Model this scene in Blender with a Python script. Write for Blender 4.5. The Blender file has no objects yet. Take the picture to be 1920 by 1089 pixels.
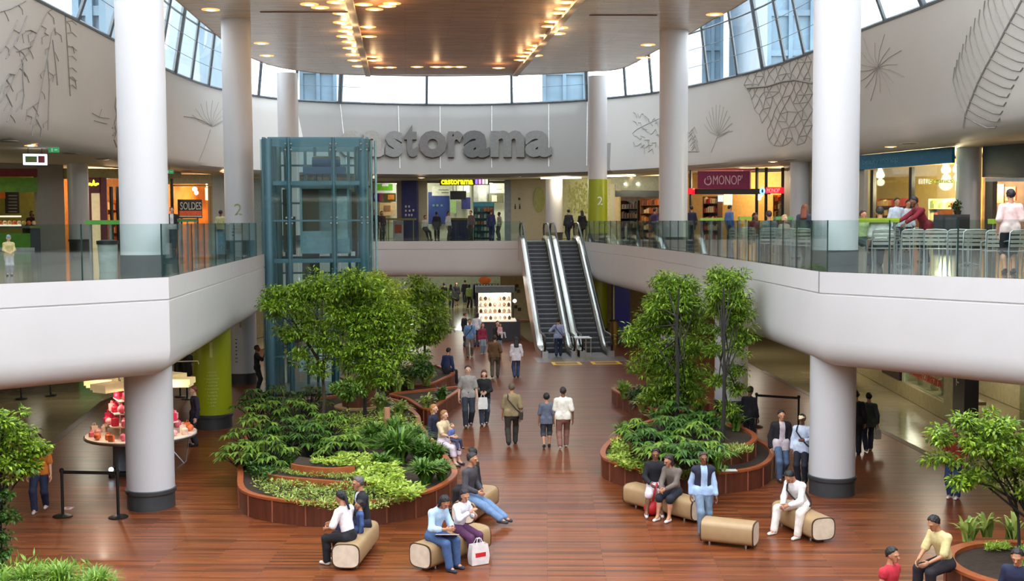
import bpy, bmesh, math, random
import numpy as np
from mathutils import Vector, Matrix
random.seed(7)
RNG = np.random.default_rng(11)
SC = bpy.context.scene
COL = SC.collection
PI = math.pi
R = math.radians

# ------------------------------------------------------------------ camera
EYE = 6.1                       # eye height over the ground floor (leaning on the upper railing)
FPX = 2150.0                    # focal length in pixels of the 1920 px wide frame
PITCH, ROLL = R(3.47), R(0.3)
cam_d = bpy.data.cameras.new('camera')
cam_d.sensor_width = 36.0
cam_d.lens = FPX / 1920.0 * 36.0
cam_d.clip_start = 0.1
cam_d.clip_end = 600
cam = bpy.data.objects.new('camera', cam_d)
COL.objects.link(cam)
cam.matrix_world = (Matrix.Translation((0, 0, EYE)) @ Matrix.Rotation(R(90) - PITCH, 4, 'X') @ Matrix.Rotation(-ROLL, 4, 'Z'))
SC.camera = cam

# ------------------------------------------------------------------ world, exposure
SC.view_settings.view_transform = 'Standard'
SC.view_settings.look = 'None'
SC.view_settings.gamma = 1.0
SC.view_settings.use_curve_mapping = False
SC.view_settings.exposure = 0.05
wd = bpy.data.worlds.new('world')
SC.world = wd
wd.use_nodes = True
wn = wd.node_tree
for n in list(wn.nodes):
    wn.nodes.remove(n)
w_out = wn.nodes.new('ShaderNodeOutputWorld')
w_bg = wn.nodes.new('ShaderNodeBackground')
w_bg.inputs[0].default_value = (0.90, 0.95, 1.0, 1)      # white overcast sky
w_bg.inputs[1].default_value = 4.6
wn.links.new(w_bg.outputs[0], w_out.inputs[0])
try:
    SC.cycles.max_bounces = 10
    SC.cycles.diffuse_bounces = 5
    SC.cycles.glossy_bounces = 4
    SC.cycles.transmission_bounces = 6
    SC.cycles.transparent_max_bounces = 24
    SC.cycles.sample_clamp_indirect = 6.0
    SC.cycles.caustics_reflective = False
    SC.cycles.caustics_refractive = False
except Exception:
    pass

# ------------------------------------------------------------------ pixel -> place (survey of the photograph)
def ray(px, py):
    u = (px - 960.0) / FPX
    v = -(py - 544.5) / FPX
    c, s = math.cos(ROLL), math.sin(ROLL)
    u, v = u * c + v * s, -u * s + v * c
    cp, sp = math.cos(PITCH), math.sin(PITCH)
    return (u, cp + v * sp, -sp + v * cp)
def P(px, py, z=0.0):            # the point of the level z that the photo shows at this pixel
    d = ray(px, py)
    t = (z - EYE) / d[2]
    return Vector((d[0] * t, d[1] * t, z))
def PD(px, py, y):               # the point at the distance y
    d = ray(px, py)
    t = y / d[1]
    return Vector((d[0] * t, y, EYE + d[2] * t))

# ------------------------------------------------------------------ materials
MATS = {}
def mat(name, col, rough=0.5, metal=0.0, spec=0.5, emit=None, es=0.0, var=0.12, scale=6.0, bump=0.0, coat=0.0, stretch=None):
    if name in MATS:
        return MATS[name]
    m = bpy.data.materials.new(name)
    m.use_nodes = True
    nt = m.node_tree
    b = nt.nodes['Principled BSDF']
    b.inputs['Roughness'].default_value = rough
    b.inputs['Metallic'].default_value = metal
    b.inputs['Specular IOR Level'].default_value = spec
    if coat:
        b.inputs['Coat Weight'].default_value = coat
        b.inputs['Coat Roughness'].default_value = 0.12
    tc = nt.nodes.new('ShaderNodeTexCoord')
    src = tc.outputs['Object']
    if stretch:
        mp = nt.nodes.new('ShaderNodeMapping')
        mp.inputs['Scale'].default_value = stretch
        nt.links.new(src, mp.inputs[0])
        src = mp.outputs[0]
    nz = nt.nodes.new('ShaderNodeTexNoise')
    nz.inputs['Scale'].default_value = scale
    nz.inputs['Detail'].default_value = 3
    nt.links.new(src, nz.inputs['Vector'])
    rp = nt.nodes.new('ShaderNodeValToRGB')
    a = [max(0.0, c * (1 - var)) for c in col]
    d = [min(1.0, c * (1 + var)) for c in col]
    rp.color_ramp.elements[0].position = 0.3
    rp.color_ramp.elements[1].position = 0.7
    rp.color_ramp.elements[0].color = (*a, 1)
    rp.color_ramp.elements[1].color = (*d, 1)
    nt.links.new(nz.outputs[0], rp.inputs[0])
    nt.links.new(rp.outputs[0], b.inputs['Base Color'])
    if bump:
        bp = nt.nodes.new('ShaderNodeBump')
        bp.inputs['Strength'].default_value = bump
        bp.inputs['Distance'].default_value = 0.02
        nt.links.new(nz.outputs[0], bp.inputs['Height'])
        nt.links.new(bp.outputs[0], b.inputs['Normal'])
    if emit:
        b.inputs['Emission Color'].default_value = (*emit, 1)
        b.inputs['Emission Strength'].default_value = es
    MATS[name] = m
    return m

def srgb(r, g, b):
    f = lambda c: (c / 255 / 12.92) if c <= 10 else ((c / 255 + 0.055) / 1.055) ** 2.4
    return (f(r), f(g), f(b))

def glass_mat(name, tint, gloss=0.10, rough=0.02):
    m = bpy.data.materials.new(name)
    m.use_nodes = True
    nt = m.node_tree
    nt.nodes.clear()
    o = nt.nodes.new('ShaderNodeOutputMaterial')
    mx = nt.nodes.new('ShaderNodeMixShader')
    tr = nt.nodes.new('ShaderNodeBsdfTransparent')
    gl = nt.nodes.new('ShaderNodeBsdfGlossy')
    fr = nt.nodes.new('ShaderNodeFresnel')
    fr.inputs[0].default_value = 1.5
    mu = nt.nodes.new('ShaderNodeMath')
    mu.operation = 'MULTIPLY_ADD'
    mu.inputs[1].default_value = 0.5
    mu.inputs[2].default_value = gloss * 0.3
    tr.inputs[0].default_value = (*tint, 1)
    gl.inputs[0].default_value = (0.95, 1, 1, 1)
    gl.inputs[1].default_value = rough
    nt.links.new(fr.outputs[0], mu.inputs[0])
    nt.links.new(mu.outputs[0], mx.inputs[0])
    nt.links.new(tr.outputs[0], mx.inputs[1])
    nt.links.new(gl.outputs[0], mx.inputs[2])
    nt.links.new(mx.outputs[0], o.inputs[0])
    MATS[name] = m
    return m

def leaf_mat(name, dark, light, rough=0.38, trans=0.25):
    m = bpy.data.materials.new(name)
    m.use_nodes = True
    nt = m.node_tree
    b = nt.nodes['Principled BSDF']
    o = nt.nodes['Material Output']
    b.inputs['Roughness'].default_value = rough
    ge = nt.nodes.new('ShaderNodeNewGeometry')
    rp = nt.nodes.new('ShaderNodeValToRGB')
    rp.color_ramp.elements[0].color = (*dark, 1)
    rp.color_ramp.elements[1].color = (*light, 1)
    nt.links.new(ge.outputs['Random Per Island'], rp.inputs[0])
    nt.links.new(rp.outputs[0], b.inputs['Base Color'])
    t = nt.nodes.new('ShaderNodeBsdfTranslucent')
    mx = nt.nodes.new('ShaderNodeMixShader')
    mx.inputs[0].default_value = trans
    nt.links.new(rp.outputs[0], t.inputs[0])
    nt.links.new(b.outputs[0], mx.inputs[1])
    nt.links.new(t.outputs[0], mx.inputs[2])
    nt.links.new(mx.outputs[0], o.inputs[0])
    MATS[name] = m
    return m

def brick_mat(name, c1, c2, cm, bw, rh, mortar, rough, rot=0.0, coat=0.0, grain=True, spec=0.5, off=0.5, rvar=0.0):
    m = bpy.data.materials.new(name)
    m.use_nodes = True
    nt = m.node_tree
    b = nt.nodes['Principled BSDF']
    b.inputs['Roughness'].default_value = rough
    b.inputs['Specular IOR Level'].default_value = spec
    if coat:
        b.inputs['Coat Weight'].default_value = coat
        b.inputs['Coat Roughness'].default_value = 0.16
    tc = nt.nodes.new('ShaderNodeTexCoord')
    mp = nt.nodes.new('ShaderNodeMapping')
    mp.inputs['Rotation'].default_value = (0, 0, rot)
    nt.links.new(tc.outputs['Object'], mp.inputs[0])
    br = nt.nodes.new('ShaderNodeTexBrick')
    br.inputs['Color1'].default_value = (*c1, 1)
    br.inputs['Color2'].default_value = (*c2, 1)
    br.inputs['Mortar'].default_value = (*cm, 1)
    br.inputs['Scale'].default_value = 1.0
    br.inputs['Mortar Size'].default_value = mortar
    br.inputs['Brick Width'].default_value = bw
    br.inputs['Row Height'].default_value = rh
    br.inputs['Bias'].default_value = 0.0
    br.offset = off
    nt.links.new(mp.outputs[0], br.inputs['Vector'])
    colout = br.outputs[0]
    if grain:
        m2 = nt.nodes.new('ShaderNodeMapping')
        m2.inputs['Scale'].default_value = (1.2, 26, 1)
        nt.links.new(mp.outputs[0], m2.inputs[0])
        nz = nt.nodes.new('ShaderNodeTexNoise')
        nz.inputs['Scale'].default_value = 1.0
        nz.inputs['Detail'].default_value = 4
        nt.links.new(m2.outputs[0], nz.inputs['Vector'])
        rp = nt.nodes.new('ShaderNodeValToRGB')
        rp.color_ramp.elements[0].position = 0.28
        rp.color_ramp.elements[1].position = 0.75
        rp.color_ramp.elements[0].color = (0.55, 0.55, 0.55, 1)
        rp.color_ramp.elements[1].color = (1.35, 1.3, 1.25, 1)
        nt.links.new(nz.outputs[0], rp.inputs[0])
        mx = nt.nodes.new('ShaderNodeMix')
        mx.data_type = 'RGBA'
        mx.blend_type = 'MULTIPLY'
        mx.inputs[0].default_value = 1.0
        nt.links.new(colout, mx.inputs[6])
        nt.links.new(rp.outputs[0], mx.inputs[7])
        colout = mx.outputs[2]
        if rvar:
            ma = nt.nodes.new('ShaderNodeMath')
            ma.operation = 'MULTIPLY_ADD'
            ma.inputs[1].default_value = rvar
            ma.inputs[2].default_value = rough - rvar / 2
            nt.links.new(nz.outputs[0], ma.inputs[0])
            nt.links.new(ma.outputs[0], b.inputs['Roughness'])
    nt.links.new(colout, b.inputs['Base Color'])
    MATS[name] = m
    return m

# ------------------------------------------------------------------ mesh builder
def vec(a):
    return Vector(a)
class MB:
    def __init__(self):
        self.v, self.f = [], []
    def add(self, vs, fs):
        o = len(self.v)
        self.v.extend([tuple(x) for x in vs])
        self.f.extend([tuple(i + o for i in q) for q in fs])
        return self
    def obox(self, c, x, y, z):          # box by centre and three half vectors
        c, x, y, z = vec(c), vec(x), vec(y), vec(z)
        vs = [c + i * x + j * y + k * z for k in (-1, 1) for j in (-1, 1) for i in (-1, 1)]
        if x.cross(y).dot(z) < 0:
            fs = [(0, 1, 3, 2), (4, 6, 7, 5), (0, 4, 5, 1), (1, 5, 7, 3), (3, 7, 6, 2), (2, 6, 4, 0)]
        else:
            fs = [(0, 2, 3, 1), (4, 5, 7, 6), (0, 1, 5, 4), (1, 3, 7, 5), (3, 2, 6, 7), (2, 0, 4, 6)]
        return self.add(vs, fs)
    def box(self, c, s, rz=0.0):
        q = Matrix.Rotation(rz, 3, 'Z')
        return self.obox(c, q @ Vector((s[0] / 2, 0, 0)), q @ Vector((0, s[1] / 2, 0)), Vector((0, 0, s[2] / 2)))
    def wallbox(self, a, b, z0, z1, th):  # upright slab from a to b (2D)
        a, b = Vector((a[0], a[1])), Vector((b[0], b[1]))
        d = (b - a)
        n = Vector((-d.y, d.x)).normalized() * th / 2
        m = (a + b) / 2
        return self.obox((m.x, m.y, (z0 + z1) / 2), (d.x / 2, d.y / 2, 0), (n.x, n.y, 0), (0, 0, (z1 - z0) / 2))
    def frame_of(self, d):
        d = d.normalized()
        u = Vector((0, 0, 1)) if abs(d.z) < 0.9 else Vector((1, 0, 0))
        x = d.cross(u).normalized()
        return x, x.cross(d).normalized()
    def cyl(self, a, b, r0, r1=None, n=12, caps=True):
        a, b = vec(a), vec(b)
        r1 = r0 if r1 is None else r1
        x, y = self.frame_of(b - a)
        vs = []
        for p, r in ((a, r0), (b, r1)):
            for i in range(n):
                t = 2 * PI * i / n
                vs.append(p + (x * math.cos(t) + y * math.sin(t)) * r)
        fs = [(i, i + n, (i + 1) % n + n, (i + 1) % n) for i in range(n)]
        if caps:
            fs += [tuple(range(n)), tuple(range(2 * n - 1, n - 1, -1))]
        return self.add(vs, fs)
    def tube(self, path, r, n=6, closed=False):
        path = [vec(p) for p in path]
        m = len(path)
        rs = r if isinstance(r, (list, tuple)) else [r] * m
        vs, fs = [], []
        x = None
        for k, p in enumerate(path):
            if closed:
                d = path[(k + 1) % m] - path[k - 1]
            else:
                d = path[min(k + 1, m - 1)] - path[max(k - 1, 0)]
            if d.length < 1e-9:
                d = Vector((0, 0, 1))
            d.normalize()
            if x is None:
                x, y = self.frame_of(d)
            else:
                x = (x - d * x.dot(d))
                if x.length < 1e-6:
                    x, y = self.frame_of(d)
                x.normalize()
            y = d.cross(x).normalized()
            for i in range(n):
                t = 2 * PI * i / n
                vs.append(p + (x * math.cos(t) + y * math.sin(t)) * rs[k])
        lim = m if closed else m - 1
        for k in range(lim):
            a, b = k * n, ((k + 1) % m) * n
            for i in range(n):
                j = (i + 1) % n
                fs.append((a + i, a + j, b + j, b + i))
        if not closed:
            fs += [tuple(range(n - 1, -1, -1)), tuple(range((m - 1) * n, m * n))]
        return self.add(vs, fs)
    def lathe(self, prof, c=(0, 0, 0), n=24, cap=True):   # prof: (r, z) from bottom to top
        vs, fs = [], []
        for r, z in prof:
            for i in range(n):
                t = 2 * PI * i / n
                vs.append((c[0] + r * math.cos(t), c[1] + r * math.sin(t), c[2] + z))
        for k in range(len(prof) - 1):
            for i in range(n):
                j = (i + 1) % n
                fs.append((k * n + i, k * n + j, (k + 1) * n + j, (k + 1) * n + i))
        if cap:
            fs += [tuple(range(n - 1, -1, -1)), tuple(range((len(prof) - 1) * n, len(prof) * n))]
        return self.add(vs, fs)
    def prism(self, poly, z0, z1):       # poly counterclockwise
        n = len(poly)
        a = sum(poly[i][0] * poly[(i + 1) % n][1] - poly[(i + 1) % n][0] * poly[i][1] for i in range(n))
        if a < 0:
            poly = poly[::-1]
        vs = [(p[0], p[1], z0) for p in poly] + [(p[0], p[1], z1) for p in poly]
        fs = [(i, (i + 1) % n, (i + 1) % n + n, i + n) for i in range(n)]
        fs += [tuple(range(n - 1, -1, -1)), tuple(range(n, 2 * n))]
        return self.add(vs, fs)
    def loft(self, rings, closed=False):  # rings: lists of points, equal length
        n = len(rings[0])
        vs = [p for r in rings for p in r]
        fs = []
        for k in range(len(rings) - 1):
            for i in range(n if closed else n - 1):
                j = (i + 1) % n
                fs.append((k * n + i, k * n + j, (k + 1) * n + j, (k + 1) * n + i))
        return self.add(vs, fs)
    def ball(self, c, rx, ry=None, rz=None, n=10, m=7, rot=None):
        ry = rx if ry is None else ry
        rz = rx if rz is None else rz
        c = vec(c)
        vs = []
        for k in range(m + 1):
            t = PI * k / m
            for i in range(n):
                p = 2 * PI * i / n
                q = Vector((rx * math.sin(t) * math.cos(p), ry * math.sin(t) * math.sin(p), -rz * math.cos(t)))
                if rot is not None:
                    q = rot @ q
                vs.append(c + q)
        fs = [(k * n + i, k * n + (i + 1) % n, (k + 1) * n + (i + 1) % n, (k + 1) * n + i) for k in range(m) for i in range(n)]
        return self.add(vs, fs)
    def build(self, name, m=None, parent=None, smooth=40, loc=None):
        me = bpy.data.meshes.new(name)
        me.from_pydata([tuple(p) for p in self.v], [], self.f)
        me.update()
        return link(name, me, m, parent, smooth, loc)

def link(name, me, m=None, parent=None, smooth=40, loc=None):
    if m is not None:
        me.materials.append(m)
    if smooth:
        me.polygons.foreach_set('use_smooth', [True] * len(me.polygons))
        try:
            me.set_sharp_from_angle(angle=R(smooth))
        except Exception:
            pass
    o = bpy.data.objects.new(name, me)
    COL.objects.link(o)
    if parent is not None:
        o.parent = parent
    if loc is not None:
        o.location = loc
    return o

def np_mesh(name, V, F, m=None, parent=None, smooth=True):
    """V: n x 3, F: m x 4 (or m x 3) index array"""
    V = np.asarray(V, dtype=np.float32)
    F = np.asarray(F, dtype=np.int32)
    k = F.shape[1]
    me = bpy.data.meshes.new(name)
    me.vertices.add(len(V))
    me.vertices.foreach_set('co', V.ravel())
    me.loops.add(F.size)
    me.loops.foreach_set('vertex_index', F.ravel())
    me.polygons.add(len(F))
    me.polygons.foreach_set('loop_start', np.arange(0, F.size, k, dtype=np.int32))
    me.polygons.foreach_set('loop_total', np.full(len(F), k, dtype=np.int32))
    me.update(calc_edges=True)
    me.validate()
    return link(name, me, m, parent, 0 if not smooth else 180)

# ------------------------------------------------------------------ things
def tag(o, label=None, cat=None, group=None, kind=None):
    if label:
        o['label'] = label
    if cat:
        o['category'] = cat
    if group:
        o['group'] = group
    if kind:
        o['kind'] = kind
    return o
def thing(name, label, cat, loc=(0, 0, 0), rz=0.0, group=None):
    o = bpy.data.objects.new(name, None)
    COL.objects.link(o)
    o.empty_display_size = 0.2
    o.location = loc
    o.rotation_euler = (0, 0, rz)
    return tag(o, label, cat, group)
def struct(o):
    o['kind'] = 'structure'
    return o
def copy_tree(o, parent=None):
    c = o.copy()
    COL.objects.link(c)
    if parent is not None:
        c.parent = parent
    for ch in list(o.children):
        copy_tree(ch, c)
    return c
def spline(pts, n, closed=False):        # Catmull-Rom through points
    pts = [Vector(p) for p in pts]
    m = len(pts)
    out = []
    segs = m if closed else m - 1
    for i in range(segs):
        if closed:
            a, b, c, d = pts[(i - 1) % m], pts[i], pts[(i + 1) % m], pts[(i + 2) % m]
        else:
            a, b, c, d = pts[max(i - 1, 0)], pts[i], pts[i + 1], pts[min(i + 2, m - 1)]
        for k in range(n):
            t = k / n
            out.append(0.5 * ((2 * b) + (c - a) * t + (2 * a - 5 * b + 4 * c - d) * t * t + (3 * b - a - 3 * c + d) * t ** 3))
    if not closed:
        out.append(pts[-1])
    return out
def text_geo(s, size=1.0, ext=0.02, bold=0.0, align='CENTER', shear=0.0, spacing=1.0):
    """text as (verts, faces) in its own plane: x right, y up, z towards the reader"""
    cu = bpy.data.curves.new('letters', 'FONT')
    cu.body = s
    cu.size = size
    cu.extrude = ext
    cu.offset = bold
    cu.shear = shear
    cu.align_x = align
    cu.align_y = 'CENTER'
    cu.space_character = spacing
    cu.resolution_u = 3
    o = bpy.data.objects.new('letters', cu)
    COL.objects.link(o)
    dg = bpy.context.evaluated_depsgraph_get()
    me = bpy.data.meshes.new_from_object(o.evaluated_get(dg))
    vs = [v.co.copy() for v in me.vertices]
    fs = [tuple(p.vertices) for p in me.polygons]
    bpy.data.objects.remove(o)
    bpy.data.curves.remove(cu)
    bpy.data.meshes.remove(me)
    return vs, fs
def text_on(mb, s, org, xdir, ydir, size, ext=0.01, bold=0.0, **k):
    vs, fs = text_geo(s, size, ext, bold, **k)
    org, xdir, ydir = vec(org), vec(xdir).normalized(), vec(ydir).normalized()
    zdir = xdir.cross(ydir)
    mb.add([org + xdir * v.x + ydir * v.y + zdir * v.z for v in vs], fs)
def text_fit(mb, s, org, xdir, ydir, width, height, ext=0.01, bold=0.0, **k):
    vs, fs = text_geo(s, 1.0, 0.5, bold, **k)
    xs = [v.x for v in vs]
    ys = [v.y for v in vs]
    x0, x1, y0, y1 = min(xs), max(xs), min(ys), max(ys)
    org, xdir, ydir = vec(org), vec(xdir).normalized(), vec(ydir).normalized()
    zdir = xdir.cross(ydir)
    mb.add([org + xdir * ((v.x - (x0 + x1) / 2) / (x1 - x0) * width) + ydir * ((v.y - (y0 + y1) / 2) / (y1 - y0) * height) + zdir * (v.z * 2 * ext) for v in vs], fs)
def text_round(mb, s, c, r, ang, z, size, ext=0.006, bold=0.0, **k):   # text wrapped on an upright cylinder
    vs, fs = text_geo(s, size, ext, bold, **k)
    out = []
    for v in vs:
        t = ang + v.x / r
        rr = r + v.z + ext
        out.append((c[0] + rr * math.cos(t), c[1] + rr * math.sin(t), z + v.y))
    mb.add(out, fs)
AX = R(5.2)                               # the mall's long axis is turned this much from the view
AXD = Vector((-math.sin(AX), math.cos(AX), 0))
ACR = Vector((math.cos(AX), math.sin(AX), 0))
# ================================================================== the building
M_white = mat('white_plaster', srgb(226, 222, 218), 0.55, var=0.02, scale=1.5)
M_fascia = mat('fascia_white', srgb(205, 202, 202), 0.42, var=0.02, scale=1.0)
M_groove = mat('joint_grey', srgb(120, 118, 116), 0.7)
M_soffit = mat('soffit_cream', srgb(196, 180, 150), 0.7, var=0.03)
M_ring = mat('ring_plaster', srgb(196, 191, 186), 0.65, var=0.03, scale=0.4)
M_colwhite = mat('column_white', srgb(198, 196, 198), 0.38, var=0.015, scale=1.0)
M_colgreen = mat('column_green', srgb(150, 160, 20), 0.35, var=0.04, scale=1.5)
M_base = mat('column_base_grey', srgb(58, 60, 62), 0.4, var=0.1)
M_wood = brick_mat('plank_floor', srgb(140, 74, 36), srgb(92, 45, 22), srgb(36, 18, 10), 2.0, 0.095, 0.004, 0.36, rot=0.03, coat=0.07, rvar=0.22)
M_tile = brick_mat('beige_tile', srgb(176, 166, 132), srgb(164, 154, 122), srgb(130, 122, 100), 1.2, 0.6, 0.004, 0.15, rot=-AX, grain=False, coat=0.2)
M_tile2 = brick_mat('upper_tile', srgb(120, 112, 98), srgb(108, 102, 90), srgb(88, 84, 76), 0.9, 0.45, 0.005, 0.08, rot=-AX, grain=False, coat=0.5, spec=0.7)
M_ceil = brick_mat('ceiling_boards', srgb(240, 218, 190), srgb(230, 206, 176), srgb(176, 146, 118), 3.4, 0.3, 0.008, 0.36, rot=-AX, coat=0.6)  # side panels made paler, window light put into the board colour
M_glass = glass_mat('railing_glass', (0.86, 0.94, 0.925), 0.12)
M_edge = mat('glass_edge', srgb(22, 50, 48), 0.2)
M_pane = glass_mat('roof_glass', (0.90, 0.96, 0.98), 0.06)
M_shop = glass_mat('shop_glass', (0.86, 0.90, 0.86), 0.10)
M_mull = mat('mullion_steel', srgb(110, 118, 126), 0.4, 0.3)
M_black = mat('black_plastic', srgb(18, 18, 20), 0.4)
M_dark = mat('dark_metal', srgb(44, 44, 46), 0.4, 0.3)
M_steel = mat('brushed_steel', srgb(190, 190, 192), 0.28, 0.9, var=0.06, scale=20)

# ---- ground floor
wood_poly = [(-12.4, -6), (-12.4, 29), (-14.0, 39), (-13.5, 50), (-9.0, 64.5), (0.2, 63.8), (0.9, 57.5), (10.0, 57), (10.1, 46), (10.8, 29), (11.5, 10), (11.5, -6)]
struct(MB().add([(x, y, 0) for x, y in wood_poly], [tuple(range(len(wood_poly)))]).build('floor', M_wood, smooth=0))
b = MB()
b.add([(-60, -40, -0.012), (60, -40, -0.012), (60, 130, -0.012), (-60, 130, -0.012)], [(0, 1, 2, 3)])
struct(b.build('floor_tile_surround', M_tile, smooth=0))
# dark plank border along the edge of the timber floor
bb = MB()
wl = wood_poly[1:4] + [wood_poly[4]]
for (a, c) in zip(wl[:-1], wl[1:]):
    bb.wallbox(a, c, 0.0, 0.006, 0.22)
bb2 = wood_poly[8:11]
for (a, c) in zip(bb2[:-1], bb2[1:]):
    bb.wallbox(a, c, 0.0, 0.006, 0.22)
struct(bb.build('trim_1', mat('border_timber', srgb(70, 40, 28), 0.4), smooth=0))

# ---- upper floor slab: (inner edge, outer edge)
CL = P(316, 519.5, 5.0)
CRt = P(1540, 509.5, 5.0)
pairs = [((-13.5, -0.3), (-26, -14)), ((-13.5, 15), (-30, 15)), ((-11.6, 18.9), (-30, 25)), ((-9.4, 20.9), (-30, 33)),
         ((CL.x, CL.y), (-30, 40)), ((-7.6, 30), (-30, 46)), ((-8.45, 38.6), (-28, 56)), ((-9.0, 43.4), (-26, 62)), ((-9.2, 55), (-23, 72)),
         ((-8.4, 64.3), (-16, 82)), ((0.45, 63.4), (0, 84)), ((3.85, 63.1), (6, 82)), ((3.9, 60), (14, 76)), ((4.2, 57), (18, 72)),
         ((5.2, 49), (24, 64)), ((5.95, 40), (27, 56)), ((6.25, 31), (28, 46)), ((CRt.x, CRt.y), (28, 40)), ((9.35, 20.7), (28, 33)),
         ((11.5, 18.2), (28, 25)), ((13, 15), (28, 15)), ((13, -0.3), (26, -14))]
inner = [Vector((p[0][0], p[0][1], 0)) for p in pairs]
outer = [Vector((p[1][0], p[1][1], 0)) for p in pairs]
NP = len(pairs)
def offset_in(pts, d):                    # offset a closed loop away from the void
    out = []
    for i, p in enumerate(pts):
        a = (p - pts[i - 1]).normalized()
        c = (pts[(i + 1) % len(pts)] - p).normalized()
        na, nc = Vector((-a.y, a.x, 0)), Vector((-c.y, c.x, 0))
        n = (na + nc)
        n.normalize()
        out.append(p + n * (d / max(0.35, n.dot(na))))
    return out
# the loop runs clockwise seen from above (void on the right hand): left normal points into the slab
prof = [(0.0, 5.0), (0.0, 4.56), (0.03, 4.545), (0.03, 4.53), (-0.0, 4.515), (-0.0, 3.55), (0.012, 3.40), (0.05, 3.26), (0.12, 3.14), (0.23, 3.05), (0.38, 3.005), (0.55, 3.0)]
rings = []
for d, z in prof:
    rr = offset_in(inner, d)
    rings.append([(p.x, p.y, z) for p in rr] + [(rr[0].x, rr[0].y, z)])
struct(MB().loft(rings).build('trim_2', M_fascia, smooth=50))
b = MB()
b.loft([[(p.x, p.y, 5.0) for p in inner + inner[:1]], [(p.x, p.y, 5.0) for p in outer + outer[:1]]])
struct(b.build('floor_upper', M_tile2, smooth=0))
b = MB()
ins = offset_in(inner, 0.55)
b.loft([[(p.x, p.y, 3.0) for p in ins + ins[:1]], [(p.x, p.y, 3.0) for p in outer + outer[:1]]])
struct(b.build('ceiling_lower', M_soffit, smooth=0))
# joints between the fascia panels
jb = MB()
for px, py in ((255, 521), (1536, 509)):
    q = P(px, py, 5.0)
    k = min(range(NP), key=lambda i: (inner[i] - Vector((q.x, q.y, 0))).length)
    jb.box((q.x, q.y, 4.78), (0.02, 0.02, 0.44), R(45) if px < 900 else R(-50))
struct(jb.build('trim_3', M_groove, smooth=0))

# ---- ring wall above the upper floor
RB = [(-14.76, 33.3), (-15.2, 44), (-15.0, 50.5), (-13.9, 57), (-11.5, 62.3), (-7.8, 65.2), (-3.4, 66.2), (0.03, 65.6), (4.16, 63.6), (7.46, 59.4), (10.76, 52.7),
      (12.37, 47.6), (13.2, 43.7), (14.1, 38), (14.2, 31.8), (14.0, 22), (13.4, 10), (11.5, -4), (6, -10), (0, -11.5), (-6, -10), (-12, -4), (-13.8, 10), (-14.3, 22)]
RT = [(-14.6, 34), (-15.1, 45), (-15.6, 52.5), (-15.2, 60), (-12.9, 65.2), (-8.3, 67.8), (-3.5, 68.8), (0.05, 68.4), (4.4, 66.5), (8.3, 62.3), (11.3, 54.5),
      (12.5, 47.8), (12.9, 42.5), (13.6, 37), (14.0, 31), (14.0, 22), (13.4, 10), (11.5, -4), (6, -10), (0, -11.5), (-6, -10), (-12, -4), (-13.8, 10), (-14.3, 22)]
RS = 6
rb = spline([(x, y, 0) for x, y in RB], RS, True)
rt = spline([(x, y, 0) for x, y in RT], RS, True)
NR = len(rb)
RC = Vector((-0.8, 28, 0))
def outw(loop, i):
    t = (loop[(i + 1) % len(loop)] - loop[i - 1]).normalized()
    n = Vector((-t.y, t.x, 0))
    return n if n.dot(loop[i] - RC) > 0 else -n
def ring_pt(i, f, off=0.0):               # point of the wall: i along, f from 0 (bottom) to 1 (top)
    i = i % NR
    p = rb[i].lerp(rt[i], f)
    n = outw(rb, i)
    return Vector((p.x, p.y, 8.62 + f * (13.0 - 8.62))) - n * off
rings = []
for f, o in ((None, 0.75), (None, 0.5), (None, 0.28), (None, 0.1), (0.08, 0), (0.2, 0), (0.4, 0), (0.6, 0), (0.8, 0), (1.0, 0), ('t', 0.3)):
    row = []
    for i in list(range(NR)) + [0]:
        n = outw(rb, i)
        if f is None:
            z = {0.75: 8.6, 0.5: 8.615, 0.28: 8.68, 0.1: 8.8}[o]
            p = rb[i] + n * o
            row.append((p.x, p.y, z))
        elif f == 't':
            p = rt[i] + n * 0.3
            row.append((p.x, p.y, 13.0))
        else:
            q = ring_pt(i, f)
            row.append(tuple(q))
    rings.append(row)
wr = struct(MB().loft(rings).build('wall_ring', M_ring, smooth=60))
wr.data.materials.append(mat('ring_panel_darkened', srgb(142, 138, 134), 0.6, var=0.02, scale=0.4))   # panelled far part, colour darkened to offset the stronger light there
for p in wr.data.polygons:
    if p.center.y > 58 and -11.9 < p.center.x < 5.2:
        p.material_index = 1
# thin upright joints of the far part of the ring wall
jb = MB()
for px in (640, 735, 835, 930, 1035, 1101):
    q = PD(px, 210, 68.0)
    k = min(range(NR), key=lambda i: abs(rt[i].x - q.x) + (0 if rt[i].y > 50 else 1e3))
    for f0, f1 in ((0.12, 0.98),):
        a, c = ring_pt(k, f0, 0.006), ring_pt(k, f1, 0.006)
        jb.cyl(a, c, 0.028, n=6)
struct(jb.build('trim_4', mat('joint_light', srgb(214, 212, 208), 0.6), smooth=0))
# sill on top of the ring wall
struct(MB().tube([Vector((rt[i].x, rt[i].y, 13.03)) for i in range(NR)], 0.07, 6, True).build('trim_5', M_mull, smooth=0))
# soffit behind the ring wall and the enclosure of the shops
def far(i, k):
    return RC + (rb[i] - RC) * k
b = MB()
b.loft([[(p.x, p.y, 8.6) for p in [rb[i] + outw(rb, i) * 0.7 for i in list(range(NR)) + [0]]], [(far(i, 2.3).x, far(i, 2.3).y, 8.6) for i in list(range(NR)) + [0]]])
struct(b.build('ceiling_upper', mat('upper_soffit', srgb(206, 192, 166), 0.7, var=0.03), smooth=0))
b = MB()
b.loft([[(far(i, 2.28).x, far(i, 2.28).y, z) for i in list(range(NR)) + [0]] for z in (0, 9)])
struct(b.build('wall_outer', mat('outer_wall', srgb(150, 138, 116), 0.8), smooth=0))

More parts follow.
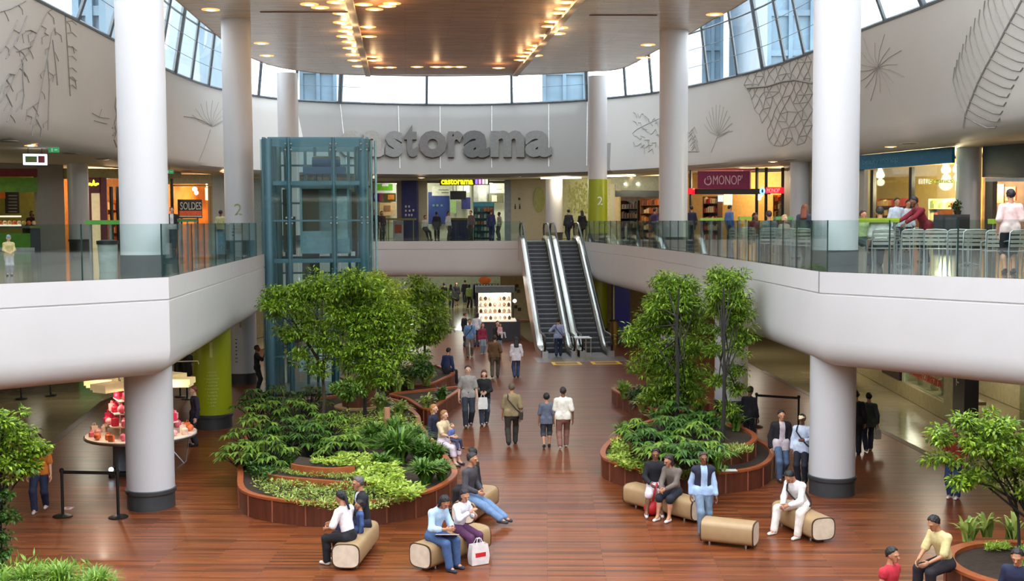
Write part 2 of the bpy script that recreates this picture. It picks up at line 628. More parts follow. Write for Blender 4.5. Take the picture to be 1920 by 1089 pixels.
# ---- sloping roof glazing: from the ring wall up and inwards
gt = []
for i in range(NR):
    d = (RC - rt[i])
    gt.append(rt[i] + d.normalized() * 5.0)
def gl_pt(i, f):
    p = rt[i % NR].lerp(gt[i % NR], f)
    return Vector((p.x, p.y, 13.05 + 6.5 * f))
win = thing('window_1', None, None)
struct(win)
b = MB()
b.loft([[tuple(gl_pt(i, f)) for i in list(range(NR)) + [0]] for f in (0, 0.5, 1)])
b.build('glass', M_pane, win, smooth=60)
acc = 0.0
nm = 0
for i in range(NR):
    acc += (rt[(i + 1) % NR] - rt[i]).length
    if acc > 2.0:
        acc = 0.0
        if rt[i].y < 18:
            continue
        if rt[i].y > 66 and nm % 2:
            nm += 1
            continue
        a, c = gl_pt(i, 0), gl_pt(i, 1)
        MB().tube([a, c], 0.085 if nm % 3 else 0.13, 6).build('mullion', M_mull, win, smooth=0)
        nm += 1
for f in (0.36, 0.72):
    MB().tube([gl_pt(i, f) for i in range(NR)], 0.05, 5, True).build('transom', M_mull, win, smooth=0)
for f in (0.12, 0.24, 0.48, 0.6):
    MB().tube([gl_pt(i, f) - outw(rt, i) * 0.25 for i in range(NR)], 0.014, 4, True).build('cable', M_mull, win, smooth=0)
rf = [p for p in gt if p.y > 31]  # unseen roof plate added and cut to keep daylight off the far wall
rf.sort(key=lambda p: math.atan2(p.y - 30, p.x - RC.x))
b = MB()
b.prism([(p.x, p.y) for p in rf], 19.56, 19.9)
struct(b.build('roof_daylight_block', mat('roof_panel', srgb(190, 188, 184), 0.8), smooth=0))

# ---- timber ceiling hanging inside the glazing
CE = [(-11.3, 39.2), (-11.6, 43.6), (-11.94, 49.2), (-11.87, 52.9), (-11.3, 56), (-10.1, 58), (-8.87, 58.9), (-5.4, 59.8), (-1.6, 59.86), (1.7, 59.35), (3.8, 58.4), (5.5, 57.2),
      (6.44, 51.4), (7.19, 47), (7.6, 43.4), (8.1, 39.75), (8.5, 32), (7.0, 28), (3, 26), (-4, 26), (-9, 28), (-11.0, 33)]  # near end, out of view, cut short to let daylight into the hall
ce = spline([(x, y, 0) for x, y in CE], 5, True)
if sum(ce[i].x * ce[(i + 1) % len(ce)].y - ce[(i + 1) % len(ce)].x * ce[i].y for i in range(len(ce))) < 0:
    ce.reverse()
b = MB()
n = len(ce)
b.add([(p.x, p.y, 13.6) for p in ce], [tuple(range(n - 1, -1, -1))])
b.add([(p.x, p.y, 14.3) for p in ce], [tuple(range(n))])
co = struct(b.build('ceiling', M_ceil, smooth=0))
M_ceil2 = brick_mat('ceiling_boards_brown_lamplit', srgb(206, 156, 108), srgb(188, 138, 94), srgb(130, 92, 62), 3.4, 0.3, 0.008, 0.42, rot=-AX)  # middle boards browner, warm lamplight put into their colour
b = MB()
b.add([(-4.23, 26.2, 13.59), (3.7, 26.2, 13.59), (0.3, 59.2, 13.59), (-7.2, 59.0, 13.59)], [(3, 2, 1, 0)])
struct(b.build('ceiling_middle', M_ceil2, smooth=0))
b = MB()
b.loft([[(p.x, p.y, 13.58) for p in ce + ce[:1]], [(p.x * 1.004, p.y * 1.002, 14.32) for p in ce + ce[:1]]])
struct(b.build('trim_6', mat('ceiling_edge', srgb(190, 176, 160), 0.6), smooth=60))
for a, c in (((-4.23, 26.3), (-7.27, 58.9)), ((3.7, 26.3), (0.22, 59.1))):
    struct(MB().wallbox(a, c, 13.46, 13.62, 0.26).build('beam', mat('beam_white', srgb(220, 212, 204), 0.5), smooth=0))
# dark cross joints of the side panels
jb = MB()
for px0, px1, py in ((488, 655, 22), (1105, 1232, 28)):
    a, c = P(px0, py, 13.6), P(px1, py, 13.6)
    jb.wallbox((a.x, a.y), (c.x, c.y), 13.575, 13.605, 0.08)
struct(jb.build('trim_7', mat('joint_brown', srgb(96, 70, 54), 0.7), smooth=0))

# ---- ceiling downlights
M_lamp = mat('warm_lamp', (1, 0.8, 0.5), 0.5, emit=(1.0, 0.58, 0.22), es=26.0, var=0.01)
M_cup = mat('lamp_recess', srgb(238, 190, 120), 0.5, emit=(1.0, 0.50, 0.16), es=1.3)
def downlight(x, y, z, label, group, r=0.16, emit=None):
    t = thing('ceiling_downlight', label, 'ceiling light', (x, y, z), 0, group)
    MB().lathe([(r * 2.0, 0.0), (r * 2.0, -0.012), (r * 1.05, -0.02), (r * 1.0, 0.0)], n=14, cap=False).build('reflector_ring', M_cup, t)
    MB().lathe([(0.001, -0.022), (r, -0.022), (r, -0.004), (0.001, -0.004)], n=12, cap=False).build('lamp', emit or M_lamp, t)
    return t
dl_left = [(580, 8), (600, 14), (640, 25), (640, 42), (655, 50), (649, 58), (645, 68), (655, 78), (656, 90), (661, 102), (664, 113), (690, 50), (692, 68), (700, 106), (700, 113), (682, 8), (630, 4)]
dl_right = [(1062, 4), (1056, 16), (1046, 24), (1036, 40), (1030, 49), (1019, 66), (1006, 85), (1000, 92), (991, 98), (981, 105), (976, 112), (1050, 52), (1046, 63), (1005, 104)]
dl_far = [(672, 124), (712, 126), (732, 126), (782, 125), (818, 125), (840, 125), (863, 125), (935, 127)]
dl_mid = [(702, 17), (726, 11), (735, 6)]
dl_side = [(490, 81), (500, 104), (395, 18)]
dl_side2 = [(1215, 84), (1206, 108), (1340, 27)]
for grp, pts, lab in (('downlights along the left ceiling beam', dl_left, 'small warm downlight beside the left white beam of the timber ceiling'),
                      ('downlights along the right ceiling beam', dl_right, 'small warm downlight beside the right white beam of the timber ceiling'),
                      ('downlights along the far ceiling edge', dl_far, 'small warm downlight in the row along the far ceiling edge'),
                      ('downlights in the middle ceiling panel', dl_mid, 'small warm downlight in the middle ceiling panel near the left beam'),
                      ('downlights in the left ceiling panel', dl_side, 'small warm downlight in the left ceiling panel near the glazing'),
                      ('downlights in the right ceiling panel', dl_side2, 'small warm downlight in the right ceiling panel near the glazing')):
    for px, py in pts:
        q = P(px, py, 13.6)
        downlight(q.x, q.y, 13.6, lab, grp)

for pts in (dl_left[::2], dl_right[::2], dl_far[1::3], dl_mid[:2]):
    for px, py in pts:
        q = P(px, py, 13.4)
        l = bpy.data.lights.new('downlight_glow', 'POINT')
        l.energy = 15
        l.color = (1.0, 0.62, 0.30)
        l.shadow_soft_size = 0.1
        o = bpy.data.objects.new('downlight_glow', l)
        COL.objects.link(o)
        o.location = (q.x, q.y, 13.22)

# ---- round columns
def column(x, y, r, z0, z1, label, base=0.42, green=None, lower_green=None):
    t = thing('column', label, 'column', (x, y, 0))
    zb = z0 + base
    if green:                              # (from, to) green band
        g0, g1 = green
        MB().lathe([(r, zb), (r, g0), (r, g0)], n=40, cap=False).build('shaft', M_colwhite, t) if g0 > zb + 0.01 else None
        MB().lathe([(r + 0.004, g0), (r + 0.004, g1)], n=40).build('green_band', M_colgreen, t)
        if z1 > g1:
            MB().lathe([(r, g1), (r, z1)], n=40).build('shaft', M_colwhite, t)
    else:
        MB().lathe([(r, zb), (r, z1)], n=48).build('shaft', M_colwhite, t)
    MB().lathe([(r + 0.0, z0), (r + 0.0, zb - 0.09), (r + 0.03, zb - 0.085), (r + 0.035, zb - 0.01), (r + 0.02, zb + 0.005)], n=48).build('base', M_base, t)
    return t
COLS = {}
def full_column(key, x, y, r, label, **k):  # runs through both storeys: a base on each floor
    t = column(x, y, r, 0.0, 13.6, label, **k)
    MB().lathe([(r + 0.012, 5.0), (r + 0.012, 5.42), (r + 0.001, 5.43)], n=48, cap=False).build('base', M_base, t)
    COLS[key] = t
    return t
full_column('L1', -7.8, 24.4, 0.5, 'tall white column at the corner of the left balcony, beside the stall of pink goods')
full_column('R1', 7.12, 25.3, 0.5, 'tall white column at the corner of the right balcony, beside the cafe tables')
t = full_column('L2', -10.25, 43.3, 0.54, 'tall white column with a pale 2, left of the glass lift')
full_column('R2', 6.5, 46.2, 0.57, 'tall white column between the red-lit shop and the green column')
full_column('L3', -11.3, 58.5, 0.52, 'tall white column rising behind the glass lift')
t = thing('column', 'tall white column with a lime green lower part, right of the escalators', 'column', (4.52, 60.4, 0))
MB().lathe([(0.5, 8.25), (0.5, 13.6)], n=40).build('shaft', M_colwhite, t)
MB().lathe([(0.505, 0.4), (0.505, 8.25)], n=40).build('green_band', M_colgreen, t)
MB().lathe([(0.52, 0), (0.52, 0.42)], n=40).build('base', M_base, t)
MB().lathe([(0.52, 5.0), (0.52, 5.42)], n=40).build('base', M_base, t)
g = MB()
text_round(g, '2', (0, 0), 0.506, R(-80), 7.1, 0.62, 0.006)
g.build('numeral', M_white, t)
t = column(-8.95, 34.0, 0.55, 0.0, 3.0, 'lime green column marked 1 under the left balcony', green=(0.43, 3.0))
g = MB()
text_round(g, '1', (0, 0), 0.556, R(-78), 2.35, 0.62, 0.006, bold=0.01)
for k in range(11):
    zz = 1.72 - k * 0.1
    a0 = R(-100)
    text_round(g, ('- accueil', '< cinema', '< restaurants', '> parking', '- toilettes', '< boutiques', '> metro', '- bureaux', '> sortie', '< jardin', '- info')[k], (0, 0), 0.556, R(-78), zz, 0.085, 0.004)
g.build('directory_lettering', mat('pale_green_print', srgb(196, 198, 110), 0.5), t)
t = COLS['L2']
g = MB()
text_round(g, '2', (0, 0), 0.542, R(-82), 6.55, 0.62, 0.006)
for k, (s, z) in enumerate((('< > cinema', 5.98), ('< boutiques', 5.86), ('> sortie', 5.74))):
    text_round(g, s, (0, 0), 0.542, R(-84), z, 0.09, 0.004)
text_round(g, '1', (0, 0), 0.542, R(-82), 2.35, 0.62, 0.006)
g.build('directory_lettering', mat('olive_print', srgb(150, 146, 100), 0.5), t)
g = MB()
for k in range(7):
    a = R(-100)
    q = (0.546 * math.cos(a), 0.546 * math.sin(a), 1.72 - k * 0.14)
    g.box(q, (0.09 if k not in (1, 2, 4) else 0.05, 0.012, 0.045 if k in (1, 2, 4) else 0.025), a + R(90))
for k in range(3):
    q = (0.546 * math.cos(R(-104)), 0.546 * math.sin(R(-104)), 5.86 - k * 0.12)
    g.box(q, (0.06, 0.012, 0.05 if k else 0.025), R(-14))
g.build('pictogram', M_black, t)
column(6.95, 36.2, 0.52, 0.0, 3.0, 'white column under the right balcony, behind the slender tree')
column(-18.3, 48.6, 0.42, 5.0, 8.6, 'short white column beside the red shop on the upper left floor')
column(16.2, 40.8, 0.43, 5.0, 8.6, 'short grey white column beside the blue shop banner')
column(12.65, 50.5, 0.42, 5.0, 8.6, 'short white column at the right end of the shop with the magenta banner')
column(2.5, 67.5, 0.5, 5.0, 8.6, 'short white column between the washroom wall and the leaf mural')

# ---- glass railings along the upper edge
def railing(name_label, ids, plen=1.45, off=0.14, closed=False):
    t = thing('glass_railing', name_label, 'railing')
    loop = offset_in(inner, off)
    pts = [loop[i] for i in ids]
    for a, c in zip(pts[:-1], pts[1:]):
        L = (c - a).length
        n = max(1, round(L / plen))
        d = (c - a) / n
        for k in range(n):
            p, q = a + d * k + d.normalized() * 0.012, a + d * (k + 1) - d.normalized() * 0.012
            MB().wallbox(p, q, 5.0, 6.08, 0.018).build('glass_panel', M_glass, t, smooth=0)
            e = a + d * (k + 1)
            MB().box((e.x, e.y, 5.54), (0.022, 0.022, 1.08), math.atan2(d.y, d.x)).build('joint', M_edge, t, smooth=0)
    return t
railing('glass railing along the left balcony, in front of the green juice stand', [2, 3, 4, 5, 6], 1.75)
railing('glass railing along the far balcony under the large grey letters', [9, 10], 1.6)
railing('glass railing along the right balcony, in front of the cafe chairs', [11, 12, 13, 14, 15, 16, 17, 18, 19], 1.25)
# ================================================================== wall drawings, letters, lift, escalators
def ring_hit(px, py, off=0.015):          # the point of the ring wall that the photo shows at this pixel
    d = ray(px, py)
    best = None
    for f in (0.5, None):
        for i in range(NR):
            if f is None:
                fz = best[3]
            else:
                fz = 0.5
            a, c = rb[i].lerp(rt[i], fz), rb[(i + 1) % NR].lerp(rt[(i + 1) % NR], fz)
            e = c - a
            den = d[0] * e.y - d[1] * e.x
            if abs(den) < 1e-9:
                continue
            t = (a.x * e.y - a.y * e.x) / den
            u = (a.x * d[1] - a.y * d[0]) / den
            if t > 3 and -1e-6 <= u <= 1 + 1e-6:
                z = EYE + d[2] * t
                ff = max(0.03, min(0.99, (z - 8.62) / 4.38))
                cand = (i, u, t, ff)
                if f is None:
                    best2 = cand
                else:
                    best = cand
                break
        if best is None:
            return None
    i, u, t, ff = best2
    return ring_pt(i, ff, off).lerp(ring_pt(i + 1, ff, off), u)
M_draw = mat('drawing_grey', srgb(144, 140, 136), 0.7)
M_draw2 = mat('drawing_pale_grey', srgb(156, 152, 148), 0.7)
def drawing(strokes, label, r=0.022, m=M_draw):
    b = MB()
    for s in strokes:
        w = r
        if isinstance(s, tuple) and isinstance(s[0], (int, float)):
            w, s = s
        pts = []
        for k in range(len(s) - 1):
            n = max(1, int(math.hypot(s[k + 1][0] - s[k][0], s[k + 1][1] - s[k][1]) / 12))
            for j in range(n):
                q = j / n
                pts.append((s[k][0] + (s[k + 1][0] - s[k][0]) * q, s[k][1] + (s[k + 1][1] - s[k][1]) * q))
        pts.append(s[-1])
        path = [ring_hit(*p) for p in pts]
        path = [p for p in path if p is not None]
        if len(path) > 1:
            b.tube(path, w, 4)
    return tag(b.build('wall_drawing', m, smooth=60), label, 'wall drawing')
rnd = random.Random(5)
S = [[(97, 10), (82, 35), (70, 60), (58, 88), (42, 115), (28, 140), (10, 175), (-4, 196)], [(96, 65), (88, 110), (80, 150), (72, 190), (66, 222), (60, 246)],
     [(98, 75), (103, 115), (107, 160)], [(121, 18), (124, 60), (127, 110), (131, 180)], [(60, 86), (42, 92), (30, 97)], [(68, 62), (56, 56), (47, 58)],
     [(28, 140), (16, 138), (4, 160), (-6, 190)], [(88, 110), (92, 160), (90, 205), (89, 244)], [(-6, 24), (20, 16), (48, 2)], [(32, 38), (16, 72), (0, 98)],
     [(42, 115), (42, 150), (44, 180), (40, 205)], [(72, 190), (50, 205), (48, 226)], [(66, 222), (76, 240), (75, 256)], [(10, 175), (22, 200), (12, 228)], [(50, 30), (38, 60), (10, 110)],
     [(90, 66), (84, 62)], [(96, 65), (102, 52), (104, 66)]]
for s in list(S):
    for k in range(len(s) - 1):
        if rnd.random() < 0.85:
            x, y = (s[k][0] + s[k + 1][0]) / 2, (s[k][1] + s[k + 1][1]) / 2
            sx = rnd.choice((-1, 1))
            S.append((0.011, [(x, y), (x + sx * rnd.uniform(5, 12), y + rnd.uniform(4, 12)), (x + sx * rnd.uniform(6, 14), y + rnd.uniform(14, 24))]))
for y in (40, 62, 88, 106, 128, 145, 160):
    S.append((0.011, [(125 + y * 0.02, y), (135, y - 1), (143, y + 7)]))
drawing(S, 'bare branching tree drawn in grey lines on the left end of the ring wall', 0.017)
drawing([[(172, 212), (188, 220), (204, 222)], [(185, 219), (190, 205)], [(176, 226), (200, 232)]], 'short faint grey twig drawn low between the tree drawing and the first column', 0.014, M_draw2)
drawing([[(217, 182), (215, 200), (218, 214), (214, 232), (217, 248), (213, 262), (218, 276)], [(216, 232), (210, 240)], [(215, 248), (211, 254)]], 'wavy grey line drawn beside the left edge of the first tall column', 0.03)
S = [[(344, 218), (362, 220), (380, 226), (398, 237)], [(398, 237), (412, 230), (429, 216)], [(394, 243), (388, 262), (380, 284), (372, 302)]]
for a in range(9):
    t = R(200 + a * 17)
    S.append((0.008, [(396, 236), (396 + 22 * math.cos(t), 236 + 24 * math.sin(t)), (396 + 40 * math.cos(t + 0.1), 236 + 48 * math.sin(t + 0.1))]))
drawing(S, 'thin leaf sprig with long stem drawn between the two tall left columns', 0.016, M_draw2)
# big feather at the right end
stem = [(1928, -22), (1905, 22), (1885, 58), (1868, 92), (1850, 124), (1834, 156), (1821, 188), (1811, 216), (1807, 240)]
S = [(0.032, stem)]
for k in range(15):
    f = k / 15 * 7.6
    i = int(f)
    x = stem[i][0] + (stem[i + 1][0] - stem[i][0]) * (f - i)
    y = stem[i][1] + (stem[i + 1][1] - stem[i][1]) * (f - i)
    L = 1.0 if k > 3 else 0.8
    S.append((0.018, [(x, y), (x - 16 * L, y - 38 * L), (x - 23 * L, y - 68 * L), (x - 20 * L, y - 92 * L)]))
    S.append((0.018, [(x, y), (x + 20 * L, y + 12 * L), (x + 42 * L, y + 22 * L), (x + 56 * L, y + 24 * L), (x + 61 * L, y + 17 * L)]))
drawing(S, 'large grey feather shaped leaf drawn at the right end of the ring wall', 0.02)
S = []
for a in range(16):
    t = R(a * 22.5 + 8)
    l = 38 if a % 2 else 52
    S.append([(1646, 127), (1646 + l * 0.5 * math.cos(t), 127 + l * 0.6 * math.sin(t)), (1646 + l * math.cos(t + 0.12), 127 + l * 1.25 * math.sin(t + 0.12))])
drawing(S, 'pale burst of thin veins drawn right of the right corner column', 0.010, M_draw2)
# net shaped leaf left of the right corner column
S = [(0.05, [(1402, 165), (1440, 162), (1468, 153), (1492, 150), (1524, 156)])]
cells = {}
for r_ in range(13):
    for c_ in range(10):
        x = 1396 + c_ * 14 + (7 if r_ % 2 else 0) + rnd.uniform(-3, 3)
        y = 100 + r_ * 15 + rnd.uniform(-3, 3) - c_ * 1.5
        lim = 1390 + max(0, (y - 175)) * 0.55
        if x > lim and x < 1526 and y > 96 - (x - 1400) * 0.1:
            cells[(r_, c_)] = (x, y)
for (r_, c_), p in cells.items():
    for dr, dc in ((0, 1), (1, 0 if r_ % 2 == 0 else 1), (1, -1 if r_ % 2 == 0 else 0)):
        q = cells.get((r_ + dr, c_ + dc))
        if q and rnd.random() < (0.45 if dr == 0 else 0.95):
            S.append((0.016, [p, ((p[0] + q[0]) / 2 + rnd.uniform(-1, 1), (p[1] + q[1]) / 2), q]))
drawing(S, 'net veined leaf drawn across the ring wall left of the right corner column', 0.016)
S = [[(1236, 222), (1215, 232), (1195, 242), (1186, 250)]]
for k in range(26):
    x, y = 1188 + (k % 7) * 7 + rnd.uniform(-2, 2), 208 + (k // 7) * 20 + (k % 7) * 4 + rnd.uniform(-3, 3)
    S.append((0.014, [(x, y), (x + rnd.uniform(3, 9), y + rnd.uniform(-9, 9)), (x + rnd.uniform(6, 12), y + rnd.uniform(2, 14))]))
drawing(S, 'curled net leaf drawn just left of the tall column beside the magenta banner', 0.014, M_draw2)
S = [[(1289, 246), (1300, 256), (1312, 284), (1291, 284)]]
for k in range(10):
    x, y = 1290 + rnd.uniform(0, 12), 246 + k * 4
    S.append((0.014, [(x, y), (x + 6, y - 8), (x + 10, y + 4)]))
drawing(S, 'small net leaf tip drawn just right of the tall column, above the magenta banner', 0.014, M_draw2)
S = [[(1334, 286), (1341, 268), (1347, 252)]]
for a in range(11):
    t = R(196 + a * 15)
    S.append((0.010, [(1347, 254), (1347 + 16 * math.cos(t), 254 + 26 * math.sin(t)), (1347 + 28 * math.cos(t + 0.1), 254 + 58 * math.sin(t + 0.1))]))
S.append((0.010, [(1345, 258), (1362, 250), (1368, 244)]))
drawing(S, 'thin fan shaped sprig drawn above the magenta banner', 0.012, M_draw2)

# ---- large letters on the far ring wall
sg = thing('wall_sign', 'large grey relief letters spelling the store name on the far ring wall', 'sign')
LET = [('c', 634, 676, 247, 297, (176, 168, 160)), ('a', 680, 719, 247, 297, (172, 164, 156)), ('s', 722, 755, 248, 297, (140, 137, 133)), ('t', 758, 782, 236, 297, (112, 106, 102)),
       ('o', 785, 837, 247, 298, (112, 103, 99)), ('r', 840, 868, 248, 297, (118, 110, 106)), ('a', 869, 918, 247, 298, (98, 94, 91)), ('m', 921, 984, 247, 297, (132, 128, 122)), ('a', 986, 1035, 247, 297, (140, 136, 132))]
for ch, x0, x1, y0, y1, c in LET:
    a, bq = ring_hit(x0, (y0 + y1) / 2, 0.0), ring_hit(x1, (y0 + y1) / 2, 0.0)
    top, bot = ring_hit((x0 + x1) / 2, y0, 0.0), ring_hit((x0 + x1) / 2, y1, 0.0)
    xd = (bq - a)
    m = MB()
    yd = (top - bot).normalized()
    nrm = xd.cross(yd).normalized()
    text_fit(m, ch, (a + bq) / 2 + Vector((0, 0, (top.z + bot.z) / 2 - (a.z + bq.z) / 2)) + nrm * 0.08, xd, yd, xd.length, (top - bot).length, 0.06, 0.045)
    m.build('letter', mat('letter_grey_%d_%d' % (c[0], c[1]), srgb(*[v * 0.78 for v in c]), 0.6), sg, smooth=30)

# ---- glass lift
M_teal = mat('teal_steel', srgb(84, 122, 134), 0.32, 0.25, var=0.05)
M_lift = glass_mat('lift_glass', (0.84, 0.93, 0.94), 0.03)
LX, LY = -6.95, 41.6
lift = thing('glass_lift', 'glass lift shaft in a blue green steel frame behind the left trees', 'lift', (LX, LY, 0), AX)
hw, hd = 1.78, 1.5
ztop = 8.98
for sx, sy, r_ in ((-1, -1, 0.23), (1, -1, 0.2), (-1, 1, 0.14), (1, 1, 0.14)):
    MB().cyl((sx * (hw - 0.15), sy * (hd - 0.1), 0), (sx * (hw - 0.15), sy * (hd - 0.1), ztop), r_, n=20).build('corner_post', M_teal, lift)
for x in (-0.92, 0.62):
    MB().cyl((x, -hd, 0), (x, -hd, ztop + 0.06), 0.09, n=12).build('mullion', M_teal, lift)
for x in (-hw - 0.05, hw + 0.12, hw + 0.28):
    MB().cyl((x, -hd + 0.5, 2.0), (x, -hd + 0.5, ztop - 0.02), 0.05 if x < 0 else 0.045, n=10).build('mullion', mat('pale_teal_steel', srgb(150, 190, 192), 0.3, 0.2), lift)
for z in (ztop - 0.1, 7.45, 6.15, 4.75, 3.6, 1.4):
    m = MB()
    hh = 0.16 if z > 8 else (0.07 if z in (7.45, 4.75) else 0.03)
    for y in (-hd, hd):
        m.box((0, y, z), (2 * hw - 0.3, 0.12, 2 * hh))
    for x in (-hw, hw):
        m.box((x, 0, z), (0.1, 2 * hd, 2 * hh))
    m.build('ring_beam', M_teal, lift, smooth=0)
for y in (-hd - 0.1, hd + 0.08):
    for x0, x1 in ((-hw, -0.92), (-0.92, 0.62), (0.62, hw)):
        for z0, z1 in ((0.1, 1.38), (1.42, 3.58), (3.62, 6.13), (6.17, ztop)):
            MB().box(((x0 + x1) / 2, y, (z0 + z1) / 2), (x1 - x0 - 0.03, 0.014, z1 - z0)).build('glass_pane', M_lift, lift, smooth=0)
for x in (-hw - 0.12, hw + 0.12):
    for z0, z1 in ((0.1, 3.58), (3.62, 6.13), (6.17, ztop)):
        MB().box((x, 0, (z0 + z1) / 2), (0.014, 2 * hd - 0.1, z1 - z0)).build('glass_pane', M_lift, lift, smooth=0)
for x in (-1.35, -0.25, 0.3, 1.25):
    MB().cyl((x, hd - 0.1, 0), (x, hd - 0.1, ztop - 0.1), 0.05, n=8).build('rear_mullion', M_teal, lift)
for z in (2.5, 4.2, 5.4, 6.8, 8.2):
    MB().box((0, hd - 0.1, z), (2 * hw - 0.4, 0.07, 0.07)).build('rear_beam', M_teal, lift, smooth=0)
for x, z0, z1 in ((-1.3, 5.0, 7.3), (-1.05, 4.9, 6.3), (1.2, 5.0, 7.2)):
    MB().box((x, 0.9, (z0 + z1) / 2), (0.2, 0.1, z1 - z0)).build('cable_tray', mat('tray_dark_green', srgb(40, 54, 40), 0.5), lift, smooth=0)
sp = MB()
for z in (6.15, 3.62, 8.7):
    for x in (-0.92, 0.62, hw - 0.1):
        for dx in (-0.1, 0.1):
            for dz in (-0.1, 0.1):
                sp.ball((x + dx, -hd - 0.12, z + dz), 0.035, n=8, m=5)
sp.build('glass_clamp', M_steel, lift)
MB().box((0.08, 0.35, 0.35), (0.02, 0.02, 0.02)).build('stop_buffer', M_dark, lift)
for x in (-0.55, 1.02):
    MB().box((x, 0.75, 4.4), (0.1, 0.14, 8.6)).build('guide_rail', M_teal, lift, smooth=0)
cab = MB()
cab.box((0.25, -0.1, 5.05), (1.7, 1.6, 0.14))
cab.box((0.25, -0.1, 7.35), (1.7, 1.6, 0.16))
cab.box((0.25, 0.66, 6.2), (1.7, 0.06, 2.2))
for x in (-0.58, 1.08):
    for y in (-0.88, 0.66):
        cab.box((x, y, 6.2), (0.08, 0.08, 2.3))
cab.box((0.25, -0.88, 5.45), (1.66, 0.05, 0.66))
cb = cab.build('cabin', mat('lift_cabin_grey', srgb(120, 150, 156), 0.4, 0.2), lift, smooth=0)
MB().box((0.85, -0.91, 6.25), (0.5, 0.02, 1.5)).build('cabin_door_panel', mat('lift_panel_pale', srgb(160, 190, 192), 0.35), lift, smooth=0)
MB().box((-0.35, 0.2, 5.8), (0.62, 0.1, 3.6)).build('counterweight', mat('counterweight_dark', srgb(44, 50, 34), 0.6), lift, smooth=0)
m = MB()
m.box((0.2, 0.2, 7.95), (1.5, 0.9, 0.26))
m.cyl((-0.25, 0.2, 8.25), (0.75, 0.2, 8.25), 0.2, n=16)
m.build('hoist_motor', mat('hoist_blue', srgb(40, 84, 128), 0.4), lift)
MB().box((0.25, 0.3, 8.4), (0.9, 0.3, 0.16)).build('hoist_cover', mat('hoist_ochre', srgb(150, 146, 70), 0.5), lift, smooth=0)
for x in (-0.1, 0.1, 0.5):
    MB().cyl((x, 0.2, 7.4), (x, 0.2, 8.2), 0.018, n=5).build('hoist_rope', M_black, lift)
m = MB()
m.box((0, 0, 0.04), (2 * hw + 0.2, 2 * hd + 0.2, 0.08))
m.build('pit_frame', M_dark, lift, smooth=0)
MB().box((-0.55, -hd + 0.1, 1.05), (0.28, 0.04, 0.42)).build('notice', mat('notice_pale', srgb(210, 228, 236), 0.4), lift, smooth=0)

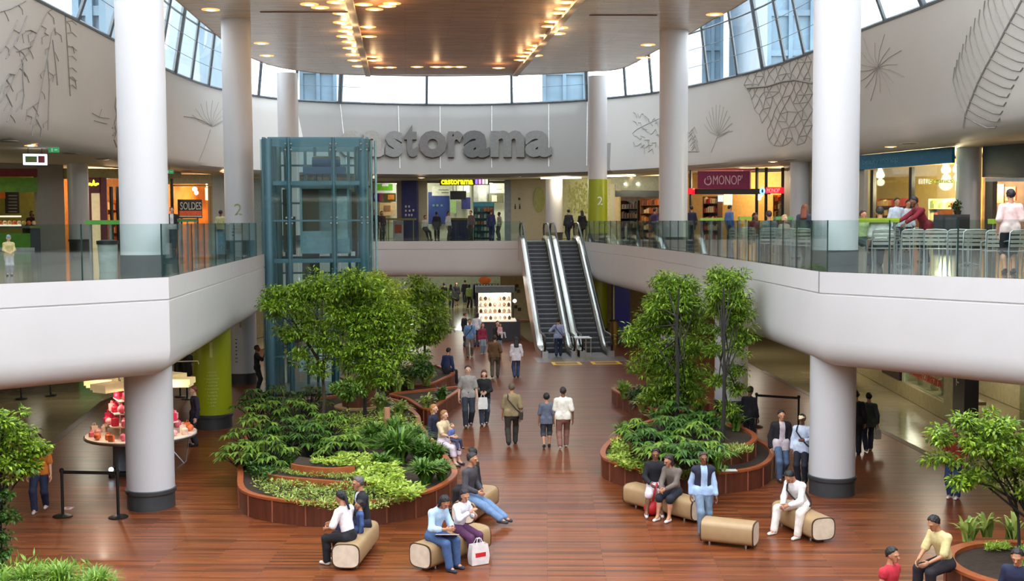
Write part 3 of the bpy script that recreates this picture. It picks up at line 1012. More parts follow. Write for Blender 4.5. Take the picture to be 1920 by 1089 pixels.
# ---- escalators
EB = Vector((2.93, 51.2, 0))
ET = Vector((1.98, 63.3, 0))
ed = (ET - EB).normalized()
ex = Vector((ed.y, -ed.x, 0))
EL = (ET - EB).length
SL0, SL1 = 1.7, EL - 1.6
def esc_z(s):
    return max(0.0, min(5.0, (s - SL0) / (SL1 - SL0) * 5.0))
M_step = mat('step_grey', srgb(128, 132, 138), 0.45, 0.4, var=0.05)
M_riser = mat('step_riser', srgb(76, 80, 86), 0.5, 0.3)
M_deck = mat('deck_metal', srgb(205, 202, 196), 0.22, 0.85, var=0.08, scale=10, stretch=(1, 1, 8))
M_balu = glass_mat('balustrade_glass', (0.62, 0.66, 0.66), 0.15)
def escalator(off, label):
    t = thing('escalator', label, 'escalator', EB + ex * off, math.atan2(ed.y, ed.x) - PI / 2)
    w = 0.80                                 # half width to the outer cladding
    iw = 0.5
    prof = lambda dz: [(s, esc_z(s) + dz) for s in (0.0, SL0 - 0.5, SL0 - 0.1, SL0 + 0.3, SL0 + 1.0, (SL0 + SL1) / 2, SL1 - 1.0, SL1 - 0.3, SL1 + 0.2, EL)]
    for sx in (-1, 1):                       # cladding of the truss
        m = MB()
        x = sx * w
        top = prof(0.28)
        bot = [(s, max(0.0, z - 1.05)) for s, z in prof(0.0)]
        m.loft([[(x, s, z) for s, z in top], [(x, s, z) for s, z in bot]])
        m.loft([[(x - sx * 0.03, s, z) for s, z in top], [(x - sx * 0.03, s, z) for s, z in bot]])
        m.build('side_cladding', mat('cladding_rose_grey', srgb(186, 160, 146), 0.35, 0.4), t, smooth=30)
        m = MB()                             # bright inclined deck between steps and cladding
        a = [(sx * (iw + 0.03), s, z) for s, z in prof(0.14)]
        c = [(sx * (iw + 0.12), s, z) for s, z in prof(0.30)]
        d = [(sx * w, s, z) for s, z in prof(0.30)]
        m.loft([a, c, d])
        m.build('deck', M_deck, t, smooth=30)
        m = MB()
        m.loft([[(sx * (iw + 0.02), s, z) for s, z in prof(-0.08)], [(sx * (iw + 0.02), s, z) for s, z in prof(0.15)]])
        m.build('skirt_panel', M_riser, t, smooth=30)
        xb = sx * (iw + 0.16)
        m = MB()                             # glass balustrade
        m.loft([[(xb, s, z) for s, z in prof(0.30)], [(xb, s, z) for s, z in prof(0.92)]])
        m.build('balustrade', M_balu, t, smooth=30)
        path = [Vector((xb, s, z)) for s, z in prof(0.97)]
        lo = [Vector((xb, -0.15, 0.9)), Vector((xb, -0.33, 0.72)), Vector((xb, -0.36, 0.5)), Vector((xb, -0.24, 0.32)), Vector((xb, 0.0, 0.26))]
        hi = [Vector((xb, EL + 0.2, 5.9)), Vector((xb, EL + 0.36, 5.7)), Vector((xb, EL + 0.34, 5.45)), Vector((xb, EL + 0.2, 5.3))]
        MB().tube(lo[::-1] + path + hi, 0.05, 8).build('handrail', M_black, t)
        m = MB()
        m.loft([[(xb, s, z) for s, z in ((-0.3, 0.1), (-0.3, 0.8))], [(xb, s, z) for s, z in ((0.02, 0.1), (0.02, 0.92))]])
        m.build('balustrade', M_balu, t, smooth=0)
        MB().box((sx * (iw + 0.15), -0.05, 0.14), (0.26, 0.5, 0.28)).build('newel_base', M_steel, t, smooth=0)
    n = int(5.0 / 0.2)
    run = (SL1 - SL0) / n
    sb = MB()
    sb.box((0, run * 0.45, -0.02), (2 * iw, run * 0.98, 0.04))
    rb_ = MB()
    for i in range(9):
        rb_.box((-iw + 0.06 + i * 0.11, 0, -0.11), (0.05, 0.02, 0.17))
    rb_.box((0, 0.02, -0.11), (2 * iw, 0.02, 0.18))
    first = None
    for k in range(n + 1):
        s, z = SL0 + (k - 0.5) * run, k * 0.2
        if first is None:
            first = sb.build('step', M_step, t, smooth=0, loc=(0, s, z))
            riser = rb_.build('riser', M_riser, first, smooth=0)
        else:
            c = first.copy()
            COL.objects.link(c)
            c.location = (0, s, z)
            q = riser.copy()
            COL.objects.link(q)
            q.parent = c
    MB().box((0, 0.55, 0.004), (2 * iw, 2.0, 0.012)).build('landing_plate', M_step, t, smooth=0)
    MB().box((0, EL - 0.5, 5.006), (2 * iw, 1.6, 0.012)).build('landing_plate', M_step, t, smooth=0)
    return t
escalator(-0.84, 'left grey escalator with the man in pale blue riding near its foot')
escalator(0.84, 'right grey escalator beside the green column')
m = MB()
m.obox(EB + ed * -1.05 + Vector((0, 0, 0.004)), ex * 2.0, ed * 1.0, Vector((0, 0, 0.004)))
struct(m.build('floor_landing', mat('landing_grey', srgb(120, 112, 108), 0.35), smooth=0))
for off, lab in ((-0.8, 'flat yellow framed floor sticker in front of the left escalator'), (0.9, 'flat yellow framed floor sticker in front of the right escalator')):
    c = EB + ex * off - ed * 2.35
    t = thing('floor_sticker', lab, 'floor sticker', (c.x, c.y, 0.002), AX)
    m = MB()
    for q, sz in (((0, 0.42, 0.004), (1.25, 0.16, 0.006)), ((0, -0.42, 0.004), (1.25, 0.16, 0.006)), ((-0.55, 0, 0.004), (0.15, 0.68, 0.006)), ((0.55, 0, 0.004), (0.15, 0.68, 0.006))):
        m.box(q, sz)
    m.build('border', mat('signal_yellow', srgb(236, 196, 50), 0.5), t, smooth=0)
    MB().box((0, 0, 0.003), (0.95, 0.68, 0.004)).build('centre', mat('sticker_ochre', srgb(140, 100, 46), 0.5), t, smooth=0)
# barrier rail in front of the gap between the escalators
c = EB + ex * 0.05 - ed * 1.2
t = thing('barrier_rail', 'looped steel barrier rail standing between the two escalator feet', 'barrier', (c.x, c.y, 0), AX)
MB().tube([(-0.36, 0.25, 0.98), (-0.36, -0.2, 0.98), (0.36, -0.2, 0.98), (0.36, 0.25, 0.98)], 0.035, 8, True).build('top_loop', M_steel, t)
for x in (-0.3, 0.12, 0.34):
    MB().cyl((x, -0.2, 0), (x, -0.2, 0.98), 0.026, n=8).build('post', M_steel, t)

# ---- towers outside the glazing
def tower(px0, px1, y, z1, label, depth=18):
    a, c = PD(px0, 150, y), PD(px1, 150, y)
    m = MB()
    m.box(((a.x + c.x) / 2, y + depth / 2, z1 / 2), (c.x - a.x, depth, z1))
    for k in range(1, int(z1 / 3.4)):
        m.box(((a.x + c.x) / 2, y - 0.15, k * 3.4), (c.x - a.x, 0.3, 0.5))
    n = max(2, int((c.x - a.x) / 2.6))
    for k in range(n + 1):
        m.box((a.x + (c.x - a.x) * k / n, y - 0.2, z1 / 2), (0.35, 0.4, z1))
    return tag(m.build('tower', mat('tower_glass', srgb(96, 122, 142), 0.3, var=0.3, scale=0.25), smooth=0), label, 'building')
tower(566, 629, 110, 60, 'blue grey tower seen through the far glazing above the lift')
tower(1020, 1096, 112, 60, 'blue grey tower seen through the far glazing left of the green column')
tower(312, 345, 92, 60, 'dark blue tower seen through the glazing beside the first left column')
tower(1318, 1352, 120, 80, 'pale blue tower seen through the right glazing beside the tall column')
tower(1440, 1520, 100, 70, 'wide office tower seen through the right glazing left of the corner column')
tower(150, 200, 60, 60, 'narrow tower seen through the left glazing above the tree drawing')
# ================================================================== shops of the upper floor
def on_line(px, py, a, c):                # where the line of sight meets the upright plane through a and c
    d = ray(px, py)
    ex_, ey_ = c[0] - a[0], c[1] - a[1]
    den = d[0] * ey_ - d[1] * ex_
    t = (a[0] * ey_ - a[1] * ex_) / den
    return Vector((d[0] * t, d[1] * t, EYE + d[2] * t))
class Front:                              # an upright shop front: panels by their outline in the survey
    def __init__(self, a, c):
        self.a, self.c = a, c
        self.d = (Vector((c[0], c[1], 0)) - Vector((a[0], a[1], 0))).normalized()
        n = Vector((self.d.y, -self.d.x, 0))
        self.n = n if n.dot(Vector((-a[0], -a[1], 0))) > 0 else -n
    def rect(self, x0, x1, y0, y1, off=0.0):
        a = (self.a[0] + self.n.x * off, self.a[1] + self.n.y * off)
        c = (self.c[0] + self.n.x * off, self.c[1] + self.n.y * off)
        p, q = on_line(x0, (y0 + y1) / 2, a, c), on_line(x1, (y0 + y1) / 2, a, c)
        m = (x0 + x1) / 2
        zt, zb = on_line(m, y0, a, c).z, on_line(m, y1, a, c).z
        mid = (p + q) / 2
        return Vector((mid.x, mid.y, (zt + zb) / 2)), (q - p) / 2, Vector((0, 0, (zt - zb) / 2)), zb, zt
    def panel(self, mb, x0, x1, y0, y1, off=0.0, th=0.05, zb=None, zt=None):
        c, hx, hz, b_, t_ = self.rect(x0, x1, y0, y1, off)
        b_ = b_ if zb is None else zb
        t_ = t_ if zt is None else zt
        return mb.obox((c.x - self.n.x * th / 2, c.y - self.n.y * th / 2, (b_ + t_) / 2), hx, self.n * (th / 2), (0, 0, (t_ - b_) / 2))
def wall_of(fr, x0, x1, y0, y1, m, name, off=0.0, th=0.12, zb=None, zt=None):
    b = MB()
    fr.panel(b, x0, x1, y0, y1, off, th, zb, zt)
    return struct(b.build(name, m, smooth=0))
def sign(fr, x0, x1, y0, y1, label, m, off=0.05, th=0.05, name='poster', cat='poster', zb=None):
    b = MB()
    fr.panel(b, x0, x1, y0, y1, off, th, zb)
    return tag(b.build(name, m, smooth=0), label, cat)
def lettering(fr, parent, s, x0, x1, y0, y1, m, off, ext=0.012, name='lettering', bold=0.0):
    c, hx, hz, b_, t_ = fr.rect(x0, x1, y0, y1, off)
    b = MB()
    xd = hx if (hx.cross(Vector((0, 0, 1)))).dot(fr.n) > 0 else -hx
    text_fit(b, s, c, xd, Vector((0, 0, 1)), hx.length * 2, hz.length * 2, ext, bold)
    o = b.build(name, m, None, smooth=0)
    if parent is not None:
        o.parent = parent
    return o
M_grey = mat('shop_wall_grey', srgb(168, 164, 156), 0.6, var=0.03)
M_cream = mat('shop_wall_cream', srgb(206, 198, 170), 0.6, var=0.03)
M_glow = mat('lit_back_wall', srgb(214, 220, 196), 0.6, var=0.04)
M_warm = mat('warm_back_wall', srgb(214, 170, 96), 0.6, var=0.1)
def lamp(x, y, z, e, col=(1, 0.93, 0.8), r=0.25, kind='POINT'):
    l = bpy.data.lights.new('shop_and_fill_light', kind)
    l.energy = e
    l.color = col
    l.shadow_soft_size = r
    o = bpy.data.objects.new('shop_and_fill_light', l)
    COL.objects.link(o)
    o.location = (x, y, z)
    return o
M_tube = mat('lit_tube', (1, 1, 1), 0.5, emit=(1.0, 0.94, 0.80), es=6.0)
def strip(a, c, z, label, group=None, w=0.16, em=None):
    t = MB().wallbox(a, c, z - 0.05, z, w).build('strip_light', em or M_tube, smooth=0)
    return tag(t, label, 'ceiling light', group)
# ---------------- far store
FA = Front((-10.0, 71.3), (4.6, 70.0))
FB = Front((-10.0, 75.0), (4.6, 73.7))
wall_of(FB, 640, 962, 320, 450, M_glow, 'wall_far_store', 0, 0.2, 5.0, 8.6)
wall_of(FA, 640, 962, 325, 343, M_grey, 'wall_far_fascia', 0.0, 0.15, None, 8.6)
wall_of(FA, 744, 753, 335, 448, M_grey, 'wall_far_pier', 0.02, 0.3, 5.0)
wall_of(FA, 782, 801, 335, 448, M_cream, 'wall_far_pier', 0.02, 0.3, 5.0)
wall_of(FA, 946, 959, 333, 448, mat('pier_blue_grey', srgb(160, 170, 182), 0.5), 'wall_far_pier', 0.04, 0.5, 5.0)
def multi(fr, rects, name, label, cat, off=0.05):
    """a thing of several flat panels: (part name, x0, x1, y0, y1, material, extra offset)"""
    t = thing(name, label, cat)
    for nm, x0, x1, y0, y1, m, o in rects:
        b = MB()
        fr.panel(b, x0, x1, y0, y1, off + o, 0.04)
        b.build(nm, m, t, smooth=0)
    return t
C = lambda r, g, b: mat('paint_%d_%d_%d' % (r, g, b), srgb(r, g, b), 0.5)
t = thing('blue_pillar', 'tall navy blue pillar with white pictograms in front of the far store', 'pillar')
b = MB()
FA.panel(b, 753, 782, 331, 449, 0.5, 0.9, 5.0)
b.build('body', C(44, 50, 116), t, smooth=0)
b = MB()
for k, (x, y) in enumerate(((761, 387), (767, 387), (761, 395), (768, 395), (775, 394), (761, 403), (767, 403), (772, 403))):
    FA.panel(b, x - 1.5, x + 1.5, y - 2, y + 2, 0.52, 0.03)
b.build('pictogram', C(214, 214, 226), t, smooth=0)
multi(FB, [('sheet', 703, 742, 343, 362, C(226, 232, 222), 0), ('green_field', 706, 736, 345, 357, C(110, 190, 50), 0.03), ('white_mark', 716, 728, 344, 349, C(240, 244, 236), 0.06)], 'poster', 'green and white poster hanging in the left bay of the far store', 'poster', 0.6)
multi(FB, [('sheet', 697, 716, 362, 378, C(40, 44, 110), 0), ('white_spot', 702, 705, 366, 372, C(230, 230, 240), 0.03), ('red_edge', 711, 716, 363, 377, C(140, 40, 60), 0.03)], 'poster', 'blue and red poster under the green one in the far store', 'poster', 0.6)
multi(FB, [('sheet', 720, 742, 362, 378, C(70, 64, 30), 0), ('fruit', 727, 739, 365, 374, C(190, 120, 40), 0.03)], 'poster', 'dark food poster beside the blue pillar in the far store', 'poster', 0.6)
multi(FB, [('sheet', 712, 742, 380, 404, C(206, 180, 130), 0), ('brown_field', 720, 732, 385, 396, C(150, 110, 70), 0.03)], 'poster', 'tan poster behind the high table of the far store', 'poster', 0.6)
multi(FB, [('sheet', 687, 698, 385, 399, C(140, 36, 40), 0)], 'poster', 'small red panel at the left end of the far store', 'poster', 0.6)
multi(FB, [('leaf_spot', 687, 694, 345, 353, C(120, 150, 50), 0), ('sheet', 687, 699, 354, 384, C(226, 214, 190), 0.0)], 'poster', 'cream poster with a green spot beside the lift', 'poster', 0.55)
multi(FB, [('sheet', 803, 843, 360, 420, C(36, 62, 128), 0), ('mark', 811, 815, 383, 387, C(90, 140, 120), 0.03), ('mark', 818, 822, 383, 387, C(90, 140, 120), 0.03), ('mark', 826, 830, 383, 387, C(90, 140, 120), 0.03)], 'hanging_banner', 'tall blue display panel in the doorway bay of the far store', 'panel', 0.3)
multi(FB, [('sheet', 810, 844, 349, 367, C(228, 234, 214), 0), ('print', 822, 841, 355, 357, C(150, 160, 130), 0.02), ('print', 828, 841, 360, 362, C(130, 140, 110), 0.02)], 'hanging_sign', 'white printed sign hanging before the blue panel of the far store', 'sign', 1.0)
multi(FB, [('sheet', 828, 880, 343, 360, C(226, 234, 216), 0)], 'hanging_sign', 'wide white sign hanging under the yellow store name', 'sign', 0.8)
t = thing('hanging_screen', 'black double screen hanging on rods in the far store', 'screen')
for nm, r4, o, m in (('screen_body', (844, 874, 358, 374), 1.4, M_black), ('rod', (849, 849.8, 343, 358), 1.4, M_dark), ('rod', (855, 855.8, 343, 358), 1.4, M_dark), ('rod', (868, 868.8, 343, 358), 1.4, M_dark)):
    b = MB()
    FB.panel(b, *r4, o, 0.06)
    b.build(nm, m, t, smooth=0)
multi(FB, [('sheet', 865, 882, 370, 392, C(34, 38, 92), 0)], 'poster', 'navy poster below the black hanging screen', 'poster', 0.5)
multi(FB, [('sheet', 845, 855, 375, 400, C(150, 190, 120), 0)], 'poster', 'pale green poster left of the navy poster', 'poster', 0.5)
multi(FB, [('sheet', 888, 917, 343, 380, C(110, 112, 106), 0), ('figure', 897, 912, 358, 378, C(140, 142, 132), 0.03)], 'poster', 'large grey poster right of the store doorway', 'poster', 0.6)
multi(FB, [('sheet', 918, 946, 344, 362, C(220, 224, 208), 0), ('print', 930, 941, 354, 355, C(140, 150, 130), 0.02)], 'poster', 'white poster at the right end of the far store', 'poster', 0.6)
multi(FB, [('sheet', 914, 944, 363, 380, C(96, 98, 70), 0), ('figure', 922, 932, 366, 378, C(190, 190, 170), 0.03)], 'poster', 'olive photo poster above the small shelf of the far store', 'poster', 0.6)
M_yel = mat('lit_yellow', srgb(240, 230, 20), 0.5, emit=(1.0, 0.9, 0.02), es=1.5)
t = thing('shop_sign', 'lit yellow store name on black with four small coloured squares', 'sign')
b = MB()
FA.panel(b, 824.5, 889, 333.5, 347.5, 1.5, 0.15)
FA.panel(b, 889, 917, 334, 346.5, 1.5, 0.15)
b.build('backing', C(60, 56, 20), t, smooth=0)
lettering(FA, t, 'castorama', 827, 887, 335, 346, M_yel, 1.53, 0.02, 'lettering', 0.03)
for x, c in ((891, (150, 110, 240)), (897.5, (210, 150, 230)), (904, (250, 190, 200)), (910, (220, 240, 200))):
    b = MB()
    FA.panel(b, x, x + 4.5, 335.5, 345, 1.54, 0.05)
    b.build('icon', mat('lit_%d' % c[0], srgb(*c), 0.5, emit=srgb(*c), es=1.6), t, smooth=0)
# shelf unit with goods
def shelf_unit(fr, x0, x1, y0, y1, rows, label, m, goods, glabel, grp, off=0.8, depth=0.4, cols=7, zb=5.0, name='shelf_unit', header=None, per=None):
    t = thing(name, label, 'shelf')
    c, hx, hz, b_, t_ = fr.rect(x0, x1, y0, y1, off)
    if zb is not None:
        b_ = zb
    n = fr.n
    ctr = Vector((c.x, c.y, 0))
    H_ = t_ - b_
    b = MB()
    b.obox(ctr - n * depth + Vector((0, 0, b_ + H_ / 2)), hx, n * 0.02, (0, 0, H_ / 2))
    b.build('back_panel', m, t, smooth=0)
    for s in (-1, 1):
        b = MB()
        b.obox(ctr + hx * s - n * depth / 2 + Vector((0, 0, b_ + H_ / 2)), hx.normalized() * 0.02, n * depth / 2, (0, 0, H_ / 2))
        b.build('side_panel', m, t, smooth=0)
    if header:
        b = MB()
        b.obox(ctr + n * 0.03 + Vector((0, 0, t_ - 0.12)), hx, n * 0.02, (0, 0, 0.13))
        b.build('header', header, t, smooth=0)
        H_ -= 0.28
    protos = []
    for k in range(rows):
        z = b_ + 0.08 + H_ * k / rows
        b = MB()
        b.obox(ctr - n * depth / 2 + Vector((0, 0, z)), hx, n * depth / 2, (0, 0, 0.015))
        b.build('shelf', m, t, smooth=0)
        gh = H_ / rows * 0.66
        for i in range(cols):
            f = (i + 0.5) / cols * 2 - 1
            q = ctr + hx * f * 0.96 - n * depth * 0.4 + Vector((0, 0, z + 0.016))
            ww = hx.length / cols * rnd.uniform(0.55, 0.85)
            hgt = gh * rnd.uniform(0.6, 1.0)
            g = MB()
            xx = hx.normalized() * ww
            g.obox((0, 0, hgt / 2), xx, n * depth * 0.3, (0, 0, hgt / 2))
            g.obox((0, 0, hgt * 1.0), xx * 0.55, n * depth * 0.16, (0, 0, hgt * 0.12))
            o = g.build('packet', goods[rnd.randrange(len(goods))], smooth=0, loc=q)
            tag(o, glabel, 'packet', grp)
    return t
shelf_unit(FB, 888, 925, 379, 446, 5, 'white and teal shelf unit with a sky blue header in the far store', C(70, 110, 116), [C(210, 216, 206), C(200, 120, 60), C(120, 170, 160), C(90, 100, 110)],
           'small packet standing on the teal shelf unit of the far store', 'packets on the teal shelf unit', 2.4, 0.4, 6, header=C(90, 180, 214))
t = thing('service_counter', 'navy service counter with an olive top in the far store', 'counter')
b = MB()
FB.panel(b, 841, 885, 412, 446, 3.4, 0.6, 5.0)
b.build('body', C(30, 36, 84), t, smooth=0)
b = MB()
FB.panel(b, 838, 888, 408.5, 412.5, 3.5, 0.8)
b.build('worktop', C(110, 106, 60), t, smooth=0)
t = thing('high_table', 'long narrow high table with green top in front of the far store', 'table')
b = MB()
FA.panel(b, 700, 778, 409, 412.5, 2.4, 0.45)
b.build('tabletop', C(112, 116, 60), t, smooth=0)
for x in (703, 728, 775):
    b = MB()
    FA.panel(b, x - 0.8, x + 0.8, 412, 448, 2.3, 0.08, 5.0)
    b.build('leg', C(120, 130, 90), t, smooth=0)
t = thing('menu_stand', 'white framed menu stand with an orange sheet beside the blue pillar', 'stand')
b = MB()
FA.panel(b, 737, 756, 413, 447, 1.6, 0.06, 5.0)
b.build('frame', C(200, 200, 210), t, smooth=0)
b = MB()
FA.panel(b, 740, 753, 421, 437, 1.63, 0.03)
b.build('sheet', C(190, 90, 60), t, smooth=0)
for x in (-6.5, -2.0, 2.0):
    strip((x - 0.8, 72.8), (x + 0.8, 72.7), 8.5, 'white tube light on the ceiling of the far store', 'tube lights of the far store')
    lamp(x, 72.6, 8.2, 150, (1, 0.98, 0.86))
# ---------------- wall with washroom signs, leaf mural
wall_of(FA, 958, 1028, 333, 450, M_cream, 'wall_washroom', 0.1, 0.2, 5.0, 8.6)
FC = Front((3.1, 70.2), (6.3, 67.5))
wall_of(FC, 1050, 1160, 333, 450, mat('mural_wall', srgb(208, 206, 160), 0.6), 'wall_mural', 0, 0.2, 5.0, 8.6)
t = thing('washroom_sign', 'black man and woman pictograms on the cream washroom wall', 'sign')
for x in (966, 974.5):
    b = MB()
    FA.panel(b, x - 1.2, x + 1.2, 385, 392, 0.13, 0.03)
    FA.panel(b, x - 0.8, x + 0.8, 382, 384.5, 0.13, 0.03)
    b.build('pictogram', M_black, t, smooth=0)
tag(MB().add(*(lambda m: (m.v, m.f))(FA.panel(MB(), 971.5, 975.5, 370.5, 375, 0.13, 0.03))).build('round_sign', C(70, 66, 50), smooth=0), 'small dark square sign above the washroom pictograms', 'sign')
b = MB()
c, hx, hz, _, _ = FA.rect(999, 1022, 350, 398, 0.14)
b.ball(c, 0.36, 0.03, 0.78, n=20, m=12)
tag(b.build('leaf_decal', C(176, 180, 110), smooth=60), 'pale olive oval leaf decal on the cream washroom wall', 'wall decal')
b = MB()
for k in range(70):
    x, y = rnd.uniform(1066, 1102), rnd.uniform(342, 400)
    q = on_line(x, y, (FC.a[0] + FC.n.x * 0.03, FC.a[1] + FC.n.y * 0.03), (FC.c[0] + FC.n.x * 0.03, FC.c[1] + FC.n.y * 0.03))
    b.ball(q, 0.05 + rnd.random() * 0.06, 0.012, 0.05 + rnd.random() * 0.06, n=7, m=5)
for k in range(5):
    pth = [(1070 + k * 7 + 3 * math.sin(j), 400 - j * 12) for j in range(5)]
    b.tube([on_line(x, y, (FC.a[0] + FC.n.x * 0.02, FC.a[1] + FC.n.y * 0.02), (FC.c[0] + FC.n.x * 0.02, FC.c[1] + FC.n.y * 0.02)) for x, y in pth], 0.02, 4)
tag(b.build('leaf_mural', C(160, 160, 90), smooth=60), 'olive leafy mural on the pale wall left of the green column', 'wall decal')
q = P(1070, 331, 8.55)
strip((1.7, 66.2), (4.0, 66.0), 8.56, 'long lit strip on the soffit left of the green column', None, 0.3)
strip((5.1, 64.0), (6.7, 62.8), 8.56, 'short lit strip on the soffit right of the green column', None, 0.3)
lamp(3.0, 66.6, 8.2, 120, (1, 0.95, 0.7))
# ---------------- dark shop right of the green column
FD = Front((5.7, 67.2), (9.6, 60.2))
FDB = Front((8.6, 68.9), (12.4, 61.9))
wall_of(FD, 1146, 1234, 330, 357, mat('lit_fascia_green_grey', srgb(186, 186, 160), 0.6), 'wall_right_fascia', 0.0, 0.15, None, 8.6)
wall_of(FD, 1144, 1153, 345, 450, M_cream, 'wall_right_pier', 0.02, 0.2, 5.0)
sign(FD, 1153, 1236, 357.5, 369, 'long black fascia board over the brown lit shop', M_black, 0.3, 0.2, 'fascia_board', 'sign')
b = MB()
FDB.panel(b, 1140, 1300, 350, 450, 0, 0.2, 5.0, 8.5)
struct(b.build('wall_right_back', mat('brown_back', srgb(120, 82, 50), 0.6, var=0.3, scale=3), smooth=0))
shelf_unit(FDB, 1200, 1236, 372, 440, 5, 'warm lit wooden shelf with bottles in the brown shop', C(140, 96, 54), [C(220, 150, 70), C(170, 90, 40), C(240, 210, 160), C(90, 60, 40)],
           'amber bottle or packet on the wooden shelf of the brown shop', 'goods in the brown shop', 1.2, 0.4, 7)
shelf_unit(FDB, 1163, 1195, 376, 440, 4, 'dark shelf at the left of the brown shop', C(60, 44, 34), [C(120, 84, 60), C(80, 60, 50), C(160, 130, 100)],
           'small dark packet on the left shelf of the brown shop', 'goods on the dark shelf', 1.2, 0.4, 6)
lamp(8.2, 65.2, 8.0, 130, (1, 0.72, 0.40))
for x in (1172, 1195):
    c, hx, hz, _, _ = FD.rect(x - 2, x + 2, 343, 347, 0.08)
    t = tag(MB().ball(c, 0.07, 0.05, 0.07, n=10, m=6).build('spot_lamp', mat('white_lamp', (1, 1, 1), 0.5, emit=(1, 0.95, 0.8), es=10)), 'small round white lamp above the black fascia board', 'lamp', 'lamps above the black fascia board')
# ---------------- shop with the magenta banner
FE = Front((8.9, 58.2), (12.9, 53.6))
FEB = Front((11.6, 60.4), (15.6, 55.8))
b = MB()
FEB.panel(b, 1270, 1500, 315, 450, 0, 0.2, 5.0, 8.55)
struct(b.build('wall_right_back', M_warm, smooth=0))
wall_of(FE, 1285, 1475, 312, 320, M_cream, 'wall_right_fascia', 0.0, 0.12, None, 8.6)
t = thing('banner', 'magenta banner with white capital letters over the right shop', 'sign')
b = MB()
FE.panel(b, 1308, 1406, 320.5, 354, 0.25, 0.08)
b.build('panel', C(140, 30, 84), t, smooth=0)
lettering(FE, t, "MONOP'", 1337, 1392, 328, 346, C(232, 190, 210), 0.27, 0.01)
b = MB()
c, hx, hz, _, _ = FE.rect(1321, 1334, 331, 348, 0.27)
ring = [c + hx * (0.95 * math.cos(R(a))) + hz * (0.8 * math.sin(R(a))) for a in range(-230, 60, 15)]
b.tube(ring, 0.035, 5)
b.tube([c + hx * 0.1 + hz * 0.3, c - hx * 0.2 + hz * 0.9, c + hx * 0.5 + hz * 1.1, c + hx * 0.9 + hz * 0.5], 0.03, 5)
b.build('apple_mark', C(232, 190, 210), t)
sign(FE, 1294, 1440, 354, 364, 'black lintel board under the magenta banner', mat('black_lintel', srgb(16, 26, 34), 0.3), 0.15, 0.2, 'lintel_board', 'sign')
t = thing('doorway_frame', 'dark upright posts of the shop front beside the magenta banner', 'shop front')
for x in (1294, 1417.5, 1435, 1466):
    b = MB()
    FE.panel(b, x - 1.6, x + 1.6, 314, 448, 0.1, 0.1, 5.0)
    b.build('post', M_black, t, smooth=0)
for x0, x1 in ((1419, 1434), (1437, 1465)):
    b = MB()
    FE.panel(b, x0, x1, 318, 448, 0.06, 0.015, 5.0)
    b.build('pane', M_shop, t, smooth=0)
M_red = mat('lit_red', srgb(220, 30, 46), 0.5, emit=srgb(230, 20, 40), es=1.3)
t = thing('neon_sign', 'lit red box sign with white letters beside the dark shop posts', 'sign')
b = MB()
FE.panel(b, 1436, 1466, 351, 362.5, 0.35, 0.15)
b.build('box', M_red, t, smooth=0)
lettering(FE, t, "MONOP'", 1438, 1462, 352.5, 361, mat('lit_pink', srgb(250, 120, 120), 0.5, emit=srgb(250, 110, 110), es=1.6), 0.37)
b = MB()
c, hx, hz, _, _ = FE.rect(1425, 1434, 352, 364, 0.36)
b.tube([c + hx * (0.8 * math.cos(R(a))) + hz * (0.9 * math.sin(R(a))) for a in range(0, 360, 20)], 0.05, 5, True)
b.build('ring_mark', mat('lit_blue', srgb(150, 200, 250), 0.5, emit=srgb(140, 190, 250), es=1.5), t)
sign(FE, 1287, 1299, 353, 364, 'second lit red box sign just right of the tall column', M_red, 0.35, 0.15, 'neon_sign', 'sign')
shelf_unit(FEB, 1318, 1345, 368, 440, 5, 'dark shelf with red tops in the shop under the magenta banner', C(60, 40, 34), [C(180, 40, 36), C(190, 160, 120), C(120, 40, 40), C(220, 200, 150)],
           'red or cream packet on the dark shelf under the magenta banner', 'packets under the banner', 1.4, 0.4, 7)
shelf_unit(FEB, 1450, 1474, 365, 440, 6, 'orange lit shelf behind the dark shop posts', C(150, 70, 30), [C(230, 120, 40), C(190, 60, 30), C(240, 180, 100), C(70, 50, 40)],
           'orange packet on the lit shelf behind the shop posts', 'packets behind the shop posts', 2.4, 0.4, 7)
sign(FEB, 1346, 1355, 366, 378, 'pale blue lit screen hanging in the right shop', mat('lit_screen', srgb(170, 210, 240), 0.4, emit=srgb(170, 215, 245), es=1.4), 1.6, 0.06, 'screen', 'screen')
sign(FEB, 1357, 1372, 364, 384, 'cream poster hanging in the right shop', mat('lit_cream', srgb(250, 236, 210), 0.5, emit=srgb(250, 236, 210), es=0.6), 1.6, 0.04)
lamp(11.6, 57.6, 8.0, 330, (1, 0.80, 0.52))
lamp(13.3, 55.6, 8.0, 150, (1, 0.70, 0.40))
# ---------------- grey wall, blue banner shop, dark shop
FG = Front((12.9, 53.6), (13.6, 46.5))
wall_of(FG, 1468, 1620, 300, 450, M_grey, 'wall_right_grey', 0.0, 0.15, 5.0, 8.6)
FH = Front((13.4, 46.6), (16.4, 37.2))
FHB = Front((17.0, 48.2), (20.0, 38.8))
b = MB()
FHB.panel(b, 1560, 1840, 280, 470, 0, 0.2, 5.0, 8.55)
struct(b.build('wall_right_back', mat('yellow_back', srgb(216, 184, 104), 0.6, var=0.12), smooth=0))
t = thing('banner', 'long petrol blue banner with faint lettering over the right cafe window', 'sign')
b = MB()
p0, p1 = on_line(1608, 305, FH.a, FH.c) + FH.n * 0.25, on_line(1799, 290, FH.a, FH.c) + FH.n * 0.25
b.wallbox((p0.x, p0.y), (p1.x, p1.y), 8.02, 8.58, 0.12)
b.build('panel', C(34, 108, 142), t, smooth=0)
b = MB()
pc = on_line(1664, 300, FH.a, FH.c) + FH.n * 0.33
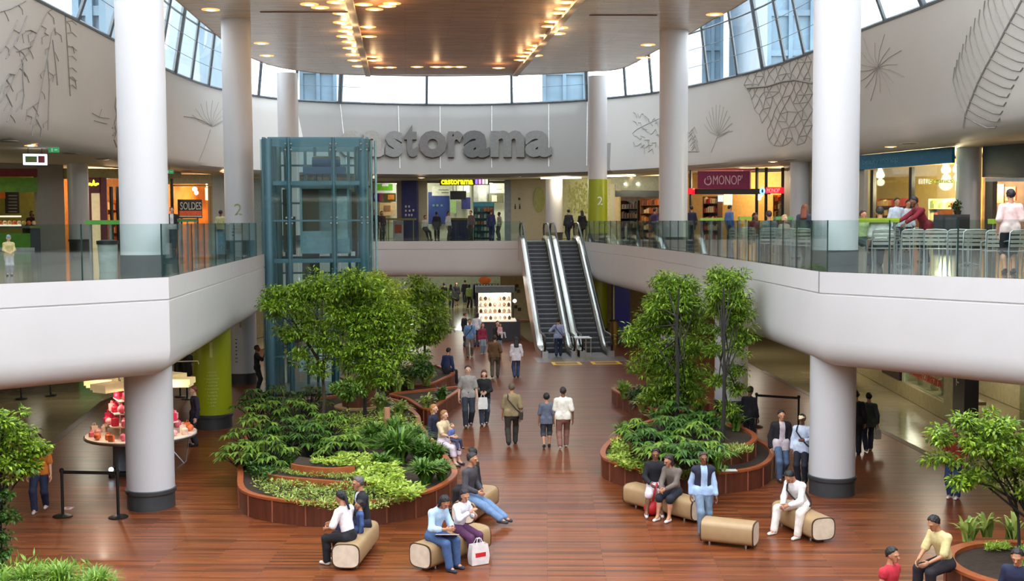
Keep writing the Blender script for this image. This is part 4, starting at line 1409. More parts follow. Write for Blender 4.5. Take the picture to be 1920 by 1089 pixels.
text_fit(b, 'beauty monop', (pc.x, pc.y, 8.28), FH.d if FH.d.x > 0 else -FH.d, (0, 0, 1), 2.2, 0.26, 0.01)
b.build('lettering', C(92, 150, 176), t, smooth=0)
t = thing('cafe_window', 'tall glazed cafe front with dark posts under the blue banner', 'window')
for x in (1634, 1706):
    b = MB()
    FH.panel(b, x - 2.6, x + 2.6, 300, 462, 0.05, 0.14, 5.0, 8.0)
    b.build('post', mat('post_brown_black', srgb(40, 28, 24), 0.4), t, smooth=0)
for x0, x1 in ((1608, 1631), (1637, 1703), (1709, 1797)):
    b = MB()
    FH.panel(b, x0, x1, 310, 462, 0.0, 0.016, 5.0, 8.0)
    b.build('pane', M_shop, t, smooth=0)
lettering(FH, t, 'mu', 1722, 1742, 335, 345, C(240, 236, 226), 0.03, name='lettering')
lettering(FH, t, 'organics', 1743, 1786, 334, 346, mat('lime_print', srgb(190, 196, 50), 0.5), 0.03, name='lettering')
M_bulb = mat('bulb_white', (1, 1, 1), 0.5, emit=(1.0, 0.88, 0.68), es=7)
for px, py, lab in ((1650, 325, 'pear shaped pendant lamp near the left post of the cafe window'), (1773, 315, 'large pear shaped pendant lamp near the right end of the blue banner'), (1795, 314, 'pendant lamp half hidden by the grey white column')):
    q = on_line(px, py, (FH.a[0] - FH.n.x * 0.8, FH.a[1] - FH.n.y * 0.8), (FH.c[0] - FH.n.x * 0.8, FH.c[1] - FH.n.y * 0.8))
    t = thing('pendant_lamp', lab, 'lamp', (q.x, q.y, q.z))
    MB().lathe([(0.02, -0.2), (0.13, -0.16), (0.16, -0.05), (0.1, 0.08), (0.05, 0.22), (0.03, 0.3)], n=14).build('lamp_shade', M_bulb, t)
    MB().cyl((0, 0, 0.3), (0, 0, 8.55 - q.z), 0.012, n=5).build('cord', M_black, t)
    lamp(q.x, q.y, q.z - 0.35, 75, (1, 0.85, 0.6), 0.15)
for px, py in ((1618, 319), (1687, 312), (1720, 318), (1750, 307), (1756, 332)):
    q = on_line(px, py, (FH.a[0] - FH.n.x * 2, FH.a[1] - FH.n.y * 2), (FH.c[0] - FH.n.x * 2, FH.c[1] - FH.n.y * 2))
    downlight(q.x, q.y, 8.55, 'small round downlight on the ceiling behind the cafe window', 'downlights behind the cafe window', 0.11, M_bulb)
shelf_unit(FHB, 1634, 1705, 372, 450, 5, 'red and orange shelf wall behind the left pane of the cafe window', C(150, 60, 40), [C(180, 40, 36), C(220, 140, 60), C(230, 190, 120), C(110, 40, 30)],
           'red or orange packet on the shelf wall of the cafe', 'packets behind the cafe window', 2.0, 0.4, 10)
shelf_unit(FHB, 1740, 1800, 372, 450, 4, 'pale shelf wall behind the right pane of the cafe window', C(190, 180, 150), [C(190, 80, 60), C(210, 200, 150), C(120, 140, 70), C(80, 60, 60)],
           'small packet on the pale shelf wall of the cafe', 'packets on the pale cafe shelf', 2.0, 0.4, 8)
lamp(16.2, 43.0, 7.4, 1100, (1, 0.82, 0.50))
FK = Front((16.9, 39.3), (19.0, 33.0))
wall_of(FK, 1842, 1990, 250, 342, mat('charcoal_fascia', srgb(56, 58, 62), 0.45), 'wall_right_charcoal', 0.1, 0.3, 7.45, 8.6)
t = thing('rolling_shutter_rail', 'pale shutter rail under the charcoal fascia', 'shutter')
b = MB()
FK.panel(b, 1846, 1990, 338, 345, 0.25, 0.2, 7.32, 7.45)
b.build('rail', C(200, 200, 204), t, smooth=0)
FKB = Front((19.4, 41.0), (21.5, 34.7))
b = MB()
FKB.panel(b, 1820, 2020, 300, 480, 0, 0.2, 5.0, 8.5)
struct(b.build('wall_right_back', mat('brown_back_dark', srgb(96, 70, 48), 0.6, var=0.3, scale=3), smooth=0))
sign(FKB, 1884, 1904, 350, 376, 'orange lit panel inside the dark shop at the right edge', mat('lit_orange', srgb(230, 90, 40), 0.5, emit=srgb(230, 80, 30), es=0.8), 1.2, 0.05)
sign(FKB, 1860, 1882, 345, 380, 'mustard wall panel inside the dark shop at the right edge', C(190, 150, 70), 1.0, 0.05)
wall_of(FK, 1846, 1860, 342, 480, mat('frame_brown_grey', srgb(90, 84, 76), 0.5), 'wall_right_pier', 0.05, 0.2, 5.0, 7.4)
lamp(18.6, 36.6, 7.1, 90, (1, 0.8, 0.55))
# ---------------- left shops
LA = Front((-26.5, 42.0), (-18.9, 49.6))
LAB = Front((-28.6, 44.0), (-21.0, 51.6))
wall_of(LA, 70, 121, 300, 475, M_grey, 'wall_left_pier', 0.0, 0.3, 5.0, 8.6)
wall_of(LA, -60, 72, 300, 316, M_grey, 'wall_left_fascia', 0.0, 0.2, None, 8.6)
b = MB()
LAB.panel(b, -80, 90, 300, 475, 0, 0.2, 5.0, 8.5)
struct(b.build('wall_left_back', mat('olive_back', srgb(120, 122, 34), 0.6), smooth=0))
sign(LA, -50, 70, 316, 331, 'dark red strip above the green juice stand', C(120, 24, 34), 0.16, 0.12, 'fascia_strip', 'sign')
sign(LA, -50, 70, 333, 360, 'bright green fascia board of the juice stand', C(104, 158, 40), 0.18, 0.15, 'fascia_board', 'sign')
sign(LAB, -20, 10, 357, 372, 'orange board inside the juice stand', C(220, 120, 20), 0.6, 0.05)
t = multi(LAB, [('sheet', 10, 36, 360, 400, M_black, 0)] + [('chalk_line', 16, 32, 366 + k * 6, 367.4 + k * 6, C(150, 146, 140), 0.02) for k in range(6)], 'menu_board', 'black menu board with pale lines inside the juice stand', 'sign', 0.6)
t = thing('juice_counter', 'green juice counter with a white kick rail on the upper left floor', 'counter')
for nm, r4, o, m, th in (('body', (-50, 57, 437, 468), 1.2, C(96, 168, 40), 0.7), ('side_body', (57, 76, 428, 470), 1.0, C(70, 78, 90), 0.8), ('kick_rail', (-50, 65, 464, 470), 1.35, C(214, 224, 232), 0.1),
                         ('worktop', (-50, 56, 424, 428), 1.3, C(90, 100, 96), 0.9), ('side_top', (54, 78, 423, 428), 1.1, C(150, 160, 100), 0.9)):
    b = MB()
    LA.panel(b, *r4, o, th)
    b.build(nm, m, t, smooth=0)
for k in range(9):
    c, hx, hz, _, _ = LA.rect(-12 + k * 9, -6 + k * 9, 413, 417, 0.8)
    g = MB()
    g.lathe([(0.02, -0.09), (0.07, -0.07), (0.09, 0.0), (0.07, 0.06), (0.03, 0.09)], n=10)
    o = g.build('fruit', (C(230, 190, 120), C(220, 120, 50), C(240, 224, 180))[k % 3], loc=(c.x, c.y, c.z - 0.06))
    tag(o, 'pale round fruit displayed on the upper tier of the juice counter', 'fruit', 'fruit on the juice counter')
t = thing('display_tier', 'lit glass display tiers on the juice counter', 'display case')
for y0, y1 in ((404, 407), (421, 424)):
    b = MB()
    LA.panel(b, -50, 40, y0, y1, 0.9, 0.5)
    b.build('tier', mat('lit_tier', srgb(250, 240, 220), 0.4, emit=(1, 0.9, 0.7), es=0.8), t, smooth=0)
lamp(-23.5, 44.4, 7.6, 110, (1, 0.92, 0.7))
LB = Front((-18.9, 49.6), (-16.3, 57.5))
LBB = Front((-21.6, 50.6), (-19.0, 58.5))
b = MB()
LBB.panel(b, 120, 345, 320, 465, 0, 0.2, 5.0, 8.5)
struct(b.build('wall_left_back', mat('orange_back', srgb(206, 130, 60), 0.6, var=0.15), smooth=0))
wall_of(LB, 125, 340, 318, 334, mat('fascia_olive', srgb(160, 150, 110), 0.6), 'wall_left_fascia', 0.0, 0.2, None, 8.6)
t = thing('shop_facade', 'dark red shop front with pale door panel on the upper left floor', 'shop front')
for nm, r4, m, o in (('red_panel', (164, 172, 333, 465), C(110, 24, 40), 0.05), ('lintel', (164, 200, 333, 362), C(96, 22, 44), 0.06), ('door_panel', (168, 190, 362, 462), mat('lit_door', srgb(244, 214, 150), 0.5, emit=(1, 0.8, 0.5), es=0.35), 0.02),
                       ('red_panel', (190, 201, 333, 465), C(104, 22, 44), 0.08), ('post', (209, 213, 350, 462), M_black, 0.05), ('post', (221, 224, 350, 462), M_black, 0.05)):
    b = MB()
    LB.panel(b, *r4, o, 0.08, 5.0 if r4[3] > 400 else None)
    b.build(nm, m, t, smooth=0)
t = thing('neon_sign', 'small lit yellow script sign over the dark red shop front', 'sign')
b = MB()
c, hx, hz, _, _ = LB.rect(163, 184, 341, 350, 0.2)
b.tube([c + hx * f + hz * (0.25 * math.sin(f * 9)) for f in [k / 12 - 1 for k in range(25)]], 0.05, 6)
b.tube([c + hx * 0.05 - hz * 0.2, c + hx * 0.2 + hz * 1.6, c + hx * 0.35], 0.04, 6)
b.build('script', mat('lit_lemon', srgb(230, 230, 70), 0.5, emit=srgb(230, 230, 60), es=2.0), t)
for px, py in ((205, 358), (217, 357)):
    q = on_line(px, py, LBB.a, LBB.c) + LBB.n * 0.8
    t = tag(MB().ball(q, 0.14, 0.14, 0.09, n=10, m=6).build('spot_lamp', M_bulb), 'white spot lamp glowing in the orange shop left of the first column', 'lamp', 'spot lamps of the orange shop')
shelf_unit(LBB, 202, 222, 375, 450, 4, 'orange lit shelf in the shop left of the first column', C(180, 110, 50), [C(220, 150, 70), C(180, 60, 40), C(240, 210, 150)], 'warm coloured packet on the orange lit shelf', 'packets on the orange shelf', 0.9, 0.4, 5)
lamp(-18.6, 52.6, 7.8, 220, (1, 0.72, 0.42))
# sale shop
LCF = Front((-16.3, 57.5), (-12.6, 66.5))
LCB = Front((-18.6, 58.8), (-14.9, 67.8))
b = MB()
LCB.panel(b, 300, 470, 330, 460, 0, 0.2, 5.0, 8.3)
struct(b.build('wall_left_back', mat('orange_bright_back', srgb(224, 130, 56), 0.6, var=0.2, scale=2), smooth=0))
wall_of(LCF, 300, 500, 322, 344, mat('fascia_sand', srgb(190, 172, 130), 0.6), 'wall_left_fascia', 0.0, 0.2, None, 8.6)
wall_of(LCF, 399, 432, 330, 460, M_grey, 'wall_left_pier', 0.02, 0.3, 5.0, 8.5)
wall_of(LCF, 430, 520, 330, 460, mat('teal_grey_wall', srgb(120, 136, 136), 0.5), 'wall_left_pier', 0.0, 0.3, 5.0, 8.5)
t = thing('sale_sign', 'black sign with white sale letters above an orange band, upper left floor', 'sign')
b = MB()
LCF.panel(b, 335, 379, 374, 409, 0.5, 0.06)
b.build('board', M_black, t, smooth=0)
lettering(LCF, t, 'SOLDES', 338, 377, 379, 393, C(220, 220, 214), 0.52)
b = MB()
LCF.panel(b, 337, 378, 395, 404, 0.52, 0.04)
b.build('orange_band', mat('orange_band', srgb(240, 96, 40), 0.5), t, smooth=0)
b = MB()
LCF.panel(b, 337, 378, 404.5, 406.5, 0.52, 0.04)
b.build('white_band', C(230, 220, 200), t, smooth=0)
for x in (342, 372):
    b = MB()
    LCF.panel(b, x - 0.7, x + 0.7, 408, 455, 0.5, 0.06, 5.0)
    b.build('leg', M_black, t, smooth=0)
for px, py in ((322, 355), (341, 355), (346, 348), (357, 358), (363, 356), (376, 356), (332, 362), (381, 362)):
    q = on_line(px, py, LCB.a, LCB.c) + LCB.n * rnd.uniform(0.8, 1.8)
    tag(MB().ball(q, 0.11, 0.11, 0.11, n=10, m=6).build('spot_lamp', M_bulb), 'white spot lamp glowing above the black sale sign', 'lamp', 'spot lamps above the sale sign')
sign(LCB, 386, 398, 352, 375, 'pale lit poster at the right side of the sale shop', mat('lit_sand', srgb(250, 230, 180), 0.5, emit=(1, 0.85, 0.6), es=0.6), 1.0, 0.04)
t = thing('shop_facade', 'gold framed opening of the sale shop with dark posts', 'shop front')
for nm, r4, m in (('post', (323, 326, 335, 455), M_black), ('lintel', (327, 400, 346, 349), C(196, 170, 90)), ('post', (396.5, 399, 347, 455), C(150, 140, 90))):
    b = MB()
    LCF.panel(b, *r4, 0.05, 0.1, 5.0 if r4[3] > 400 else None)
    b.build(nm, m, t, smooth=0)
lamp(-15.6, 61.0, 7.7, 300, (1, 0.74, 0.42))
# hanging lit sign and exit signs of the left aisle
t = thing('hanging_sign', 'white lit box sign with a green and red panel hanging over the left aisle', 'sign')
q = PD(66, 299, 38.5)
MB().box((q.x, q.y, q.z), (0.74, 0.2, 0.36), R(20)).build('box', mat('lit_white_box', (1, 1, 1), 0.4, emit=(0.85, 0.92, 1), es=1.6), t, smooth=0)
MB().box((q.x - 0.08, q.y - 0.13, q.z), (0.36, 0.03, 0.2), R(20)).build('green_panel', C(120, 150, 80), t, smooth=0)
MB().box((q.x + 0.22, q.y - 0.02, q.z), (0.2, 0.22, 0.22), R(20)).build('red_panel', C(150, 40, 50), t, smooth=0)
for dx in (-0.2, 0.2):
    MB().cyl((q.x + dx, q.y + dx * 0.36, q.z + 0.18), (q.x + dx, q.y + dx * 0.36, 8.6), 0.012, n=5).build('rod', M_dark, t)
for px, py, y, lab in ((101, 281, 38, 'small green exit sign hanging right of the lit box sign'), (318, 322, 50, 'small green exit sign beside the first tall column')):
    q = PD(px, py, y)
    t = thing('exit_sign', lab, 'sign')
    MB().box((q.x, q.y, q.z), (0.34, 0.05, 0.17)).build('panel', mat('exit_green', srgb(50, 140, 90), 0.5, emit=srgb(50, 150, 90), es=0.5), t, smooth=0)
    m = MB()
    m.box((q.x - 0.05, q.y - 0.03, q.z), (0.04, 0.02, 0.11))
    m.box((q.x + 0.08, q.y - 0.03, q.z), (0.09, 0.02, 0.03))
    m.build('pictogram', C(220, 240, 226), t, smooth=0)
    MB().cyl((q.x, q.y, q.z + 0.08), (q.x, q.y, 8.6), 0.012, n=5).build('rod', M_dark, t)
# dark ceiling vents under the upper soffit
for k, (px, py) in enumerate(((15, 264), (132, 287), (193, 298), (349, 320), (1705, 268), (1480, 299), (1250, 321), (967, 331))):
    q = P(px, py, 8.6)
    t = thing('ceiling_vent', ('dark round vent on the soffit at the left end of the aisle', 'dark round vent on the soffit above the short left column', 'dark round vent on the soffit left of the first tall column', 'dark round vent on the soffit above the sale sign',
                               'dark round vent on the soffit above the blue banner', 'dark round vent on the soffit above the short column by the grey wall', 'dark round vent on the soffit behind the tall column', 'dark round vent on the soffit above the washroom wall')[k], 'vent', (q.x, q.y, 8.6))
    MB().lathe([(0.3, -0.02), (0.3, 0.0)], n=16).build('rim', C(150, 140, 120), t)
    MB().lathe([(0.22, -0.03), (0.22, -0.01)], n=16).build('grille', M_black, t)
for px, py in ((58, 273), (1670, 275), (1449, 303), (1180, 330), (700, 333), (790, 333), (420, 322)):
    q = P(px, py, 8.6)
    downlight(q.x, q.y, 8.6, 'small round downlight on the soffit of the upper aisle', 'downlights of the upper aisle', 0.1, M_bulb)
# ================================================================== ground floor shops and stalls
# left: dark glazed shop line
GL = Front((-22.0, 33.0), (-14.6, 55.0))
b = MB()
b.wallbox((-22.0, 33.0), (-14.6, 55.0), 0.0, 3.0, 0.15)
struct(b.build('wall_lower_left', mat('black_glass_front', srgb(26, 28, 28), 0.08, spec=0.8), smooth=0))
b = MB()
b.wallbox((-14.6, 55.0), (-11.5, 70.0), 0.0, 3.0, 0.15)
struct(b.build('wall_lower_left', mat('lower_cream', srgb(176, 160, 122), 0.6), smooth=0))
q0 = on_line(350, 690, (-15.0, 42), (-10.6, 47))
def mannequin(px, py, label, col):
    q = P(px, py, 0.0)
    t = thing('mannequin', label, 'mannequin', (q.x, q.y, 0), R(20))
    MB().lathe([(0.2, 0), (0.2, 0.03), (0.03, 0.05), (0.03, 0.8)], n=12).build('stand', M_dark, t)
    MB().lathe([(0.1, 0.75), (0.2, 0.85), (0.19, 1.05), (0.17, 1.2), (0.22, 1.42), (0.2, 1.52), (0.07, 1.58), (0.06, 1.66), (0.1, 1.74), (0.1, 1.84), (0.03, 1.92)], n=14).build('torso', mat('cloth_%d' % int(col[2]), srgb(*col), 0.8), t)
    m = MB()
    for sx in (-1, 1):
        m.tube([(sx * 0.21, 0, 1.48), (sx * 0.28, -0.02, 1.2), (sx * 0.27, -0.1, 0.95)], [0.06, 0.05, 0.04], 7)
    m.build('sleeve', mat('cloth_%d' % int(col[2]), srgb(*col), 0.8), t)
    return t
mannequin(95, 742, 'dark mannequin standing in the black shop front at the far left', (24, 22, 28))
mannequin(40, 748, 'second dark mannequin at the left edge under the balcony', (30, 26, 24))
for px, py, lab in ((338, 744, 'black coated mannequin behind the green column, left one'), (351, 748, 'black coated mannequin half hidden by the green column')):
    mannequin(px, py, lab, (16, 18, 24))
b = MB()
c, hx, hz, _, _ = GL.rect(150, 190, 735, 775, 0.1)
b.obox((c.x, c.y, 0.75), hx, Vector((0, 0, 0)) + GL.n * 0.02, (0, 0, 0.6))  # glowing green panel stands in for a reflection in the shop glass
tag(b.build('poster', mat('green_glass_reflection', srgb(60, 150, 80), 0.4, emit=srgb(40, 130, 60), es=0.25), smooth=0), 'dim green lit poster in the black shop front behind the pink stall', 'poster')
# far corridor
FR = Front((-14.0, 92.5), (3.0, 91.0))
b = MB()
b.wallbox((-20, 93.2), (4.2, 91.2), 0, 3.0, 0.2)
struct(b.build('wall_lower_far', mat('lower_far_wall', srgb(190, 196, 170), 0.6), smooth=0))
b = MB()
b.wallbox((-0.6, 69.2), (4.0, 68.8), 0, 3.0, 0.2)
struct(b.build('wall_lower_mid', mat('lower_sand', srgb(196, 182, 140), 0.6), smooth=0))
b = MB()
b.wallbox((-0.6, 69.2), (-0.6, 91.5), 0, 3.0, 0.2)
struct(b.build('wall_lower_mid', mat('lower_sand', srgb(196, 182, 140), 0.6), smooth=0))
b = MB()
b.wallbox((4.0, 68.8), (24, 60.0), 0, 3.0, 0.2)
struct(b.build('wall_lower_right_far', mat('lower_tan', srgb(170, 146, 100), 0.6), smooth=0))
for k, (px, py) in enumerate(((969, 536), (965, 543), (972, 546), (967, 575), (974, 580))):
    q = on_line(px, py, (-0.6, 69.05), (4.0, 68.65))
    tag(MB().box(q, (0.2, 0.04, 0.2)).build('wall_plaque', C(70, 70, 50), smooth=0), ('small dark plaque, top one on the sand wall left of the escalator', 'small dark plaque, second on the sand wall left of the escalator', 'small dark plaque, third on the sand wall left of the escalator',
        'small dark plaque low on the sand wall left of the escalator', 'lowest small dark plaque on the sand wall left of the escalator')[k], 'plaque')
# clothes shop at the far end of the corridor
FM = Front((-6.2, 80.0), (-0.7, 79.5))
t = thing('clothes_rail', 'rail of dark and blue clothes at the far end of the corridor ', 'clothes rail')
a, c = on_line(886, 527, FM.a, FM.c), on_line(936, 527, FM.a, FM.c)
MB().cyl((a.x, a.y, 1.75), (c.x, c.y, 1.75), 0.03, n=8).build('rail', M_steel, t)
for x in (a, c):
    MB().cyl((x.x, x.y, 0), (x.x, x.y, 1.75), 0.03, n=8).build('post', M_steel, t)
for k in range(9):
    f = (k + 0.5) / 9
    q = a.lerp(c, f)
    col = ((30, 36, 70), (20, 20, 26), (60, 70, 110), (120, 30, 40), (30, 30, 40), (90, 100, 130), (26, 30, 60), (150, 150, 160), (140, 30, 50))[k]
    m = MB()
    m.loft([[(q.x + w * math.cos(R(i * 30)), q.y + 0.22 * math.sin(R(i * 30)), z) for i in range(12)] for w, z in ((0.03, 1.72), (0.08, 1.62), (0.09, 1.2), (0.1, 0.7))], True)
    tag(m.build('garment', C(*col), smooth=50), 'garment hanging on the rail at the far end of the corridor', 'garment', 'garments on the corridor rail')
q = PD(909, 524, 77)
t = thing('hanging_sign', 'round orange sign hanging under the far slab above the bright stall', 'sign')
MB().ball((q.x, q.y, q.z - 0.05), 0.42, 0.06, 0.25, n=18, m=8).build('disc', C(206, 104, 50), t)
MB().cyl((q.x, q.y, q.z), (q.x, q.y, 3.0), 0.02, n=5).build('rod', M_dark, t)
strip((PD(922, 524, 76).x, 76.2), (PD(942, 524, 76).x, 76.0), 2.98, 'lit strip on the corridor ceiling right of the orange sign', None, 0.25)
strip((PD(845, 524, 80).x, 80.2), (PD(885, 524, 80).x, 80.0), 2.98, 'lit strip on the corridor ceiling above the far shoppers', None, 0.3)
for x, y, e in ((-6, 74, 120), (-8, 86, 260), (-3.5, 82, 160), (-11, 66, 80)):
    lamp(x, y, 2.35, e, (0.95, 1, 0.88), 0.6)  # lamps without fittings, added to brighten the far corridor
# blue panel and green column foot right of the escalators
q = P(1162, 612, 0.0)
t = thing('display_wall', 'tall royal blue panel standing right of the lime green column', 'panel', (q.x, q.y - 1.0, 0), R(2))
MB().box((0, 0, 1.45), (0.98, 0.14, 2.9)).build('panel', mat('royal_blue', srgb(34, 44, 190), 0.35), t, smooth=0)
MB().box((-0.53, -0.02, 1.45), (0.07, 0.2, 2.9)).build('edge_post', M_dark, t, smooth=0)
q = P(1151, 645, 0)
t = thing('litter_bin', 'tall bronze bin with a dark lid right of the escalator foot', 'bin', (q.x + 0.05, q.y + 0.4, 0))
MB().lathe([(0.2, 0), (0.2, 1.1)], n=20).build('body', mat('bronze', srgb(150, 118, 60), 0.3, 0.7), t)
MB().lathe([(0.24, 1.1), (0.24, 1.17), (0.1, 1.19)], n=20).build('lid', M_dark, t)
MB().cyl((0, 0.2, 1.1), (0, 0.2, 2.9), 0.035, n=8).build('post', mat('sand_post', srgb(200, 170, 120), 0.5), t)
# right: tile wall with shop windows
GR = Front((14.4, 53.0), (13.0, 30.5))
b = MB()
b.wallbox((14.4, 53.0), (13.25, 34.6), 0, 0.5, 0.25)
struct(b.build('wall_lower_right', mat('plinth_beige', srgb(176, 166, 124), 0.5), smooth=0))
b = MB()
b.wallbox((17.2, 56.0), (16.0, 30.0), 0, 3.0, 0.2)
struct(b.build('wall_lower_right_back', mat('window_back', srgb(206, 196, 164), 0.6), smooth=0))
b = MB()
b.wallbox((13.26, 34.65), (13.2, 33.7), 0.0, 3.0, 0.27)
struct(b.build('wall_lower_right', mat('pier_sage', srgb(168, 166, 130), 0.5), smooth=0))
b = MB()
b.wallbox((13.2, 33.6), (13.15, 32.6), 0.0, 3.0, 0.4)
struct(b.build('wall_lower_right', mat('pier_black', srgb(22, 18, 26), 0.3), smooth=0))
b = MB()
b.wallbox((13.7, 41.8), (13.56, 39.5), 0.5, 3.0, 0.3)
struct(b.build('wall_lower_right', mat('pier_maroon', srgb(48, 26, 28), 0.4), smooth=0))
t = thing('shop_window', 'lit shop window with red lettering under the right balcony', 'window')
b = MB()
b.wallbox((13.54, 39.2), (13.26, 34.7), 0.5, 3.0, 0.02)
b.build('pane', M_shop, t, smooth=0)
b = MB()
b.wallbox((13.55, 39.45), (13.54, 39.2), 0.5, 3.0, 0.12)
b.build('frame', mat('frame_mint', srgb(190, 214, 180), 0.4), t, smooth=0)
b = MB()
xd = Vector((13.46 - 13.66, 37.9 - 41.3, 0))
text_fit(b, 'NOUVELLE COLLECTION', (13.36, 36.9, 0.98), xd, (0, 0, 1), 3.3, 0.24, 0.01, 0.012)
b.build('lettering', mat('brick_red_print', srgb(170, 40, 34), 0.5), t, smooth=0)
for k, (y, h_, col) in enumerate(((38.4, 0.5, (200, 196, 180)), (37.2, 0.35, (220, 210, 190)), (36.3, 0.7, (190, 190, 170)), (35.5, 0.45, (90, 90, 80)))):
    m = MB()
    m.lathe([(0.12, 0), (0.16, h_ * 0.3), (0.1, h_ * 0.7), (0.14, h_)], n=12)
    tag(m.build('vase', C(*col), loc=(13.8, y, 0.515)), ('tall pale vase at the far end of the lit shop window', 'short pale vase in the middle of the lit shop window', 'tallest pale vase in the lit shop window', 'dark vase at the near end of the lit shop window')[k], 'vase')
b = MB()
b.box((13.95, 37.0, 0.46), (1.0, 4.6, 0.1))
struct(b.build('trim_8', mat('window_sill_beige', srgb(190, 180, 150), 0.5), smooth=0))
b = MB()
text_fit(b, 'OUVERT', (12.93, 33.1, 1.95), (0.0, 0.0, -1), (0.05, 1, 0), 1.4, 0.2, 0.008)
t = tag(b.build('wall_lettering', C(150, 150, 140), smooth=0), 'pale lettering running down the black pier under the right balcony', 'sign')
b = MB()
b.wallbox((14.4, 32.3), (14.3, 22.0), 0, 2.98, 0.03)
tag(b.build('shop_glazing', M_shop, smooth=0), 'dark glazed shop front at the right edge under the balcony', 'window')
for k, (px, py, w, h_, col) in enumerate(((1850, 755, 0.5, 1.1, (100, 50, 40)), (1872, 740, 0.3, 1.6, (60, 64, 80)), (1895, 745, 0.6, 1.5, (40, 44, 70)), (1912, 735, 0.4, 1.8, (130, 50, 50)))):
    q = P(px, py, 0.7)
    b = MB()
    b.box((15.2, 31.2 - k * 1.6, h_ / 2), (0.4, w * 1.6, h_))
    for j in range(3):
        b.box((14.98, 31.2 - k * 1.6, 0.3 + j * h_ / 3), (0.1, w * 1.4, 0.08))
    tag(b.build('display_cabinet', C(*col), smooth=0), ('dim red brown cabinet behind the dark glass, farthest one', 'slim grey blue cabinet behind the dark glass', 'wide navy cabinet behind the dark glass', 'dim red cabinet nearest the right edge behind the dark glass')[k], 'cabinet')
lamp(14.8, 37.0, 2.7, 80, (1, 0.95, 0.75), 0.2)
lamp(15.0, 45.5, 2.7, 45, (1, 0.85, 0.5), 0.2)
# unseen strips and lamps added to brighten the two lower corridors
for k, (x, y) in enumerate(((11.6, 31.0), (11.8, 38.0), (12.0, 45.0), (11.0, 52.0))):
    strip((x, y - 0.8), (x + 0.05, y + 0.8), 2.99, 'lit strip on the lower ceiling of the right corridor', 'strip lights of the right corridor', 0.22)
    lamp(x, y, 2.6, 70, (1, 0.93, 0.74), 0.35)
for k, (x, y) in enumerate(((-15.0, 31.0), (-14.6, 39.0), (-12.6, 47.0), (-11.5, 55.0))):
    strip((x, y - 0.8), (x + 0.05, y + 0.8), 2.99, 'lit strip on the lower ceiling of the left corridor', 'strip lights of the left corridor', 0.22)
    lamp(x, y, 2.6, 60, (1, 0.92, 0.72), 0.35)
q = P(1272, 655, 0)
for k, (px, py) in enumerate(((1440, 645), (1455, 655), (1472, 660), (1488, 668))):
    q = on_line(px, py, (16.9, 55.9), (16.1, 30.0))
    b = MB()
    b.box((q.x - 0.3, q.y, 1.3), (0.1, 0.9, 2.2))
    b.box((q.x - 0.36, q.y, 2.0), (0.02, 0.7, 0.3))
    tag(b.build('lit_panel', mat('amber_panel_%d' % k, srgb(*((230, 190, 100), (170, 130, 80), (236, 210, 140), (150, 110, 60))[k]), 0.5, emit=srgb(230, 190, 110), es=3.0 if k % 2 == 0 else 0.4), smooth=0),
        ('bright amber shop panel under the right balcony, farthest one', 'dim amber shop panel, second from the slender tree', 'bright amber shop panel, third from the slender tree', 'brown shop panel beside the right corner column')[k], 'panel')

# ---- retractable belt posts
def belt(p, q, label, d=None):
    t = thing('belt_barrier', label, 'barrier')
    for x, y in (p, q):
        m = MB()
        m.lathe([(0.2, 0), (0.2, 0.02), (0.14, 0.045), (0.03, 0.06), (0.03, 0.93), (0.045, 0.94), (0.045, 1.0), (0.02, 1.02)], c=(x, y, 0), n=16)
        m.build('post', M_black, t)
    MB().wallbox(p, q, 0.90, 0.97, 0.012).build('belt', M_black, t, smooth=0)
    return t
a, c = P(118, 968), P(222, 970)
belt((a.x, a.y), (c.x, c.y), 'black belt barrier on two posts beside the left corner column')
a, c = P(1418, 800), P(1497, 806)
belt((a.x, a.y), (c.x, c.y), 'black belt barrier between the slender tree and the right corner column')

# ---- stall of pink goods, left
KX, KY = -9.15, 28.0
t = thing('market_stall', 'round stall with pink goods, grey base and small roofs behind the left corner column', 'stall', (KX, KY, 0))
MB().lathe([(0.72, 0.12), (0.72, 0.85)], n=6).build('base', mat('stall_grey', srgb(96, 98, 108), 0.5), t, smooth=20)
MB().lathe([(0.8, 0.0), (0.8, 0.1)], n=6).build('foot', M_dark, t, smooth=20)
MB().lathe([(1.25, 0.85), (1.32, 0.87), (1.32, 0.93), (0.2, 0.93)], n=28).build('counter_top', mat('stall_white', srgb(236, 224, 210), 0.4), t)
MB().lathe([(1.34, 0.86), (1.35, 0.91)], n=28, cap=False).build('counter_trim', M_steel, t)
m = MB()
for k in range(6):
    a = R(60 * k + 30)
    m.cyl((0.5 * math.cos(a), 0.5 * math.sin(a), 0.93), (0.5 * math.cos(a), 0.5 * math.sin(a), 2.35), 0.02, n=6)
m.build('pole', M_steel, t)
for z, r in ((1.2, 0.92), (1.5, 0.8), (1.8, 0.68)):
    MB().lathe([(r, z), (r, z + 0.03)], n=6).build('tier', C(236, 226, 216), t, smooth=0)
for k in range(6):
    a = R(60 * k)
    m = MB()
    x, y = Vector((math.cos(a), math.sin(a), 0)), Vector((-math.sin(a), math.cos(a), 0))
    m.obox(x * 0.95 + Vector((0, 0, 2.22)), x * 0.34, y * 0.26, Vector((0, 0, 0.07)))
    m.obox(x * 0.95 + Vector((0, 0, 2.12)), x * 0.3, y * 0.22, Vector((0, 0, 0.03)))
    m.build('roof_panel', mat('stall_roof', srgb(238, 210, 140), 0.5, emit=(1, 0.8, 0.45), es=0.25), t, smooth=0)
m = MB()
m.box((0.5, 0.2, 2.55), (0.36, 0.05, 0.4))
m.box((-0.62, -0.2, 2.55), (0.5, 0.05, 0.4))
m.build('signboard', C(196, 180, 160), t, smooth=0)
m = MB()
